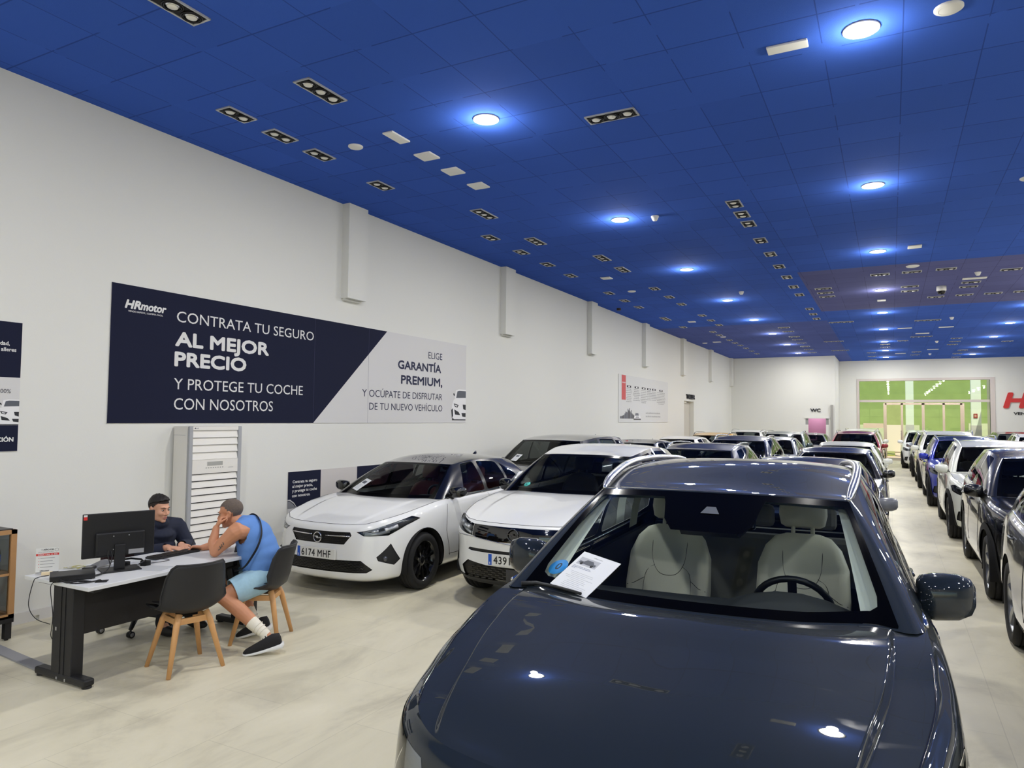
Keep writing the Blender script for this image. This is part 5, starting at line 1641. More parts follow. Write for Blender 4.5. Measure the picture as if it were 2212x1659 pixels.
def build_suv_white():
    sp = dict(L=4.50, hw=.92, zb=.235, fo=.86, wb=2.675, R=.345, tw=.225, ybase=1.52, yC=3.85, q=2, front_round=1.35,
              zs=[.860, .862, .872, .905, .95, .99, 1.045, 1.055, 1.07, 1.10, 1.08, 1.06, 1.05],
              cowl=[(0, 1.28, 1.06), (.38, 1.31, 1.06), (.62, 1.42, 1.05)],
              top=[(0, 2.02, 1.482), (.33, 2.03, 1.48), (.53, 2.08, 1.47), (.585, 2.18, 1.475), (.64, 2.7, 1.54), (.64, 3.2, 1.54), (.60, 3.75, 1.51), (.54, 4.12, 1.46), (.32, 4.24, 1.47), (0, 4.26, 1.475)],
              roof_crown=.045, roof_cross=.030, hood_crown=.03, crease=(.55, .60, .008, .05),
              rows=[(.00, .14), (.07, .04), (.26, .0), (.50, .0), (.76, .0), (.93, .025), (1.0, .07)])
    c = Car(sp)
    o = dict(paint=WHITEP, roofpaint=WHITEP, framepaint=BLACKP, archtrim=.06, cladding=1.3, wglass=WIND, detail=1,
             windows=[[(1.95, 1.08), (2.62, 1.08), (2.62, 1.50), (2.30, 1.46)], [(2.70, 1.085), (3.40, 1.10), (3.38, 1.50), (2.70, 1.51)], [(3.46, 1.12), (3.85, 1.16), (3.62, 1.44), (3.46, 1.46)]],
             front=[('visor', [(.0001, .668), (.0001, .842), (.47, .838), (.485, .722), (.30, .685)]), ('slot', [(.0001, .565), (.0001, .592), (.52, .600), (.545, .580), (.50, .568)]),
                    ('lower_grille', [(.0001, .285), (.0001, .438), (.30, .440), (.545, .470), (.64, .40), (.60, .30)])],
             front_sides=[('headlight', [(.475, .838), (.60, .865), (.70, .90), (.775, .895), (.775, .80), (.66, .75), (.49, .722)]), ('air_slit', [(.74, .685), (.79, .68), (.79, .45), (.735, .42), (.715, .46)])],
             mats={'visor': mat('visor_black_glass', (6, 6, 8), .05, coat=1), 'lower_grille': mat('black_mesh', (7, 7, 8), .4)}, offs={'visor': .002, 'slot': -.01, 'air_slit': -.008},
             lamps=[[([(.52, .745), (.62, .775), (.73, .82)], .014), ([(.54, .80), (.62, .815)], .026), ([(.66, .835), (.72, .85)], .024)]],
             gaps=[[(1.62, 1.0), (1.55, .7), (1.60, .38)], [(2.66, 1.04), (2.66, .38)]], handle_z=.92, handle_y=(2.45, 3.35),
             wheel='double', rim=ALLOY, mirror=(1.085, 1.72, 1.03, (.20, .14, .15)), mfoot=(.84, 1.72, 1.04), fin=.88)
    finish(c, o)
    emblem_bolt(c, .765, .058, mat('dark_chrome_emblem', (96, 96, 100), .2, .9), .012)
    c.plate(.511, '4391', dy=.015)
    g = MB()
    random.seed(2)
    for k in range(6):
        z = .30 + .13 * (k + .5) / 6
        for i in range(-6, 7):
            x = i * .085 + (.04 if k % 2 else 0)
            if abs(x) > .52: continue
            p = c.wall.pt(*c.front_uv([(abs(x) + 1e-4, z)], (0, 3))[0]); g.cbox((x, p[1] - .004, z), (.05, .01, .010), 0)
    c.add('grille_mesh', g.mesh('grille_mesh', [GLOSSBLK]))
    g = MB(); p = c.wall.pt(*c.front_uv([(1e-4, .37)], (0, 1))[0]); g.cbox((0.02, p[1] - .01, .365), (.17, .012, .12), 0)
    c.add('sensor_panel', g.mesh('sensor_panel', [mat('sensor_grey', (52, 52, 54), .4)]))
    for sg in (1, -1):
        g = MB(); pts = [c.wall.pt(sg * u, v) + np.array([0, -.004, 0]) for u, v in c.front_uv([(x, .712 + .02 * (x - .5)) if x > .48 else (x, .662 + .10 * max(0, x - .0) ) for x in np.linspace(.0001, .76, 12)], (0, 4.6))]
        g.tube(pts, .006, 6); c.add('visor_chrome_line', g.mesh('visor_chrome_line', [CHR]))
    return c

def generic(kind, **kw):
    if kind == 'suv':
        sp = dict(L=4.42, hw=.915, zb=.22, fo=.86, wb=2.66, R=.345, tw=.225, ybase=1.42, yC=3.80, q=1, front_round=1.3,
                  zs=[.86, .865, .88, .92, .97, 1.01, 1.06, 1.07, 1.09, 1.12, 1.10, 1.08, 1.07],
                  cowl=[(0, 1.16, 1.08), (.38, 1.20, 1.08), (.63, 1.32, 1.07)],
                  top=[(0, 1.96, 1.50), (.34, 1.97, 1.498), (.55, 2.01, 1.49), (.605, 2.11, 1.495), (.655, 2.65, 1.555), (.65, 3.2, 1.555), (.61, 3.72, 1.53), (.54, 4.04, 1.48), (.32, 4.14, 1.49), (0, 4.16, 1.495)],
                  roof_crown=.04, roof_cross=.03, hood_crown=.03, crease=(.66, .78, .014, .04))
        o = dict(archtrim=.07, cladding=.75,
                 windows=[[(1.84, 1.095), (2.56, 1.095), (2.56, 1.515), (2.22, 1.48)], [(2.64, 1.10), (3.36, 1.12), (3.34, 1.51), (2.64, 1.525)], [(3.42, 1.14), (3.78, 1.18), (3.58, 1.46), (3.42, 1.48)]],
                 front=[('grille', [(.0001, .60), (.0001, .79), (.42, .80), (.45, .72), (.36, .60)]), ('lower_grille', [(.0001, .29), (.0001, .44), (.50, .44), (.60, .33)])],
                 front_sides=[('headlight', [(.47, .76), (.50, .83), (.80, .905), (.855, .88), (.84, .80), (.70, .75)]), ('fog_recess', [(.66, .52), (.78, .50), (.80, .36), (.70, .34)])],
                 lamps=[[([(.55, .785), (.68, .80)], .026), ([(.52, .81), (.66, .84), (.80, .87)], .012)]],
                 gaps=[[(1.52, 1.0), (1.46, .7), (1.52, .40)], [(2.60, 1.05), (2.60, .40)]], handle_z=.95, handle_y=(2.38, 3.28),
                 mirror=(1.10, 1.66, 1.03, (.20, .14, .155)), mfoot=(.83, 1.66, 1.06), rails=(.93, .06, .94, .05), fin=.90, wheel='five')
    else:
        sp = dict(L=4.10, hw=.885, zb=.18, fo=.82, wb=2.55, R=.315, tw=.205, ybase=1.30, yC=3.45, q=1, front_round=1.25,
                  zs=[.74, .745, .77, .82, .87, .91, .96, .97, .99, 1.01, .99, .97, .96],
                  cowl=[(0, 1.02, .97), (.36, 1.06, .97), (.59, 1.18, .96)],
                  top=[(0, 1.82, 1.36), (.31, 1.83, 1.358), (.49, 1.88, 1.35), (.54, 1.98, 1.35), (.59, 2.4, 1.395), (.585, 2.85, 1.39), (.545, 3.35, 1.36), (.49, 3.62, 1.32), (.3, 3.73, 1.33), (0, 3.75, 1.335)],
                  roof_crown=.035, roof_cross=.028, hood_crown=.025, crease=(.6, .7, .01, .05))
        o = dict(archtrim=0,
                 windows=[[(1.70, .99), (2.34, .99), (2.34, 1.365), (2.04, 1.34)], [(2.42, .995), (3.00, 1.02), (2.96, 1.345), (2.42, 1.37)], [(3.06, 1.05), (3.34, 1.10), (3.08, 1.30)]],
                 front=[('grille', [(.0001, .58), (.0001, .69), (.38, .70), (.36, .60)]), ('lower_grille', [(.0001, .26), (.0001, .40), (.50, .40), (.56, .30)])],
                 front_sides=[('headlight', [(.44, .68), (.80, .82), (.84, .78), (.72, .66)])], lamps=[[([(.55, .69), (.72, .74)], .024)]],
                 gaps=[[(1.34, .90), (1.30, .6), (1.36, .32)], [(2.38, .96), (2.38, .32)]], handle_z=.86, handle_y=(2.15, 3.02),
                 mirror=(1.02, 1.48, .985, (.19, .13, .14)), mfoot=(.80, 1.48, .98), fin=.86, wheel='double')
    sp.update(kw.get('sp', {})); o.update(kw.get('o', {}))
    c = Car(sp); finish(c, o)
    return c
# ---------------------------------------------------------------- the rows of cars
HERO = build_suv_hero()
HERO.stamp('car', -.70, 1.80, D(3.0), 'dark blue SUV filling the lower right foreground')
HATCH = build_hatch_white()
HATCH.stamp('car', -5.49, 5.92, D(1.2), 'white hatchback with black roof and plate 6174 MHF beside the left wall')
SUVW = build_suv_white()
SUVW.stamp('car', -3.326, 6.33, D(2.0), 'white SUV with black visor grille and plate starting 4391')
SUV = generic('suv')
CROSS = generic('suv', o=dict(rails=None, sglass=DARKG, wheel='five', seat=mat('black_seat', (14, 14, 16), .8), trimmat=CLAD, archtrim=.075, cladding=.95),
                sp=dict(zs=[.90, .905, .92, .96, 1.00, 1.03, 1.08, 1.09, 1.12, 1.16, 1.14, 1.11, 1.10]))
LOWC = generic('hatch')
MPV = generic('suv', sp=dict(L=4.35, ybase=1.25, fo=.84, cowl=[(0, .96, 1.10), (.38, 1.0, 1.10), (.63, 1.12, 1.09)],
              top=[(0, 1.72, 1.53), (.34, 1.73, 1.528), (.55, 1.77, 1.52), (.605, 1.87, 1.525), (.655, 2.5, 1.575), (.65, 3.2, 1.58), (.62, 3.72, 1.56), (.56, 4.06, 1.52), (.33, 4.18, 1.52), (0, 4.2, 1.52)]),
              o=dict(rails=None, fin=.92, handle_y=(2.1, 3.1), gaps=[[(1.36, 1.0), (1.30, .7), (1.36, .40)], [(2.45, 1.05), (2.45, .40)]],
                     windows=[[(1.66, 1.115), (2.42, 1.115), (2.42, 1.535), (2.04, 1.50)], [(2.50, 1.12), (3.30, 1.13), (3.28, 1.535), (2.50, 1.545)], [(3.38, 1.15), (3.86, 1.18), (3.72, 1.48), (3.38, 1.52)]], archtrim=0, cladding=None))
def pset(body, roof=None, frame=None, mirror=None, rail=None):
    d = dict(body=body, roof=roof or body, frame=frame or roof or body, mirror=mirror or body, fin=roof or body)
    if rail: d['rail'] = rail
    return d
def park(t, x, y, label, pt, rot=0.0, zs=1.0, skip=()):
    return t.stamp('car', x, y, D(rot), label, 'parked cars', pt, skip, zs)
# column along the left wall
park(MPV, -5.62, 10.42, 'dark grey car with black roof parked behind the white hatchback', pset(mat('x', (0,0,0)) if 0 else GREYP, BLACKP, BLACKP, BLACKP))
park(LOWC, -5.6, 15.05, 'low black car whose roof shows right of the dark grey car', pset(BLACKP))
park(LOWC, -5.72, 19.6, 'white car by the left wall, third behind the white hatchback', pset(WHITEP))
park(SUV, -5.75, 24.05, 'yellow-roofed car near the workshop doorway', pset(YELLOWP, rail=BLACKP), zs=.93)
park(SUV, -5.6, 30.3, 'distant white car with a whip antenna near the wash-room wall', pset(WHITEP), zs=.96)
# column left of the dark SUV
park(SUV, -3.12, 11.15, 'navy car with silver rails directly behind the white SUV', pset(NAVYP), zs=.93)
park(SUV, -3.30, 16.1, 'navy blue SUV with light roof rails beyond the dark SUV roof', pset(NAVYP), zs=.965)
park(LOWC, -3.2, 21.1, 'small silver car peeking out behind the navy blue SUV', pset(SILVERP))
park(SUV, -3.5, 26.0, 'grey-green SUV in front of the wash-room wall', pset(GREENP), zs=.97)
park(LOWC, -3.1, 31.2, 'small dark car in front of the pink doorway', pset(NAVYP))
# column behind the dark SUV
park(LOWC, -.93, 7.05, 'dark car with grey mirror caps right behind the dark blue SUV', pset(NAVYP, mirror=mat('grey_mirror_cap', (104, 106, 112), .3, coat=.5)), zs=1.03)
park(LOWC, -.93, 12.55, 'black low car, second behind the dark blue SUV', pset(BLACKP))
park(LOWC, -.96, 17.0, 'pearl white car behind the black low car', pset(CREAMP))
park(SUV, -1.12, 26.2, 'red SUV with black windscreen near the entrance', pset(REDP, rail=BLACKP), zs=1.0)
park(SUV, -1.12, 32.0, 'pale car with roof rails hidden behind the red SUV', pset(CREAMP, rail=BLACKP), zs=1.02)
# column right of the aisle
park(CROSS, 1.80, 8.66, 'glossy black crossover at the right edge with a green windscreen sticker', pset(BLACKP, mirror=BLACKP), zs=1.0)
park(SUV, 1.72, 13.32, 'white SUV behind the black crossover, black arch trims', pset(CREAMP, mirror=CREAMP, rail=SILVERP), zs=1.0)
park(SUV, 1.62, 18.45, 'vivid blue SUV with black roof behind the white SUV', pset(BLUEP, BLACKP, BLUEP, BLUEP), zs=1.0)
park(SUV, 1.57, 23.5, 'white SUV with silver rails behind the blue SUV', pset(CREAMP, rail=RAILM), zs=1.04)
park(SUV, 1.52, 28.6, 'silver car mostly hidden at the aisle side of the far white SUV', pset(SILVERP, BLACKP), zs=.98)
park(MPV, 1.28, 33.8, 'farthest white car on the right of the aisle, by the entrance', pset(WHITEP), zs=.98)
# farther columns on the right
park(MPV, 4.45, 33.0, 'far black-roofed car left of the red logo', pset(BLACKP), zs=.98)
park(SUV, 4.45, 27.6, 'far white car before the black-roofed one, right of the aisle', pset(WHITEP), zs=.98)
park(SUV, 4.25, 21.4, 'silver SUV with bright side windows at the right edge', pset(SILVERP), zs=.99)
park(MPV, 7.2, 33.4, 'far grey car at the right edge below the red logo', pset(GREYP), zs=1.0)
GREYC = generic('suv', o=dict(rails=None, wheel='five', stripmat=CHR, archtrim=0, cladding=.55), sp=dict(hw=.93, R=.36))
GREYC.stamp('car', 1.80, 4.13, 0, 'grey metallic car cut off by the right edge in front of the black crossover', None, pset(GREYP))
# ---------------------------------------------------------------- the sales desk and what stands on it
DZ = .73
DESKW = mat('white_desk_top', (216, 217, 218), .4)
DESKB = mat('black_desk_metal', (24, 24, 27), .5, bump=.05, bscale=300)
BLKP = mat('black_plastic', (20, 20, 22), .45)
BLKM = mat('matt_black_shell', (30, 30, 33), .5)
CABLE = mat('black_cable', (22, 22, 24), .6)
SILV = mat('small_silver', (190, 190, 190), .35, .5)

def desk():
    r = empty('office_desk', (-5.27, 3.95, 0), 0, 'white-topped office desk with black metal legs and modesty panel', 'desk')
    T = Matrix.Translation((5.27, -3.95, 0))
    MB().box((-5.66, 3.04, DZ - .027), (-4.885, 4.86, DZ), 0, T, bev=.003).build('desk_top', DESKW, r)
    for y in (3.15, 4.75):
        b = MB()
        b.box((-5.40, y - .045, .05), (-5.16, y + .045, DZ - .027), 0, T, bev=.006)
        b.box((-5.25, y - .049, .06), (-5.243, y + .049, DZ - .04), 0, T); b.box((-5.30, y - .049, .06), (-5.293, y + .049, DZ - .04), 0, T)
        b.box((-5.62, y - .03, DZ - .06), (-4.95, y + .03, DZ - .027), 0, T)
        lg = b.build('desk_leg', DESKB, r)
        f = MB()
        f.box((-5.60, y - .05, .014), (-4.99, y + .03, .066), 0, T, bev=.014)
        for x in (-5.57, -5.02): f.cyl((x, y - .01, 0), .032, .016, 16, 0, 'z', T)
        f.build('foot_bar', DESKB, lg)
        c = MB()
        for x in (-5.32, -5.22): c.box((x, y - .054, .022), (x + .012, y - .05, .04), 0, T)
        c.box((-5.36, y - .047, .36), (-5.345, y - .0455, .385), 0, T)
        c.build('silver_tabs', SILV, lg)
    MB().box((-5.262, 3.20, .315), (-5.244, 4.70, DZ - .027), 0, T).build('modesty_panel', DESKB, r)
    g = MB().cyl((-4.995, 3.205, DZ), .052, .004, 4, 0, 'z', T); g.build('cable_grommet', BLKP, r)
desk()
def wire(mb, pts, r, mi=0):
    p = np.array([tuple(q) for q in pts]); mb.tube(cr_curve(p, np.linspace(0, len(p) - 1, 8 * len(p))), r, 6, mi)

# cable cover across the floor
cs = MB().prism([(0, -.05), (.9, -.05), (.9, .05), (0, .05)], 0, .012, 0)
tag(cs.build('cable_cover', mat('grey_cable_cover', (150, 150, 152), .6), None, (-6.55, 3.295, 0), (0, 0, D(-6))), 'flat grey cable cover strip on the floor beside the desk foot', 'cable cover')

def monitor():
    # back faces the camera, screen faces the seller
    r = empty('computer_monitor', (-5.27, 3.47, DZ), 0, 'large black computer monitor on the desk, its back to the camera', 'monitor')
    hw, z0, z1 = .25, .102, .437
    R_ = Matrix.Rotation(D(68), 4, 'Z')
    off = Matrix.Translation((-.01, .045, 0))
    M = off @ R_           # local x runs along the screen, local -y is the back side (towards the aisle)
    b = MB()
    b.box((-hw, .0, z0), (hw, .022, z1), 0, M, bev=.006)
    b.box((-.165, -.035, z0 + .008), (.175, .001, z0 + .19), 0, M, bev=.012)
    b.build('housing', BLKP, r)
    MB().box((-hw + .008, .0222, z0 + .012), (hw - .008, .0232, z1 - .008), 0, M).build('screen', mat('screen_glow', (70, 90, 120), .2, emit=(150, 170, 200), estr=.5), r)
    s = MB(); s.box((-.04, -.055, .01), (.035, -.03, .20), 0, M, bev=.006); s.box((-.03, -.032, .1), (.03, .0, .19), 0, M)
    s.build('stand', BLKP, r)
    MB().box((-.13, -.12, 0), (.14, .08, .012), 0, M, bev=.005).build('stand_base', BLKP, r)
    l = MB().box((.06, -.0362, z0 + .016), (.168, -.0352, z0 + .050), 0, M); l.build('rating_label', mat('grey_label', (150, 150, 152), .6), r)
    st = MB(); st.box((-hw + .006, -.0008, z1 - .044), (-hw + .030, -.0002, z1 - .006), 0, M); st.box((-hw + .006, -.0012, z1 - .044), (-hw + .030, -.0009, z1 - .020), 1, M)
    st.build('energy_sticker', [PLATEW, mat('sticker_red', (206, 44, 40), .5)], r)
    h = MB()
    for x, z in ((-.045, z0 + .16), (.06, z0 + .16), (-.045, z0 + .06)): h.cyl((x, -.0365, z), .004, .002, 8, 0, 'y', M)
    h.box((-.16, -.0362, z0 + .03), (-.14, -.0352, z0 + .05), 1, M)
    h.build('screw_heads', [SILV, mat('port_black', (6, 6, 7), .6)], r)
    c = MB()
    P = lambda x, y, z: M @ Vector((x, y, z))
    wire(c, [P(-.08, -.036, .16), P(-.085, -.06, .12), P(-.075, -.08, .05), P(-.12, -.12, .012), P(-.2, -.16, .006)], .0035)
    wire(c, [P(-.06, -.036, .15), P(-.06, -.07, .10), P(-.09, -.10, .03), P(-.16, -.17, .006), P(-.24, -.18, .006)], .0035)
    c.build('cables', CABLE, r)
monitor()

def quick(name, label, cat, mb, mats, loc=None, rot=None, group=None):
    o = mb.build(name, mats, None, loc, rot); tag(o, label, cat, group); return o
# mini computer and its leads
mp = empty('mini_computer', (-5.27, 3.16, DZ), D(60), 'flat black mini computer on the near end of the desk', 'computer')
MB().box((-.14, -.10, .006), (.14, .10, .042), 0, None, bev=.004).build('case', BLKP, mp)
MB().box((-.13, -.1035, .014), (.06, -.1005, .034), 0).build('port_strip', mat('port_black', (6, 6, 7), .6), mp)
MB().box((-.12, -.09, 0), (-.10, -.07, .006)).box((.10, .07, 0), (.12, .09, .006)).box((.10, -.09, 0), (.12, -.07, .006)).box((-.12, .07, 0), (-.10, .09, .006)).build('rubber_feet', CABLE, mp)
c = MB()
wire(c, [(-5.42, 3.08, DZ + .02), (-5.45, 3.02, DZ + .012), (-5.47, 3.00, DZ - .02), (-5.50, 2.99, .55), (-5.46, 3.02, .45), (-5.40, 3.09, .40)], .0028)
wire(c, [(-5.12, 3.08, DZ + .012), (-5.20, 3.03, DZ + .006), (-5.28, 3.015, DZ - .03), (-5.25, 3.02, .50), (-5.30, 3.04, .36), (-5.37, 3.09, .30)], .0028)
quick('power_cable', 'thin black cables hanging off the near end of the desk', 'cable', c, CABLE)
c = MB()
wire(c, [(-5.16, 3.07, DZ + .014), (-5.10, 3.05, DZ + .006), (-5.02, 3.12, DZ + .006), (-5.0, 3.19, DZ + .012), (-5.0, 3.21, DZ + .002)], .0035)
wire(c, [(-5.13, 3.12, DZ + .012), (-5.08, 3.10, DZ + .008), (-5.03, 3.16, DZ + .006), (-5.01, 3.2, DZ + .012), (-5.0, 3.205, DZ + .002)], .0035)
wire(c, [(-5.22, 3.04, DZ + .02), (-5.14, 3.0 + .045, DZ + .008), (-5.06, 3.09, DZ + .02), (-5.03, 3.15, DZ + .006)], .006)
quick('computer_lead', 'tangle of black leads between mini computer and the desk grommet', 'cable', c, CABLE)
# advertising card in a wooden block
M = basis((0, 0, 0), (.52, .854, 0), (0, 0, 1))
ad = empty('advert_card', (-5.545, 3.135, DZ), 0, 'white and red advert card on a wooden block at the near end of the desk', 'card')
MB().box((-.035, -.02, 0), (.035, .02, .022), 0, basis((0, 0, 0), (.52, .854, 0), (-.854, .52, 0)), bev=.003).build('wooden_block', mat('beech_block', (226, 206, 168), .6), ad)
cd = MB(); cd.box((-.072, .018, -.001), (.072, .198, .001), 0, M)
cd.box((-.072, .142, .0011), (.072, .158, .0014), 1, M); cd.box((-.072, .018, .0011), (.072, .022, .0014), 2, M)
tx = lambda s, x, y, w, h, mi, b=.03: add_text(cd, s, basis(M @ Vector((x, y, .0016)), (.52, .854, 0), (0, 0, 1)), w, h, mi, b)
tx('1 A\u00d1O DE', -.038, .181, .074, .010, 2, .05); tx('TRANQUILIDAD', -.062, .165, .098, .009, 3, 0); tx('DESDE 1,50\u20ac AL D\u00cdA', -.060, .146, .122, .008, 0, .04)
cd.tube([M @ Vector(p) for p in ((.045, .188, .0016), (.057, .192, .0016), (.068, .188, .0016), (.067, .176, .0016), (.057, .168, .0016), (.046, .176, .0016), (.045, .188, .0016))], .0007, 4, 2)
for k in range(4):
    z = .122 - k * .022; cd.box((-.045, z, .0011), (.045 - .012 * (k % 2), z + .004, .0014), 3, M); cd.box((-.056, z, .0011), (-.051, z + .004, .0014), 1, M)
tx('HRmotor', -.045, .027, .058, .010, 2, .05)
cd.build('printed_card', [PLATEW, mat('sticker_red', (206, 44, 40), .5), PDARK, mat('pale_print', (150, 150, 150), .7)], ad)
# keyboard
kb = empty('keyboard', (-5.42, 4.10, DZ), D(92), 'black computer keyboard on the desk before the seller', 'keyboard')
MB().box((-.22, -.065, 0), (.22, .065, .016), 0, None, bev=.004).build('base', BLKP, kb)
k = MB()
for rr in range(5):
    for cc in range(15): k.box((-.212 + cc * .0285, -.058 + rr * .0235, .016), (-.212 + cc * .0285 + .024, -.058 + rr * .0235 + .019, .021))
k.build('keys', mat('key_black', (16, 16, 18), .5), kb)
c = MB(); wire(c, [(-5.36, 3.92, DZ + .004), (-5.30, 3.95, DZ + .004), (-5.24, 3.92, DZ + .004), (-5.26, 3.80, DZ + .004), (-5.32, 3.66, DZ + .004)], .0022)
quick('keyboard_cable', 'thin keyboard cable looping on the white desk top', 'cable', c, CABLE)
# headset with band
hs = MB()
P0 = Vector((-5.27, 3.655, DZ))
hs.tube([P0 + Vector(v) for v in ((-.10, -.05, .02), (-.08, -.06, .055), (-.02, -.03, .065), (.03, .02, .055), (.05, .05, .02))], .011, 8, 0, flat=.5)
hs.cyl(tuple(P0 + Vector((-.09, -.03, .0))), .036, .03, 16, 1); hs.cyl(tuple(P0 + Vector((.03, .06, .0))), .038, .035, 16, 1)
hs.tube([P0 + Vector(v) for v in ((.03, .06, .04), (.07, .03, .05), (.08, -.03, .03))], .006, 6)
quick('headset', 'black headset lying on the desk beside the monitor stand', 'headset', hs, [BLKP, mat('foam_black', (14, 14, 15), .9)])
ln = MB()
random.seed(9)
for q in range(3):
    ln.tube([(-5.60 + .05 * math.cos(a + q) + .02 * q, 3.36 + .045 * math.sin(a * 1.3 + q) + .015 * q, DZ + .004 + .004 * q + .006 * abs(math.sin(2 * a))) for a in np.linspace(0, 5.5, 14)], .005, 6, q % 2, flat=.4)
quick('lanyard', 'crumpled yellow and white lanyard at the back of the desk', 'lanyard', ln, [mat('lanyard_yellow', (204, 196, 120), .7), mat('lanyard_white', (214, 212, 204), .7)])
quick('card_reader', 'small black card reader behind the monitor stand', 'card reader', MB().box((-.035, -.05, 0), (.035, .05, .022), 0, None, bev=.004).box((-.026, -.03, .022), (.026, .01, .023), 1), [BLKP, mat('reader_window', (70, 74, 80), .2)], (-5.46, 3.40, DZ), (0, 0, D(40)))
quick('paper_sheet', 'white paper sheets lying at the back of the desk by the seller', 'paper', MB().box((-.105, -.15, 0), (.105, .15, .002)).box((-.09, -.17, .002), (.12, .13, .004)), PLATEW, (-5.545, 4.42, DZ), (0, 0, D(12)))
quick('grey_folder', 'pale grey sheet lying on the desk right of the monitor stand', 'paper', MB().box((-.11, -.09, 0), (.11, .09, .002)), mat('grey_sheet', (186, 188, 190), .6), (-5.08, 3.68, DZ), (0, 0, D(20)))
quick('brochure', 'folded grey brochure leaning behind the monitor stand', 'brochure', MB().add([(-.05, -.09, .002), (.05, -.07, .002), (.06, .08, .03), (-.04, .07, .04), (.0, 0, .05)], [(0, 1, 4), (1, 2, 4), (2, 3, 4), (3, 0, 4), (3, 2, 1, 0)]), mat('brochure_grey', (150, 148, 146), .6), (-5.50, 3.52, DZ))

# ---------------------------------------------------------------- shell chairs
BEECH = mat('beech_wood', (212, 160, 104), .45, noise=.08, nscale=8)
def shell_chair_meshes():
    # f forward, l left, z up
    prof = [(.245, .415, .16), (.235, .440, .185), (.18, .452, .225), (.08, .442, .240), (-.04, .432, .245), (-.13, .442, .245), (-.185, .485, .243), (-.212, .56, .238), (-.228, .64, .230), (-.245, .72, .218), (-.262, .79, .195), (-.268, .815, .17)]
    n = 15
    top = []
    for i, (f, z, w) in enumerate(prof):
        t = i / (len(prof) - 1)
        row = []
        for q in np.linspace(-1, 1, n):
            e = abs(q) ** 2.2
            up = .07 * e * (.10, .22, .42, .65, .85, 1, 1)[min(i, 6)]
            fw = .105 * e * (0 if i < 4 else min(1, (i - 4) / 3)) * (1 - .4 * max(0, t - .8) / .2)
            row.append(Vector((f + fw, q * w, z + up * (1 - min(1, max(0, (i - 5) / 3))))))
        top.append(row)
    # thickness
    me = MB()
    nr = []
    for i in range(len(top)):
        row = []
        for j in range(n):
            a = top[min(i + 1, len(top) - 1)][j] - top[max(i - 1, 0)][j]; b = top[i][min(j + 1, n - 1)] - top[i][max(j - 1, 0)]
            nn = a.cross(b).normalized(); row.append(top[i][j] + nn * .012)
        nr.append(row)
    me.grid(top, 0, True); me.grid([r[::-1] for r in nr], 0, True)
    loop = lambda g: [g[i][0] for i in range(len(g))] + g[-1][1:] + [g[i][-1] for i in range(len(g) - 2, -1, -1)] + g[0][-2:0:-1]
    A, B = loop(top), loop(nr)
    me.grid([A, B], 0, True, None, True)
    me.tube([(p + q) / 2 for p, q in zip(A, B)] + [(A[0] + B[0]) / 2], .008, 6, 0, caps=False)
    shell = me
    cu = MB()
    rows = []
    for i in range(2, 6):
        rows.append([top[i][j] * 1.0 + Vector((0, -top[i][j].y * .14, .012 + .012 * (1 - abs(q) ** 4))) for j, q in enumerate(np.linspace(-1, 1, n))])
    cu.grid([r[::-1] for r in rows], 0, True)
    legs = []
    for sf, sl in ((1, 1), (1, -1), (-1, 1), (-1, -1)):
        l = MB()
        l.tube([(sf * .10, sl * .10, .425), (sf * .125, sl * .125, .36), (sf * .20, sl * .205, .0)], [.026, .024, .016], 10, 0)
        legs.append(l)
    fr = MB()
    for sl in (1, -1): fr.box((-.13, sl * .115 - .011, .352), (.13, sl * .115 + .011, .396))
    for sf in (1, -1): fr.box((sf * .115 - .011, -.12, .352), (sf * .115 + .011, .12, .396))
    fr.box((-.06, -.06, .395), (.06, .06, .425), 1)
    return shell, cu, legs, fr
_sh = shell_chair_meshes()
def recalc(me):
    bm = bmesh.new(); bm.from_mesh(me); bmesh.ops.remove_doubles(bm, verts=list(bm.verts), dist=1e-5)
    bmesh.ops.recalc_face_normals(bm, faces=list(bm.faces)); bm.to_mesh(me); bm.free(); return me
SH_MESH = recalc(_sh[0].mesh('shell', BLKM))
CU_MESH = _sh[1].mesh('seat_pad', mat('black_seat_pad', (26, 26, 28), .6)); LG_MESH = [l.mesh('leg', BEECH) for l in _sh[2]]; FR_MESH = _sh[3].mesh('frame', [BEECH, BLKP])
def shell_chair(x, y, ang, label):
    r = empty('shell_chair', (x, y, 0), ang, label, 'chair', 'black shell chairs')
    for n, m in [('shell', SH_MESH), ('seat_pad', CU_MESH), ('frame', FR_MESH)] + [('leg', m) for m in LG_MESH]: link(bpy.data.objects.new(n, m), r)
shell_chair(-4.81, 3.77, math.atan2(.25, -.97), 'empty black shell chair with beech legs at the front of the desk')
MANC = Vector((-4.84, 4.555, 0)); MANF = Vector((-.87, -.493, 0)).normalized(); MANL = Vector((-MANF.y, MANF.x, 0))
shell_chair(MANC.x, MANC.y, math.atan2(MANF.y, MANF.x), 'black shell chair with beech legs under the man in blue')

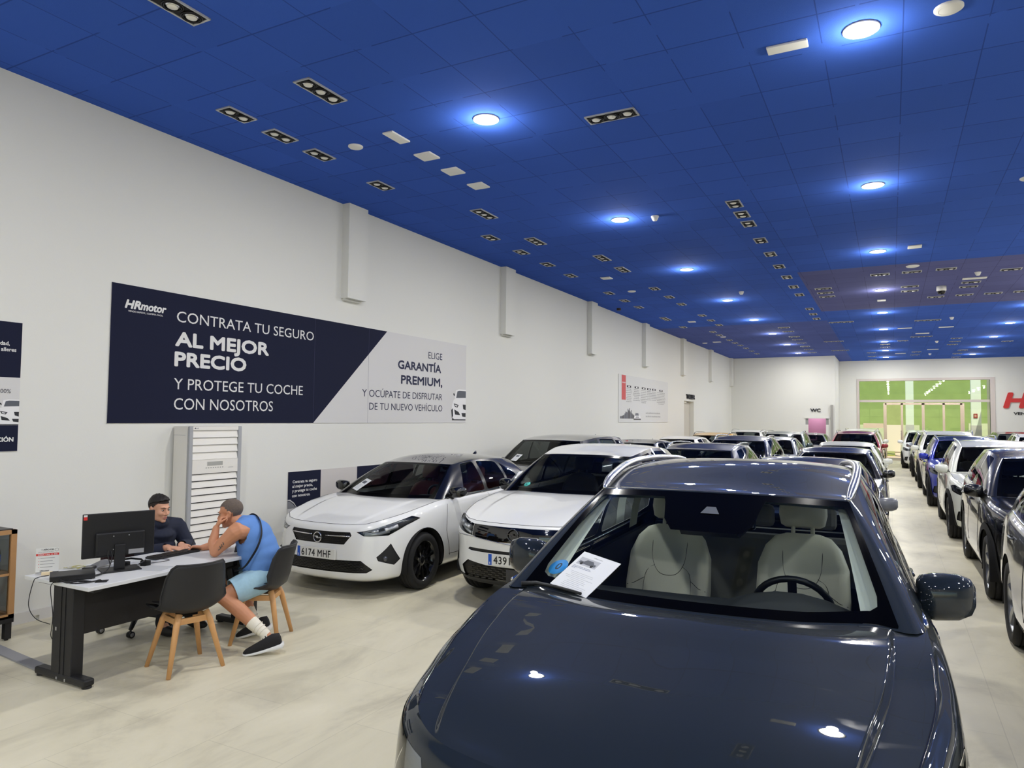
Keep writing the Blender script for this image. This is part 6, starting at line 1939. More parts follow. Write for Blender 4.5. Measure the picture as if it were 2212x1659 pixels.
# swivel chair behind the desk
oc = empty('swivel_chair', (-6.02, 4.22, 0), 0, 'dark swivel office chair on castors under the seller behind the desk', 'chair')
b = MB(); b.cyl((0, 0, .10), .028, .34, 14, 0); b.build('gas_lift', BLKP, oc)
sb = MB()
for k in range(5):
    a = 2 * PI * k / 5 + .45
    sb.tube([(0, 0, .13), (.16 * math.cos(a), .16 * math.sin(a), .115), (.30 * math.cos(a), .30 * math.sin(a), .075)], [.03, .025, .018], 8, 0, flat=.7)
sb.build('star_base', BLKP, oc)
for k in range(5):
    a = 2 * PI * k / 5 + .45
    c = MB(); cx, cy = .30 * math.cos(a), .30 * math.sin(a)
    c.cyl((cx - .022, cy, .029), .028, .016, 16, 0, 'x'); c.cyl((cx + .006, cy, .029), .028, .016, 16, 0, 'x'); c.cyl((cx, cy, .03), .008, .05, 8, 0)
    c.cyl((cx - .0225, cy, .029), .018, .001, 12, 1, 'x'); c.cyl((cx + .0222, cy, .029), .018, .001, 12, 1, 'x')
    c.build('castor', [BLKP, mat('castor_grey', (150, 150, 150), .5)], oc)
sb = MB(); sb.cbox((0, 0, .47), (.48, .48, .08), 0, None, bev=.03); sb.build('seat', mat('dark_red_upholstery', (44, 18, 22), .8), oc)
sb = MB(); sb.cbox((-.25, 0, .74), (.06, .42, .44), 0, None, bev=.025); sb.tube([(-.2, 0, .44), (-.29, 0, .46), (-.29, 0, .6)], .02, 8); sb.build('backrest', mat('dark_red_upholstery', (44, 18, 22), .8), oc)

# ---------------------------------------------------------------- glass-fronted cabinet at the left edge
cb = empty('display_cabinet', (-6.78, 3.0, 0), 0, 'wood-framed glass cabinet on black legs cut off by the left edge', 'cabinet')
T = Matrix.Translation((6.78, -3.0, 0)); OAK = mat('oak_frame', (178, 134, 88), .5, noise=.08, nscale=9)
y0, y1, x0, x1, z0, z1 = 2.5, 3.49, -7.05, -6.63, .185, .93
b = MB()
for x in (x0, x1 - .035):
    for y in (y0, y1 - .045): b.box((x, y, z0), (x + .035, y + .045, z1), 0, T)
for z in (z0, z1 - .035):
    b.box((x0, y0, z), (x1, y0 + .04, z + .035), 0, T); b.box((x0, y1 - .04, z), (x1, y1, z + .035), 0, T); b.box((x1 - .035, y0, z), (x1, y1, z + .035), 0, T)
b.box((x0, y0, z0), (x1, y1, z0 + .02), 0, T); b.box((x0, y0, .545), (x1 - .01, y1, .565), 0, T)
b.build('frame', OAK, cb)
MB().box((x0 - .0, y0, z1), (x1 - .03, y1 - .02, z1 + .008), 0, T).build('top', mat('dark_cabinet_top', (40, 38, 40), .4), cb)
MB().box((x0, y0, z0 + .02), (x0 + .012, y1, z1), 0, T).build('back_panel', mat('grey_back_panel', (112, 110, 110), .7), cb)
MB().box((x1 - .022, y0 + .04, z0 + .03), (x1 - .016, y1 - .04, z1 - .03), 0, T).box((x0 + .03, y1 - .024, z0 + .03), (x1 - .03, y1 - .018, z1 - .03), 0, T).build('glass', glass_mat('cabinet_glass', (.86, .88, .88), .8), cb)
lg = MB(); lg.box((x0, y0, z0 - .035), (x1, y1, z0), 0, T); lg.build('base_rail', DESKB, cb)
for x in (x0 + .01, x1 - .06):
    for y in (y0 + .01, y1 - .06):
        l = MB(); l.box((x, y, .012), (x + .05, y + .05, z0 - .035), 0, T); l.cyl((x + .025, y + .025, 0), .015, .012, 12, 0, 'z', T); l.build('leg', DESKB, cb)
def bottle(x, y, z, label):
    r = empty('water_bottle', (x, y, z), 0, label, 'bottle', 'water bottles in the cabinet')
    MB().lathe([(.001, 0), (.036, 0), (.040, .01), (.040, .07), (.037, .075), (.040, .08), (.040, .16), (.036, .19), (.016, .235), (.014, .25)], 20).build('body', glass_mat('bottle_plastic', (.80, .88, .95), 1.6), r)
    MB().lathe([(.0405, .09), (.0405, .15)], 20).build('wrap_label', mat('bottle_label', (60, 92, 170), .5), r)
    MB().cyl((0, 0, .25), .016, .018, 14).build('cap', mat('bottle_cap', (64, 120, 200), .5), r)
bottle(-6.78, 3.40, .565, 'clear water bottle with blue label nearest the glass corner of the cabinet')
bottle(-6.86, 3.31, .565, 'clear water bottle behind the first on the cabinet shelf')

# ---------------------------------------------------------------- floor-standing air conditioner
ac = empty('air_conditioner', (-6.95, 5.66, 0), 0, 'tall white floor-standing air conditioner with louvred front under the banner', 'air conditioner')
T = Matrix.Translation((6.95, -5.66, 0)); ACW = mat('warm_white_plastic', (232, 229, 222), .4); ACG = mat('grey_side_strip', (166, 168, 172), .4)
ax0, ax1, ay0, ay1, az = -7.06, -6.84, 5.30, 6.03, 1.80
MB().box((ax0, ay0, 0), (ax1, ay1, az), 0, T).box((ax0, ay0 - .002, 1.70), (ax1 - .03, ay0, 1.703), 1, T).build('casing', [ACW, ACG], ac)
for y in (ay0 + .005, ay1 - .055):
    s = MB().box((ax1, y, 0), (ax1 + .03, y + .05, az), 0, T, bev=.008); s.build('side_strip', ACG, ac)
MB().box((ax1, ay0 + .055, 1.755), (ax1 + .025, ay1 - .055, az), 0, T).build('front_panel', ACW, ac)
MB().box((ax1, ay0 + .055, 1.27), (ax1 + .027, ay1 - .055, 1.425), 0, T).build('front_panel', ACW, ac)
lv = MB()
ly0, ly1 = ay0 + .057, ay1 - .057
for k in range(4):
    z = 1.425 + .0825 * k; lv.add([(ax1 + .006, ly0, z + .080), (ax1 + .006, ly1, z + .080), (ax1 + .024, ly1, z + .002), (ax1 + .024, ly0, z + .002)], [(3, 2, 1, 0)], 0, False, T); lv.add([(ax1 + .024, ly0, z + .002), (ax1 + .024, ly1, z + .002), (ax1, ly1, z + .002), (ax1, ly0, z + .002)], [(3, 2, 1, 0)], 0, False, T)
for k in range(15):
    z = 1.27 - .079 * (k + 1); lv.add([(ax1 + .008, ly0, z + .070), (ax1 + .008, ly1, z + .070), (ax1 + .026, ly1, z + .004), (ax1 + .026, ly0, z + .004)], [(3, 2, 1, 0)], 0, False, T); lv.add([(ax1 + .026, ly0, z + .004), (ax1 + .026, ly1, z + .004), (ax1, ly1, z + .004), (ax1, ly0, z + .004)], [(3, 2, 1, 0)], 0, False, T)
lv.build('louvres', ACW, ac)
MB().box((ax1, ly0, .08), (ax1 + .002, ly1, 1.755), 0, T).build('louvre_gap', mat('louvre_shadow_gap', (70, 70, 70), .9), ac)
M = basis((ax1 + .0275 + 6.95, 5.66 - 5.66, 1.355), (0, 1, 0), (0, 0, 1))
dp = MB().box((-.11, -.0, 0), (.10, .045, .0015), 0, M)
for k in range(8): dp.box((-.13 + .032 * k, -.028, 0), (-.115 + .032 * k, -.018, .001), 1, M)
dp.box((.18, -.032, 0), (.25, -.028, .001), 1, M)
dp.build('control_display', [mat('lcd_grey', (168, 168, 162), .4), mat('button_grey', (150, 150, 148), .5)], ac)
lg = MB(); add_text(lg, 'LG', basis((ax1 + .0255 + 6.95, -.262, 1.77), (0, 1, 0), (0, 0, 1)), None, .016, 0, .03); lg.cyl((0, 0, 0), .009, .001, 16, 0, 'z', basis((ax1 + .0255 + 6.95, -.278, 1.778), (0, 1, 0), (0, 0, 1)))
lg.build('maker_logo', mat('logo_grey', (96, 96, 100), .5), ac)

# ---------------------------------------------------------------- price sheets on the windscreens
def price_sheet(corners, label, detail=True):
    """corners: bottom-left, bottom-right, top-left, top-right"""
    bl, br, tl, tr = [Vector(p) for p in corners]
    r = empty('price_sheet', tuple(bl), 0, label, 'sheet', 'price sheets')
    ex, ey = br - bl, tl - bl; M = basis((0, 0, 0), ex, ey); w, h = ex.length, ey.length
    b = MB().box((0, 0, -.001), (w, h, .001), 0, M)
    if detail:
        b.box((w * .08, h * .66, .001), (w * .60, h * .86, .0012), 1, M)
        b.box((w * .12, h * .70, .0012), (w * .56, h * .76, .0014), 2, M); b.prism([(w * .22, h * .76), (w * .50, h * .76), (w * .44, h * .82), (w * .28, h * .82)], .0012, .0014, 2, M)
        for cx in (.20, .48): b.cyl((w * cx, h * .70, .0013), w * .035, .0003, 12, 3, 'z', M)
        random.seed(3)
        tx2 = lambda s, x, y, wd, mi=2: add_text(b, s, basis(M @ Vector((w * x, h * y, .0013)), ex, ey), w * wd, h * .018, mi, .02)
        tx2('VOLVO XC60 T8 TWIN', .07, .60, .46, 4); tx2('ENGINE AWD MOMENTUM', .07, .57, .50, 4); tx2('AUTO', .07, .54, .10, 4); tx2('HRmotor', .36, .91, .24, 2)
        for k in range(11):
            y = .46 - .04 * k
            if y < .06: break
            x0 = random.uniform(.1, .3); x1 = random.uniform(.6, .88); b.box((w * x0, h * y, .001), (w * x1, h * y + h * .008, .0012), 1, M)
    else:
        b.box((w * .15, h * .6, .001), (w * .7, h * .82, .0012), 2, M)
        for k in range(5): b.box((w * .15, h * (.45 - .08 * k), .001), (w * .8, h * (.47 - .08 * k), .0012), 1, M)
    b.build('printed_page', [mat('sheet_white', (236, 238, 240), .5), mat('print_pale', (190, 192, 198), .6), mat('print_dark_grey', (92, 96, 104), .6), PDARK, mat('print_blue', (70, 90, 140), .6)], r)
def on_car(pts, x, y, rot):
    c, s = math.cos(rot), math.sin(rot)
    return [(x + c * p[0] - s * p[1], y + s * p[0] + c * p[1], p[2]) for p in pts]
def glass_pts(car, pts, lift):
    out = []
    for (x, v) in pts:
        # find u with that x on the windscreen
        us = np.linspace(-2.4, 2.4, 200); P = car.cab_fn(us, np.full(200, v)); u = us[np.argmin(abs(P[:, 0] - x))]
        f = car.cab.frame(u, v); out.append(tuple(f[0] + f[1] * lift))
    return out
# ---------------------------------------------------------------- the two people
def blend_mesh(mb, voxel, iters, name, mats, keep=None, planes=()):
    """merge overlapping closed shapes into one smooth continuous skin"""
    o = bpy.data.objects.new('blend', mb.mesh('blend', mats)); COL.objects.link(o)
    m = o.modifiers.new('r', 'REMESH'); m.mode = 'VOXEL'; m.voxel_size = voxel; m.use_smooth_shade = True
    s = o.modifiers.new('s', 'SMOOTH'); s.iterations = iters; s.factor = .5
    dg = bpy.context.evaluated_depsgraph_get(); dg.update()
    me = bpy.data.meshes.new_from_object(o.evaluated_get(dg)); me.name = name
    bpy.data.objects.remove(o)
    if keep:
        bm = bmesh.new(); bm.from_mesh(me)
        for co, no in planes: bmesh.ops.bisect_plane(bm, geom=list(bm.verts) + list(bm.edges) + list(bm.faces), dist=1e-5, plane_co=co, plane_no=no)
        bmesh.ops.delete(bm, geom=[v for v in bm.verts if not keep(v.co)], context='VERTS'); bm.to_mesh(me); bm.free()
    me.materials.clear()
    for k in (mats if isinstance(mats, (list, tuple)) else [mats]): me.materials.append(k)
    me.polygons.foreach_set('use_smooth', [True] * len(me.polygons)); me.update()
    return me

def limb(mb, pts, rs, n=14, flat=1.0, up=None):
    """tapered rounded limb along the joints"""
    pts = [Vector(p) for p in pts]
    P = []; Rr = []
    k = len(pts)
    for i in range(k - 1):
        m = 6
        for j in range(m):
            t = j / m
            P.append(pts[i].lerp(pts[i + 1], t)); Rr.append(rs[i] + (rs[i + 1] - rs[i]) * (t * t * (3 - 2 * t)))
    P.append(pts[-1]); Rr.append(rs[-1])
    d0 = (P[0] - P[1]).normalized(); d1 = (P[-1] - P[-2]).normalized()
    P = [P[0] + d0 * Rr[0] * .95, P[0] + d0 * Rr[0] * .6] + P + [P[-1] + d1 * Rr[-1] * .6, P[-1] + d1 * Rr[-1] * .95]
    Rr = [Rr[0] * .3, Rr[0] * .8] + Rr + [Rr[-1] * .8, Rr[-1] * .3]
    mb.tube(P, Rr, n, 0, True, True, None, flat, up)

def hand(mb, wrist, d, n, curls, spread=0.0, thumb=(.5, .5), sc=1.0, left=True):
    """palm, four bent fingers of different length and a thumb. d: wrist to knuckles, n: palm side, thumb lies on d x n (flipped for the other hand)"""
    d = Vector(d).normalized(); n = Vector(n); n = (n - d * n.dot(d)).normalized(); t = d.cross(n) * (1 if left else -1)
    w = Vector(wrist)
    for o, r in ((.028, .013), (.010, .0145), (-.010, .0145), (-.027, .0125)):
        limb(mb, [w + t * o * .55 * sc, w + d * .045 * sc + t * o * .9 * sc, w + d * .086 * sc + t * o * sc], [r * sc * 1.1, r * sc * 1.1, r * sc * .95], 10)
    for i, (o, L) in enumerate(((.030, .95), (.010, 1.06), (-.010, 1.0), (-.029, .80))):
        p = w + d * .086 * sc + t * o * sc
        dd = d.copy(); ang = 0
        pts = [p]; c = curls[i] if isinstance(curls[i], (tuple, list)) else (curls[i],) * 3
        for q, (ln, cu) in enumerate(zip((.042, .026, .021), c)):
            ang += cu
            v = (d * math.cos(ang) + n * math.sin(ang) + t * spread * (1.5 - i) * .12).normalized()
            p = p + v * ln * L * sc; pts.append(p)
        limb(mb, pts, [.0095 * sc, .0088 * sc, .0080 * sc, .0068 * sc], 9)
    b = w + d * .022 * sc + t * .026 * sc
    a, c2 = thumb
    v1 = (d * .62 + t * .75 + n * .25 * a).normalized(); v2 = (d * .85 + t * .25 * (1 - a) + n * .7 * c2).normalized()
    limb(mb, [b, b + v1 * .040 * sc, b + v1 * .040 * sc + v2 * .032 * sc, b + v1 * .040 * sc + v2 * .056 * sc], [.0145 * sc, .0115 * sc, .0098 * sc, .008 * sc], 9)

def head_shapes(mb, M, sc=1.0):
    e = lambda c, r: mb.ball((0, 0, 0), 1.0, 0, 20, 14, M @ Matrix.Translation(Vector(c) * sc) @ Matrix.Diagonal((r[0] * sc, r[1] * sc, r[2] * sc, 1)))
    e((-.014, 0, .032), (.098, .077, .086)); e((.030, 0, -.030), (.064, .062, .088)); e((.030, 0, -.080), (.056, .054, .040)); e((.070, 0, -.104), (.024, .026, .020))
    e((.078, 0, .022), (.022, .050, .013)); e((.062, .034, -.030), (.030, .026, .026)); e((.062, -.034, -.030), (.030, .026, .026))
    mb.tube([M @ (Vector(p) * sc) for p in ((.090, 0, .012), (.104, 0, -.012), (.116, 0, -.034), (.108, 0, -.043))], [.008 * sc, .010 * sc, .0135 * sc, .010 * sc], 10)
    for s in (1, -1): e((.098, s * .013, -.040), (.011, .009, .008))
    e((.089, 0, -.066), (.012, .024, .007)); e((.087, 0, -.077), (.012, .021, .007))
    for s in (1, -1):
        E = M @ Matrix.Translation(Vector((-.006, s * .076, -.012)) * sc) @ Matrix.Rotation(s * .35, 4, 'Z') @ Matrix.Rotation(-.2, 4, 'Y')
        mb.ball((0, 0, 0), 1.0, 0, 14, 10, E @ Matrix.Diagonal((.019 * sc, .009 * sc, .031 * sc, 1)))
        mb.tube([E @ (Vector(p) * sc) for p in ((-.008, s * .004, -.028), (-.018, s * .010, -.008), (-.015, s * .013, .016), (.002, s * .011, .029), (.014, s * .005, .018))], .0055 * sc, 7)

def face_bits(parent, M, sc, hairm, T, lip=(150, 92, 82)):
    w = MB()
    for s in (1, -1):
        w.ball((0, 0, 0), 1, 0, 12, 8, T @ M @ Matrix.Translation(Vector((.0835, s * .031, .000)) * sc) @ Matrix.Diagonal((.0080 * sc, .0108 * sc, .0040 * sc, 1)))
        w.ball((0, 0, 0), 1, 1, 10, 8, T @ M @ Matrix.Translation(Vector((.0905, s * .030, .000)) * sc) @ Matrix.Diagonal((.004 * sc, .0055 * sc, .0058 * sc, 1)))
    w.build('eyes', [mat('eye_white', (188, 176, 168), .4), mat('eye_dark', (34, 22, 18), .2)], parent)
    b = MB()
    for s in (1, -1):
        b.tube([T @ M @ (Vector(p) * sc) for p in ((.097, s * .012, .019), (.096, s * .030, .026), (.080, s * .050, .021))], [.0045 * sc, .0050 * sc, .003 * sc], 7, 0, flat=.6)
    b.build('eyebrows', hairm, parent)
    l = MB()
    for z, h in ((-.0665, .0042), (-.0765, .0048)): l.ball((0, 0, 0), 1, 0, 14, 8, T @ M @ Matrix.Translation(Vector((.0945, 0, z)) * sc) @ Matrix.Diagonal((.008 * sc, .021 * sc, h * sc, 1)))
    l.build('lips', mat('lips_%d' % lip[0], lip, .5), parent)

def frame_fn(C, F, L):
    return lambda f, l, z: Vector((C.x + F.x * f + L.x * l, C.y + F.y * f + L.y * l, z))

def man_in_blue():
    P = frame_fn(MANC, MANF, MANL)
    r = empty('person', (MANC.x, MANC.y, 0), 0, 'man in sleeveless blue shirt and light blue shorts leaning on the desk, fist to cheek', 'person')
    T = Matrix.Translation((-MANC.x, -MANC.y, 0))
    SKIN = mat('tanned_skin', (204, 142, 106), .55, noise=.08, nscale=18)
    hd = basis(P(.295, 0, 1.078), MANF * .96 + Vector((0, 0, -.20)), MANL)      # x forward, y left, z up
    b = MB()
    head_shapes(b, hd, .98)
    limb(b, [P(.265, 0, 1.02), P(.225, 0, 1.00), P(.14, 0, .96)], [.058, .060, .075])
    # shoulders, arms
    ShL, ShR = P(.165, .195, .955), P(.165, -.195, .955)
    ElL, ElR = P(.345, .20, .775), P(.40, -.20, .775)
    WrL, WrR = P(.365, .135, .965), P(.565, -.10, .757)
    limb(b, [P(.11, .05, .93), ShL, P(.255, .205, .87), ElL], [.085, .073, .058, .044]); limb(b, [ElL, P(.372, .178, .845), WrL], [.042, .043, .029])
    limb(b, [P(.11, -.05, .93), ShR, P(.28, -.205, .87), ElR], [.085, .073, .058, .044]); limb(b, [ElR, P(.48, -.16, .772), WrR], [.042, .041, .028])
    # fist against the cheek, other hand half closed on the desk
    hand(b, WrL, P(.345, .085, 1.05) - WrL, (P(.2, .0, .98) - P(.36, .1, 1.0)), [(1.0, 1.3, 1.0), (1.1, 1.35, 1.0), (1.2, 1.35, 1.0), (1.25, 1.3, 1.0)], 0, (.8, .9), 1.0, False)
    hand(b, WrR, P(.66, -.06, .765) - WrR, Vector((0, 0, -1)) + MANL * .5, [(.5, .8, .6), (.65, .9, .7), (.75, 1.0, .7), (.85, 1.0, .7)], 0, (.7, .7), 1.0, False)
    # torso and legs
    limb(b, [P(.13, 0, .90), P(.06, 0, .76), P(.02, 0, .60), P(0, 0, .53)], [.125, .135, .14, .13])
    for s, kn, an, to in ((1, P(.235, .29, .425), P(-.165, .385, .135), P(-.02, .44, .03)), (-1, P(.30, -.10, .47), P(.06, -.045, .11), P(.19, -.02, .025))):
        hip = P(-.01, .10 * s, .525)
        limb(b, [hip, hip.lerp(kn, .5), kn], [.10, .083, .060]); limb(b, [kn, kn.lerp(an, .35) - MANF * .012, an], [.058, .060, .036])
    o = bpy.data.objects.new('body', blend_mesh(b, .0055, 7, 'body', SKIN)); link(o, r); o.matrix_local = T
    GREYH = mat('short_grey_hair', (104, 92, 84), .95, noise=.5, nscale=170)
    face_bits(r, hd, .98, GREYH, T)
    h = MB(); hm = hd
    h.ball((0, 0, 0), 1, 0, 40, 28, hm @ Matrix.Translation((-.014, 0, .0315)) @ Matrix.Diagonal((.0985, .0775, .0868, 1)))
    inv = hm.inverted()
    kp = []
    me = h.mesh('hair', GREYH); bm = bmesh.new(); bm.from_mesh(me)
    def keep(c):
        p = inv @ c
        line = .048 + .30 * p.x if p.x > .02 else (-.005 + 2.6 * max(0, p.x + .0) if p.x > -.03 else -.045)
        return p.z > line
    bmesh.ops.delete(bm, geom=[v for v in bm.verts if not keep(v.co)], context='VERTS'); bm.to_mesh(me); bm.free()
    o = bpy.data.objects.new('hair', me); link(o, r); o.matrix_local = T
    # stubble on jaw is left to the skin; sleeveless shirt
    s = MB()
    limb(s, [P(.185, 0, .985), P(.145, 0, .945), P(.10, 0, .86)], [.072, .115, .145], 20)
    for sg in (1, -1): limb(s, [P(.125, sg * .02, .955), P(.145, sg * .115, .962), P(.155, sg * .158, .965)], [.10, .086, .072], 16)
    for (f, z, rx, ry, rz) in ((.085, .87, .150, .185, .15), (.060, .80, .166, .188, .15), (.04, .73, .178, .190, .15), (.022, .66, .180, .190, .13), (.015, .61, .168, .190, .10)):
        s.ball((0, 0, 0), 1, 0, 24, 16, basis(P(f, 0, z), MANF * .92 + Vector((0, 0, .25)), MANL) @ Matrix.Diagonal((rx, ry, rz, 1)))
    SH = mat('blue_cotton', (96, 140, 206), .85, noise=.06, nscale=14, bump=.12, bscale=24)
    def cut(c):
        q = c - Vector((MANC.x, MANC.y, 0)); l = abs(q.dot(MANL)); f = q.dot(MANF)
        # arm openings
        return not (l > .150 and (f - .185) ** 2 / .095 ** 2 + (c.z - .915) ** 2 / .085 ** 2 < 1) and l < .205
    o = bpy.data.objects.new('sleeveless_shirt', blend_mesh(s, .009, 22, 'sleeveless_shirt', SH, cut)); link(o, r); o.matrix_local = T
    so_ = o.modifiers.new('hem', 'SOLIDIFY'); so_.thickness = .005; so_.offset = 0
    # shorts
    q = MB()
    for sg, kn in ((1, P(.235, .29, .425)), (-1, P(.30, -.10, .47))):
        hip = P(-.01, .10 * sg, .53); end = hip.lerp(kn, .74)
        limb(q, [hip, hip.lerp(end, .6), end], [.120, .112, .105], 20)
    q.ball((0, 0, 0), 1, 0, 24, 14, basis(P(.0, 0, .57), MANF, MANL) @ Matrix.Diagonal((.165, .19, .095, 1)))
    kL, kR = P(.235, .29, .425), P(.30, -.10, .47)
    def cut2(c):
        for sg, kn in ((1, kL), (-1, kR)):
            hip = P(-.01, .10 * sg, .53); ax = (kn - hip)
            t = (c - hip).dot(ax) / ax.length_squared
            if t > .7405 and (c - (hip + ax * t)).length < .16: return False
        return True
    JN = mat('light_blue_denim', (160, 196, 214), .85, noise=.07, nscale=20, bump=.12, bscale=40)
    o = bpy.data.objects.new('shorts', blend_mesh(q, .007, 8, 'shorts', JN, cut2, [(P(-.01, .10 * sg, .53).lerp(kn, .74), (kn - P(-.01, .10 * sg, .53)).normalized()) for sg, kn in ((1, kL), (-1, kR))])); link(o, r); o.matrix_local = T
    so_ = o.modifiers.new('hem', 'SOLIDIFY'); so_.thickness = .008; so_.offset = 0
    # socks and shoes
    SK = mat('cream_sock', (232, 226, 210), .9, bump=.2, bscale=60); SHOE = mat('black_knit', (26, 26, 29), .8, bump=.25, bscale=140); SOLE = mat('white_sole', (232, 232, 230), .6)
    for s_, kn, an, heel, toe in ((1, kL, P(-.165, .385, .135), P(-.255, .405, .075), P(-.015, .445, .022)), (-1, kR, P(.06, -.045, .11), P(-.02, -.055, .085), P(.205, -.012, .022))):
        d = (kn - an)
        limb_pts = [an + d * .36, an + d * .30, an + d * .18, an + d * .05, an - Vector((0, 0, .05))]
        m = MB(); m.tube(limb_pts, [.054, .053, .047, .043, .047], 16, 0, False)
        for k in (.10, .16, .22): m.tube([an + d * (k - .006), an + d * k, an + d * (k + .006)], [.040 + k * .055, .047 + k * .045, .040 + k * .055], 16, 0, False)
        o = m.build('sock', SK, r); o.matrix_local = T
        ax = (toe - heel); L = ax.length; ax.normalize(); up = Vector((0, 0, 1)); up = (up - ax * up.dot(ax)).normalized(); sd = ax.cross(up)
        M = basis(heel, ax, up.cross(ax))
        def sec(x, w, z0, z1, n=16, pw=.6):
            rr = []
            for j in range(n):
                a = 2 * PI * j / n; c_, s2 = math.cos(a), math.sin(a)
                rr.append(M @ Vector((x, w * (abs(c_) ** pw) * (1 if c_ > 0 else -1), (z0 + z1) / 2 + (z1 - z0) / 2 * (abs(s2) ** pw) * (1 if s2 > 0 else -1))))
            return rr
        u = MB()
        rows = [sec(x, w, z0, z1) for x, w, z0, z1 in ((-.035, .022, -.01, .055), (-.025, .036, -.015, .085), (.03, .040, -.015, .090), (.08, .040, -.015, .078), (.14, .044, -.015, .055), (.20, .044, -.015, .036), (L - .0, .036, -.012, .022), (L + .018, .018, -.008, .010))]
        u.grid(rows[::-1], 0, True, None, True); u.add(rows[0], [tuple(range(16))], 0); u.add(rows[-1], [tuple(range(16))[::-1]], 0)
        up_ = u.build('shoe', SHOE, r); up_.matrix_local = T
        v = MB()
        rows = [sec(x, w, z0, z1, 16, .45) for x, w, z0, z1 in ((-.048, .024, -.020, .012), (-.036, .040, -.036, .008), (.03, .043, -.036, .000), (.10, .042, -.032, -.006), (.17, .048, -.030, -.008), (L, .040, -.026, -.006), (L + .024, .020, -.016, -.004))]
        v.grid(rows[::-1], 0, True, None, True); v.add(rows[0], [tuple(range(16))], 0); v.add(rows[-1], [tuple(range(16))[::-1]], 0)
        v.build('sole', SOLE, up_)
        lc = MB()
        for k in range(5):
            x = .075 + .022 * k; z = .082 - .0135 * k * 1.1
            lc.tube([M @ Vector((x, -.020, z - .004)), M @ Vector((x + .006, 0, z + .006)), M @ Vector((x, .020, z - .004))], .0035, 6)
        lc.build('laces', mat('black_lace', (14, 14, 15), .8), up_)
    # tattoo lines on the left upper arm
    tt = MB(); base = P(.29, .262, .845)
    for k, (a, b2) in enumerate(((-.02, .03), (.0, .02), (.015, .035))):
        tt.tube([P(.30 - .012 * k, .252 - .003 * k, .80 + .018 * k), P(.275 - .012 * k, .262, .815 + .018 * k), P(.285 - .012 * k, .262, .835 + .016 * k)], .003, 5)
    o = tt.build('tattoo', mat('tattoo_ink', (74, 84, 84), .6), r); o.matrix_local = T
    return P
MP = man_in_blue()

def shoulder_bag():
    P = MP
    r = empty('shoulder_bag', tuple(P(.25, .03, .50)), 0, 'black crossbody bag in the lap of the man in blue, strap over his back', 'bag')
    T = Matrix.Translation(-P(.25, .03, .50))
    M = basis(P(.245, .03, .535), MANL, Vector((0, 0, 1)) + MANF * .25)
    BAG = mat('black_leather_bag', (22, 22, 23), .45, bump=.15, bscale=120)
    MB().box((-.075, -.085, -.032), (.075, .085, .032), 0, T @ M, bev=.016).build('pouch', BAG, r)
    f = MB(); f.box((-.07, -.02, .030), (.07, .084, .038), 0, T @ M, bev=.003); f.box((-.06, -.07, .031), (.06, -.03, .040), 0, T @ M, bev=.004); f.build('flap', BAG, r)
    s = MB()
    pts = [P(.20, .10, .61), P(.165, .19, .615), P(.09, .218, .655), P(.03, .216, .74), P(-.012, .195, .83), P(-.02, .14, .92), P(.015, .06, 1.0), P(.07, -.02, 1.045), P(.14, -.085, 1.045), P(.20, -.10, .98), P(.235, -.08, .86), P(.25, -.03, .72), P(.25, -.02, .62)]
    c = cr_curve(np.array([tuple(T @ p) for p in pts]), np.linspace(0, len(pts) - 1, 60))
    s.tube([Vector(p) for p in c], .017, 8, 0, flat=.22, up=(0, 0, 1))
    s.build('strap', mat('black_webbing', (20, 22, 30), .7), r)
shoulder_bag()
pen = MB(); a = MP(.655, -.075, .775); d = Vector((-.3, .5, .35)).normalized(); pen.tube([a - d * .05, a + d * .07], .0045, 8)
tag(pen.build('pen', BLKP), 'dark pen in the right hand of the man in blue', 'pen')

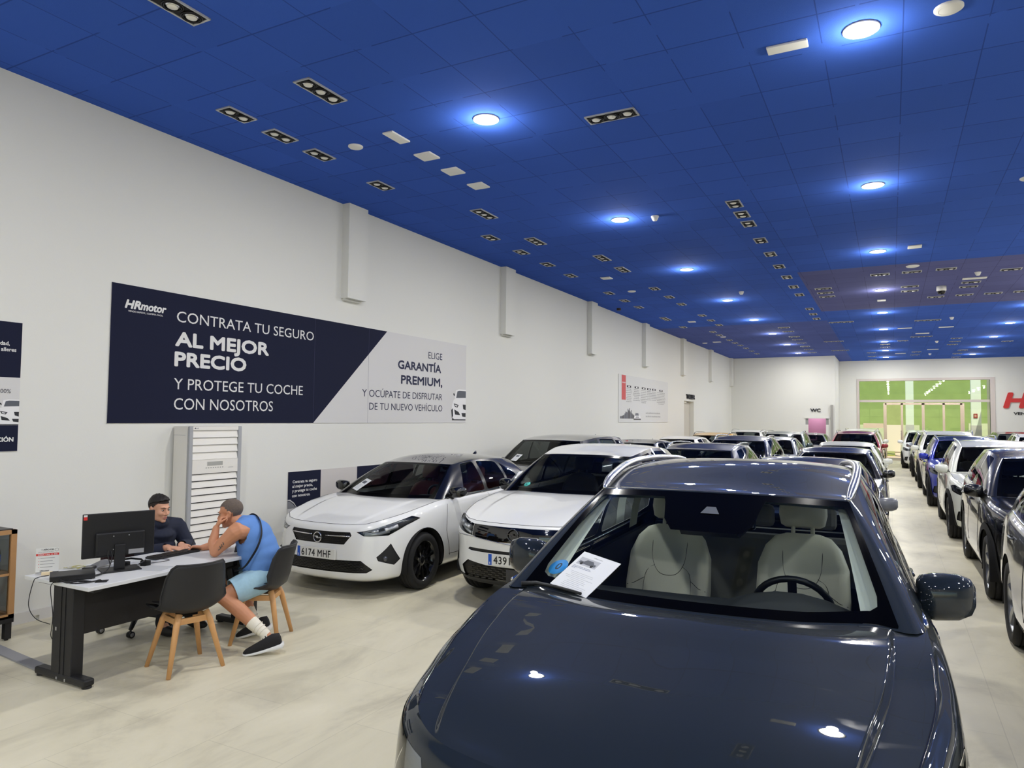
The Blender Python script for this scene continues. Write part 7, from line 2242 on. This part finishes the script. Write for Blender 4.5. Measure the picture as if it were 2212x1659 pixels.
def seller():
    C = Vector((-6.03, 4.36, 0)); F = Vector((.99, -.05, 0)).normalized(); L = Vector((-F.y, F.x, 0)); P = frame_fn(C, F, L)
    r = empty('person', (C.x, C.y, 0), 0, 'dark-haired man in navy shirt seated behind the monitor', 'person')
    T = Matrix.Translation((-C.x, -C.y, 0))
    SKIN = mat('fair_skin', (214, 160, 130), .55, noise=.06, nscale=18)
    hf = (F * .98 + L * .12 + Vector((0, 0, -.16)))
    hd = basis(P(.10, -.03, 1.070), hf, (L - F * .12))
    b = MB(); head_shapes(b, hd, .98)
    limb(b, [P(.08, -.03, 1.0), P(.06, -.02, .96), P(.03, 0, .90)], [.055, .058, .075])
    ShL, ShR = P(.03, .20, .875), P(.03, -.20, .875); ElL, ElR = P(.14, .26, .685), P(.20, -.24, .70)
    WrL, WrR = P(.42, -.02, .768), P(.44, -.16, .768)
    for a_, e_, w_, sd in ((ShL, ElL, WrL, 1), (ShR, ElR, WrR, -1)):
        limb(b, [P(.02, .06 * sd, .87), a_, e_], [.08, .062, .042]); limb(b, [e_, e_.lerp(w_, .4), w_], [.042, .040, .027])
        hand(b, w_, F * .9 + L * (-.35 * sd) + Vector((0, 0, -.05)), (0, 0, -1), [(.25, .4, .3), (.3, .4, .3), (.35, .45, .3), (.4, .45, .3)], .3, (.3, .3), .98, sd > 0)
    limb(b, [P(.02, 0, .84), P(0, 0, .70), P(0, 0, .55)], [.12, .125, .135])
    for sd in (1, -1):
        kn = P(.43, .13 * sd, .50); an = P(.36, .14 * sd, .10); hip = P(0, .10 * sd, .545)
        limb(b, [hip, kn], [.09, .060]); limb(b, [kn, kn.lerp(an, .35), an], [.058, .058, .036]); limb(b, [an, P(.50, .15 * sd, .035)], [.036, .03])
    o = bpy.data.objects.new('body', blend_mesh(b, .0062, 3, 'body', SKIN)); link(o, r); o.matrix_local = T
    HAIR = mat('dark_brown_hair', (26, 20, 18), .55, noise=.3, nscale=160); FADE = mat('shaved_sides', (46, 36, 31), .9, noise=.2, nscale=240)
    face_bits(r, hd, .98, HAIR, T, (172, 104, 98))
    inv = hd.inverted()
    for nm, m_, sx, lim in (('hair_sides', FADE, 1.0, 0), ('hair', HAIR, 1.02, 1)):
        h = MB(); h.ball((0, 0, 0), 1, 0, 60, 40, hd @ Matrix.Translation((-.014, 0, .032 + .004 * lim)) @ Matrix.Diagonal((.0995 * sx, .0785 * (1.0 + .02 * lim), .0875 * (1 + .08 * lim), 1)))
        me = h.mesh(nm, m_); bm = bmesh.new(); bm.from_mesh(me)
        for v in bm.verts:
            p = inv @ v.co
            if lim and p.z > .05 and p.x > .02: v.co += (hd.to_3x3() @ Vector((.012, 0, .020))) * min(1, (p.x - .02) / .06)
            if lim: v.co += hd.to_3x3() @ Vector((0, 0, .0035 * math.sin(140 * p.y + 60 * p.x) * math.cos(120 * p.x)))
        def keep(c):
            p = inv @ c
            if lim: return p.z > .052 + (.035 * max(0, p.x) / .08 if p.x > 0 else -.035 * min(1, -p.x / .06))
            line = .055 if p.x > .045 else (-.002 + 1.2 * max(0, p.x) if p.x > -.03 else -.050)
            return p.z > line
        bmesh.ops.delete(bm, geom=[v for v in bm.verts if not keep(v.co)], context='VERTS'); bm.to_mesh(me); bm.free()
        o = bpy.data.objects.new(nm, me); link(o, r); o.matrix_local = T
        if lim:
            z_ = o.modifiers.new('depth', 'SOLIDIFY'); z_.thickness = .006; z_.offset = -1
    s = MB()
    s.ball((0, 0, 0), 1, 0, 24, 14, basis(P(.052, -.012, .925), F, L) @ Matrix.Diagonal((.094, .10, .062, 1)))
    limb(s, [P(.055, -.01, .945), P(.03, 0, .90), P(.02, 0, .84)], [.076, .118, .158], 20)
    for sd, a_, e_, w_ in ((1, ShL, ElL, WrL), (-1, ShR, ElR, WrR)):
        limb(s, [P(.02, .05 * sd, .88), a_, a_.lerp(e_, .5), e_], [.10, .080, .066, .060], 16); limb(s, [e_, e_.lerp(w_, .5), e_.lerp(w_, .95)], [.060, .052, .040], 16)
    for z, rx, ry in ((.80, .145, .19), (.70, .15, .18), (.60, .16, .185)):
        s.ball((0, 0, 0), 1, 0, 24, 16, basis(P(.01, 0, z), F, L) @ Matrix.Diagonal((rx, ry, .12, 1)))
    NV = mat('navy_cotton', (26, 32, 52), .85, bump=.12, bscale=24)
    def cutn(c):
        for w_, e_ in ((WrL, ElL), (WrR, ElR)):
            ax = w_ - e_; t = (c - e_).dot(ax) / ax.length_squared
            if t > .93 and (c - w_).length < .08: return False
        return True
    o = bpy.data.objects.new('navy_shirt', blend_mesh(s, .008, 3, 'navy_shirt', NV, cutn)); link(o, r); o.matrix_local = T
    z_ = o.modifiers.new('depth', 'SOLIDIFY'); z_.thickness = .005; z_.offset = 0
    cl = MB(); cl.tube([P(.055 + .062 * math.cos(a), -.01 + .066 * math.sin(a), .965 + .014 * math.cos(a + PI)) for a in np.linspace(0, 2 * PI, 22)], .013, 8, 0, False, flat=.5)
    o = cl.build('collar', NV, r); o.matrix_local = T
    q = MB(); TR = mat('dark_trousers', (28, 28, 34), .85)
    for sd in (1, -1):
        kn = P(.43, .13 * sd, .50); an = P(.36, .14 * sd, .10); hip = P(0, .10 * sd, .545)
        limb(q, [hip, kn], [.105, .072]); limb(q, [kn, an], [.070, .055])
    q.ball((0, 0, 0), 1, 0, 20, 12, basis(P(0, 0, .565), F, L) @ Matrix.Diagonal((.155, .18, .085, 1)))
    o = bpy.data.objects.new('trousers', blend_mesh(q, .01, 2, 'trousers', TR)); link(o, r); o.matrix_local = T
    for sd in (1, -1):
        m = MB(); m.ball((0, 0, 0), 1, 0, 18, 10, basis(P(.44, .145 * sd, .045), F, L) @ Matrix.Diagonal((.145, .046, .045, 1)))
        o = m.build('shoe', mat('black_shoe', (20, 20, 22), .5), r); o.matrix_local = T
seller()
# ---------------------------------------------------------------- sheets and stickers on the cars
def sheet_on(car, x, y, rot, pts, label, detail=True, lift=.012):
    g = glass_pts(car, pts, lift); price_sheet(on_car(g, x, y, rot), label, detail)
sheet_on(HERO, -.70, 1.80, D(3), [(-.650, .03), (-.440, -.005), (-.622, .325), (-.405, .335)], 'white price sheet standing against the windscreen of the dark blue SUV', True, .012)
sheet_on(HATCH, -5.49, 5.92, D(1.2), [(-.555, .12), (-.40, .08), (-.47, .42), (-.30, .40)], 'white price sheet on the windscreen of the white hatchback', False)
sheet_on(MPV, -5.62, 10.42, 0, [(-.50, .12), (-.36, .10), (-.45, .36), (-.28, .35)], 'white price sheet on the windscreen of the dark grey car', False)
sheet_on(SUV, 1.62, 18.45, 0, [(-.50, .12), (-.36, .12), (-.48, .40), (-.34, .40)], 'white price sheet on the windscreen of the blue SUV', False)

def sticker(car, x, y, rot, sx, v, r, m, label, sy=.8):
    c = glass_pts(car, [(sx, v), (sx + .05, v), (sx, v + .04)], .004)
    w = on_car(c, x, y, rot); M = basis(w[0], Vector(w[1]) - Vector(w[0]), Vector(w[2]) - Vector(w[0]))
    b = MB().cyl((0, 0, 0), r, .001, 28, 0, 'z', M @ Matrix.Diagonal((1, sy, 1, 1)))
    if label == 0: return b
    return b, M
def eco_sticker(car, x, y, rot, sx, v, r, col, ch, label, sy=.8):
    b, M = sticker(car, x, y, rot, sx, v, r, None, 1, sy)
    add_text(b, ch, M @ Matrix.Translation((0, -r * .35, .0014)), None, r * .9, 1, .03, 0, 'C')
    o = b.build('windscreen_sticker', [mat('sticker_%d' % col[0], col, .5), mat('sticker_ink_%d' % col[2], (30, 60, 80), .6)])
    tag(o, label, 'sticker')
eco_sticker(HERO, -.70, 1.80, D(3), -.655, .175, .052, (36, 140, 214), '0', 'round blue sticker on the dark SUV windscreen behind the price sheet', 1.0)
eco_sticker(CROSS, 1.80, 8.66, 0, -.40, .12, .05, (74, 190, 178), 'C', 'oval green sticker on the windscreen of the black crossover', .75)
eco_sticker(SUVW, -3.326, 6.33, D(2), -.52, .16, .05, (74, 190, 178), 'C', 'green sticker on the windscreen of the white SUV', .75)
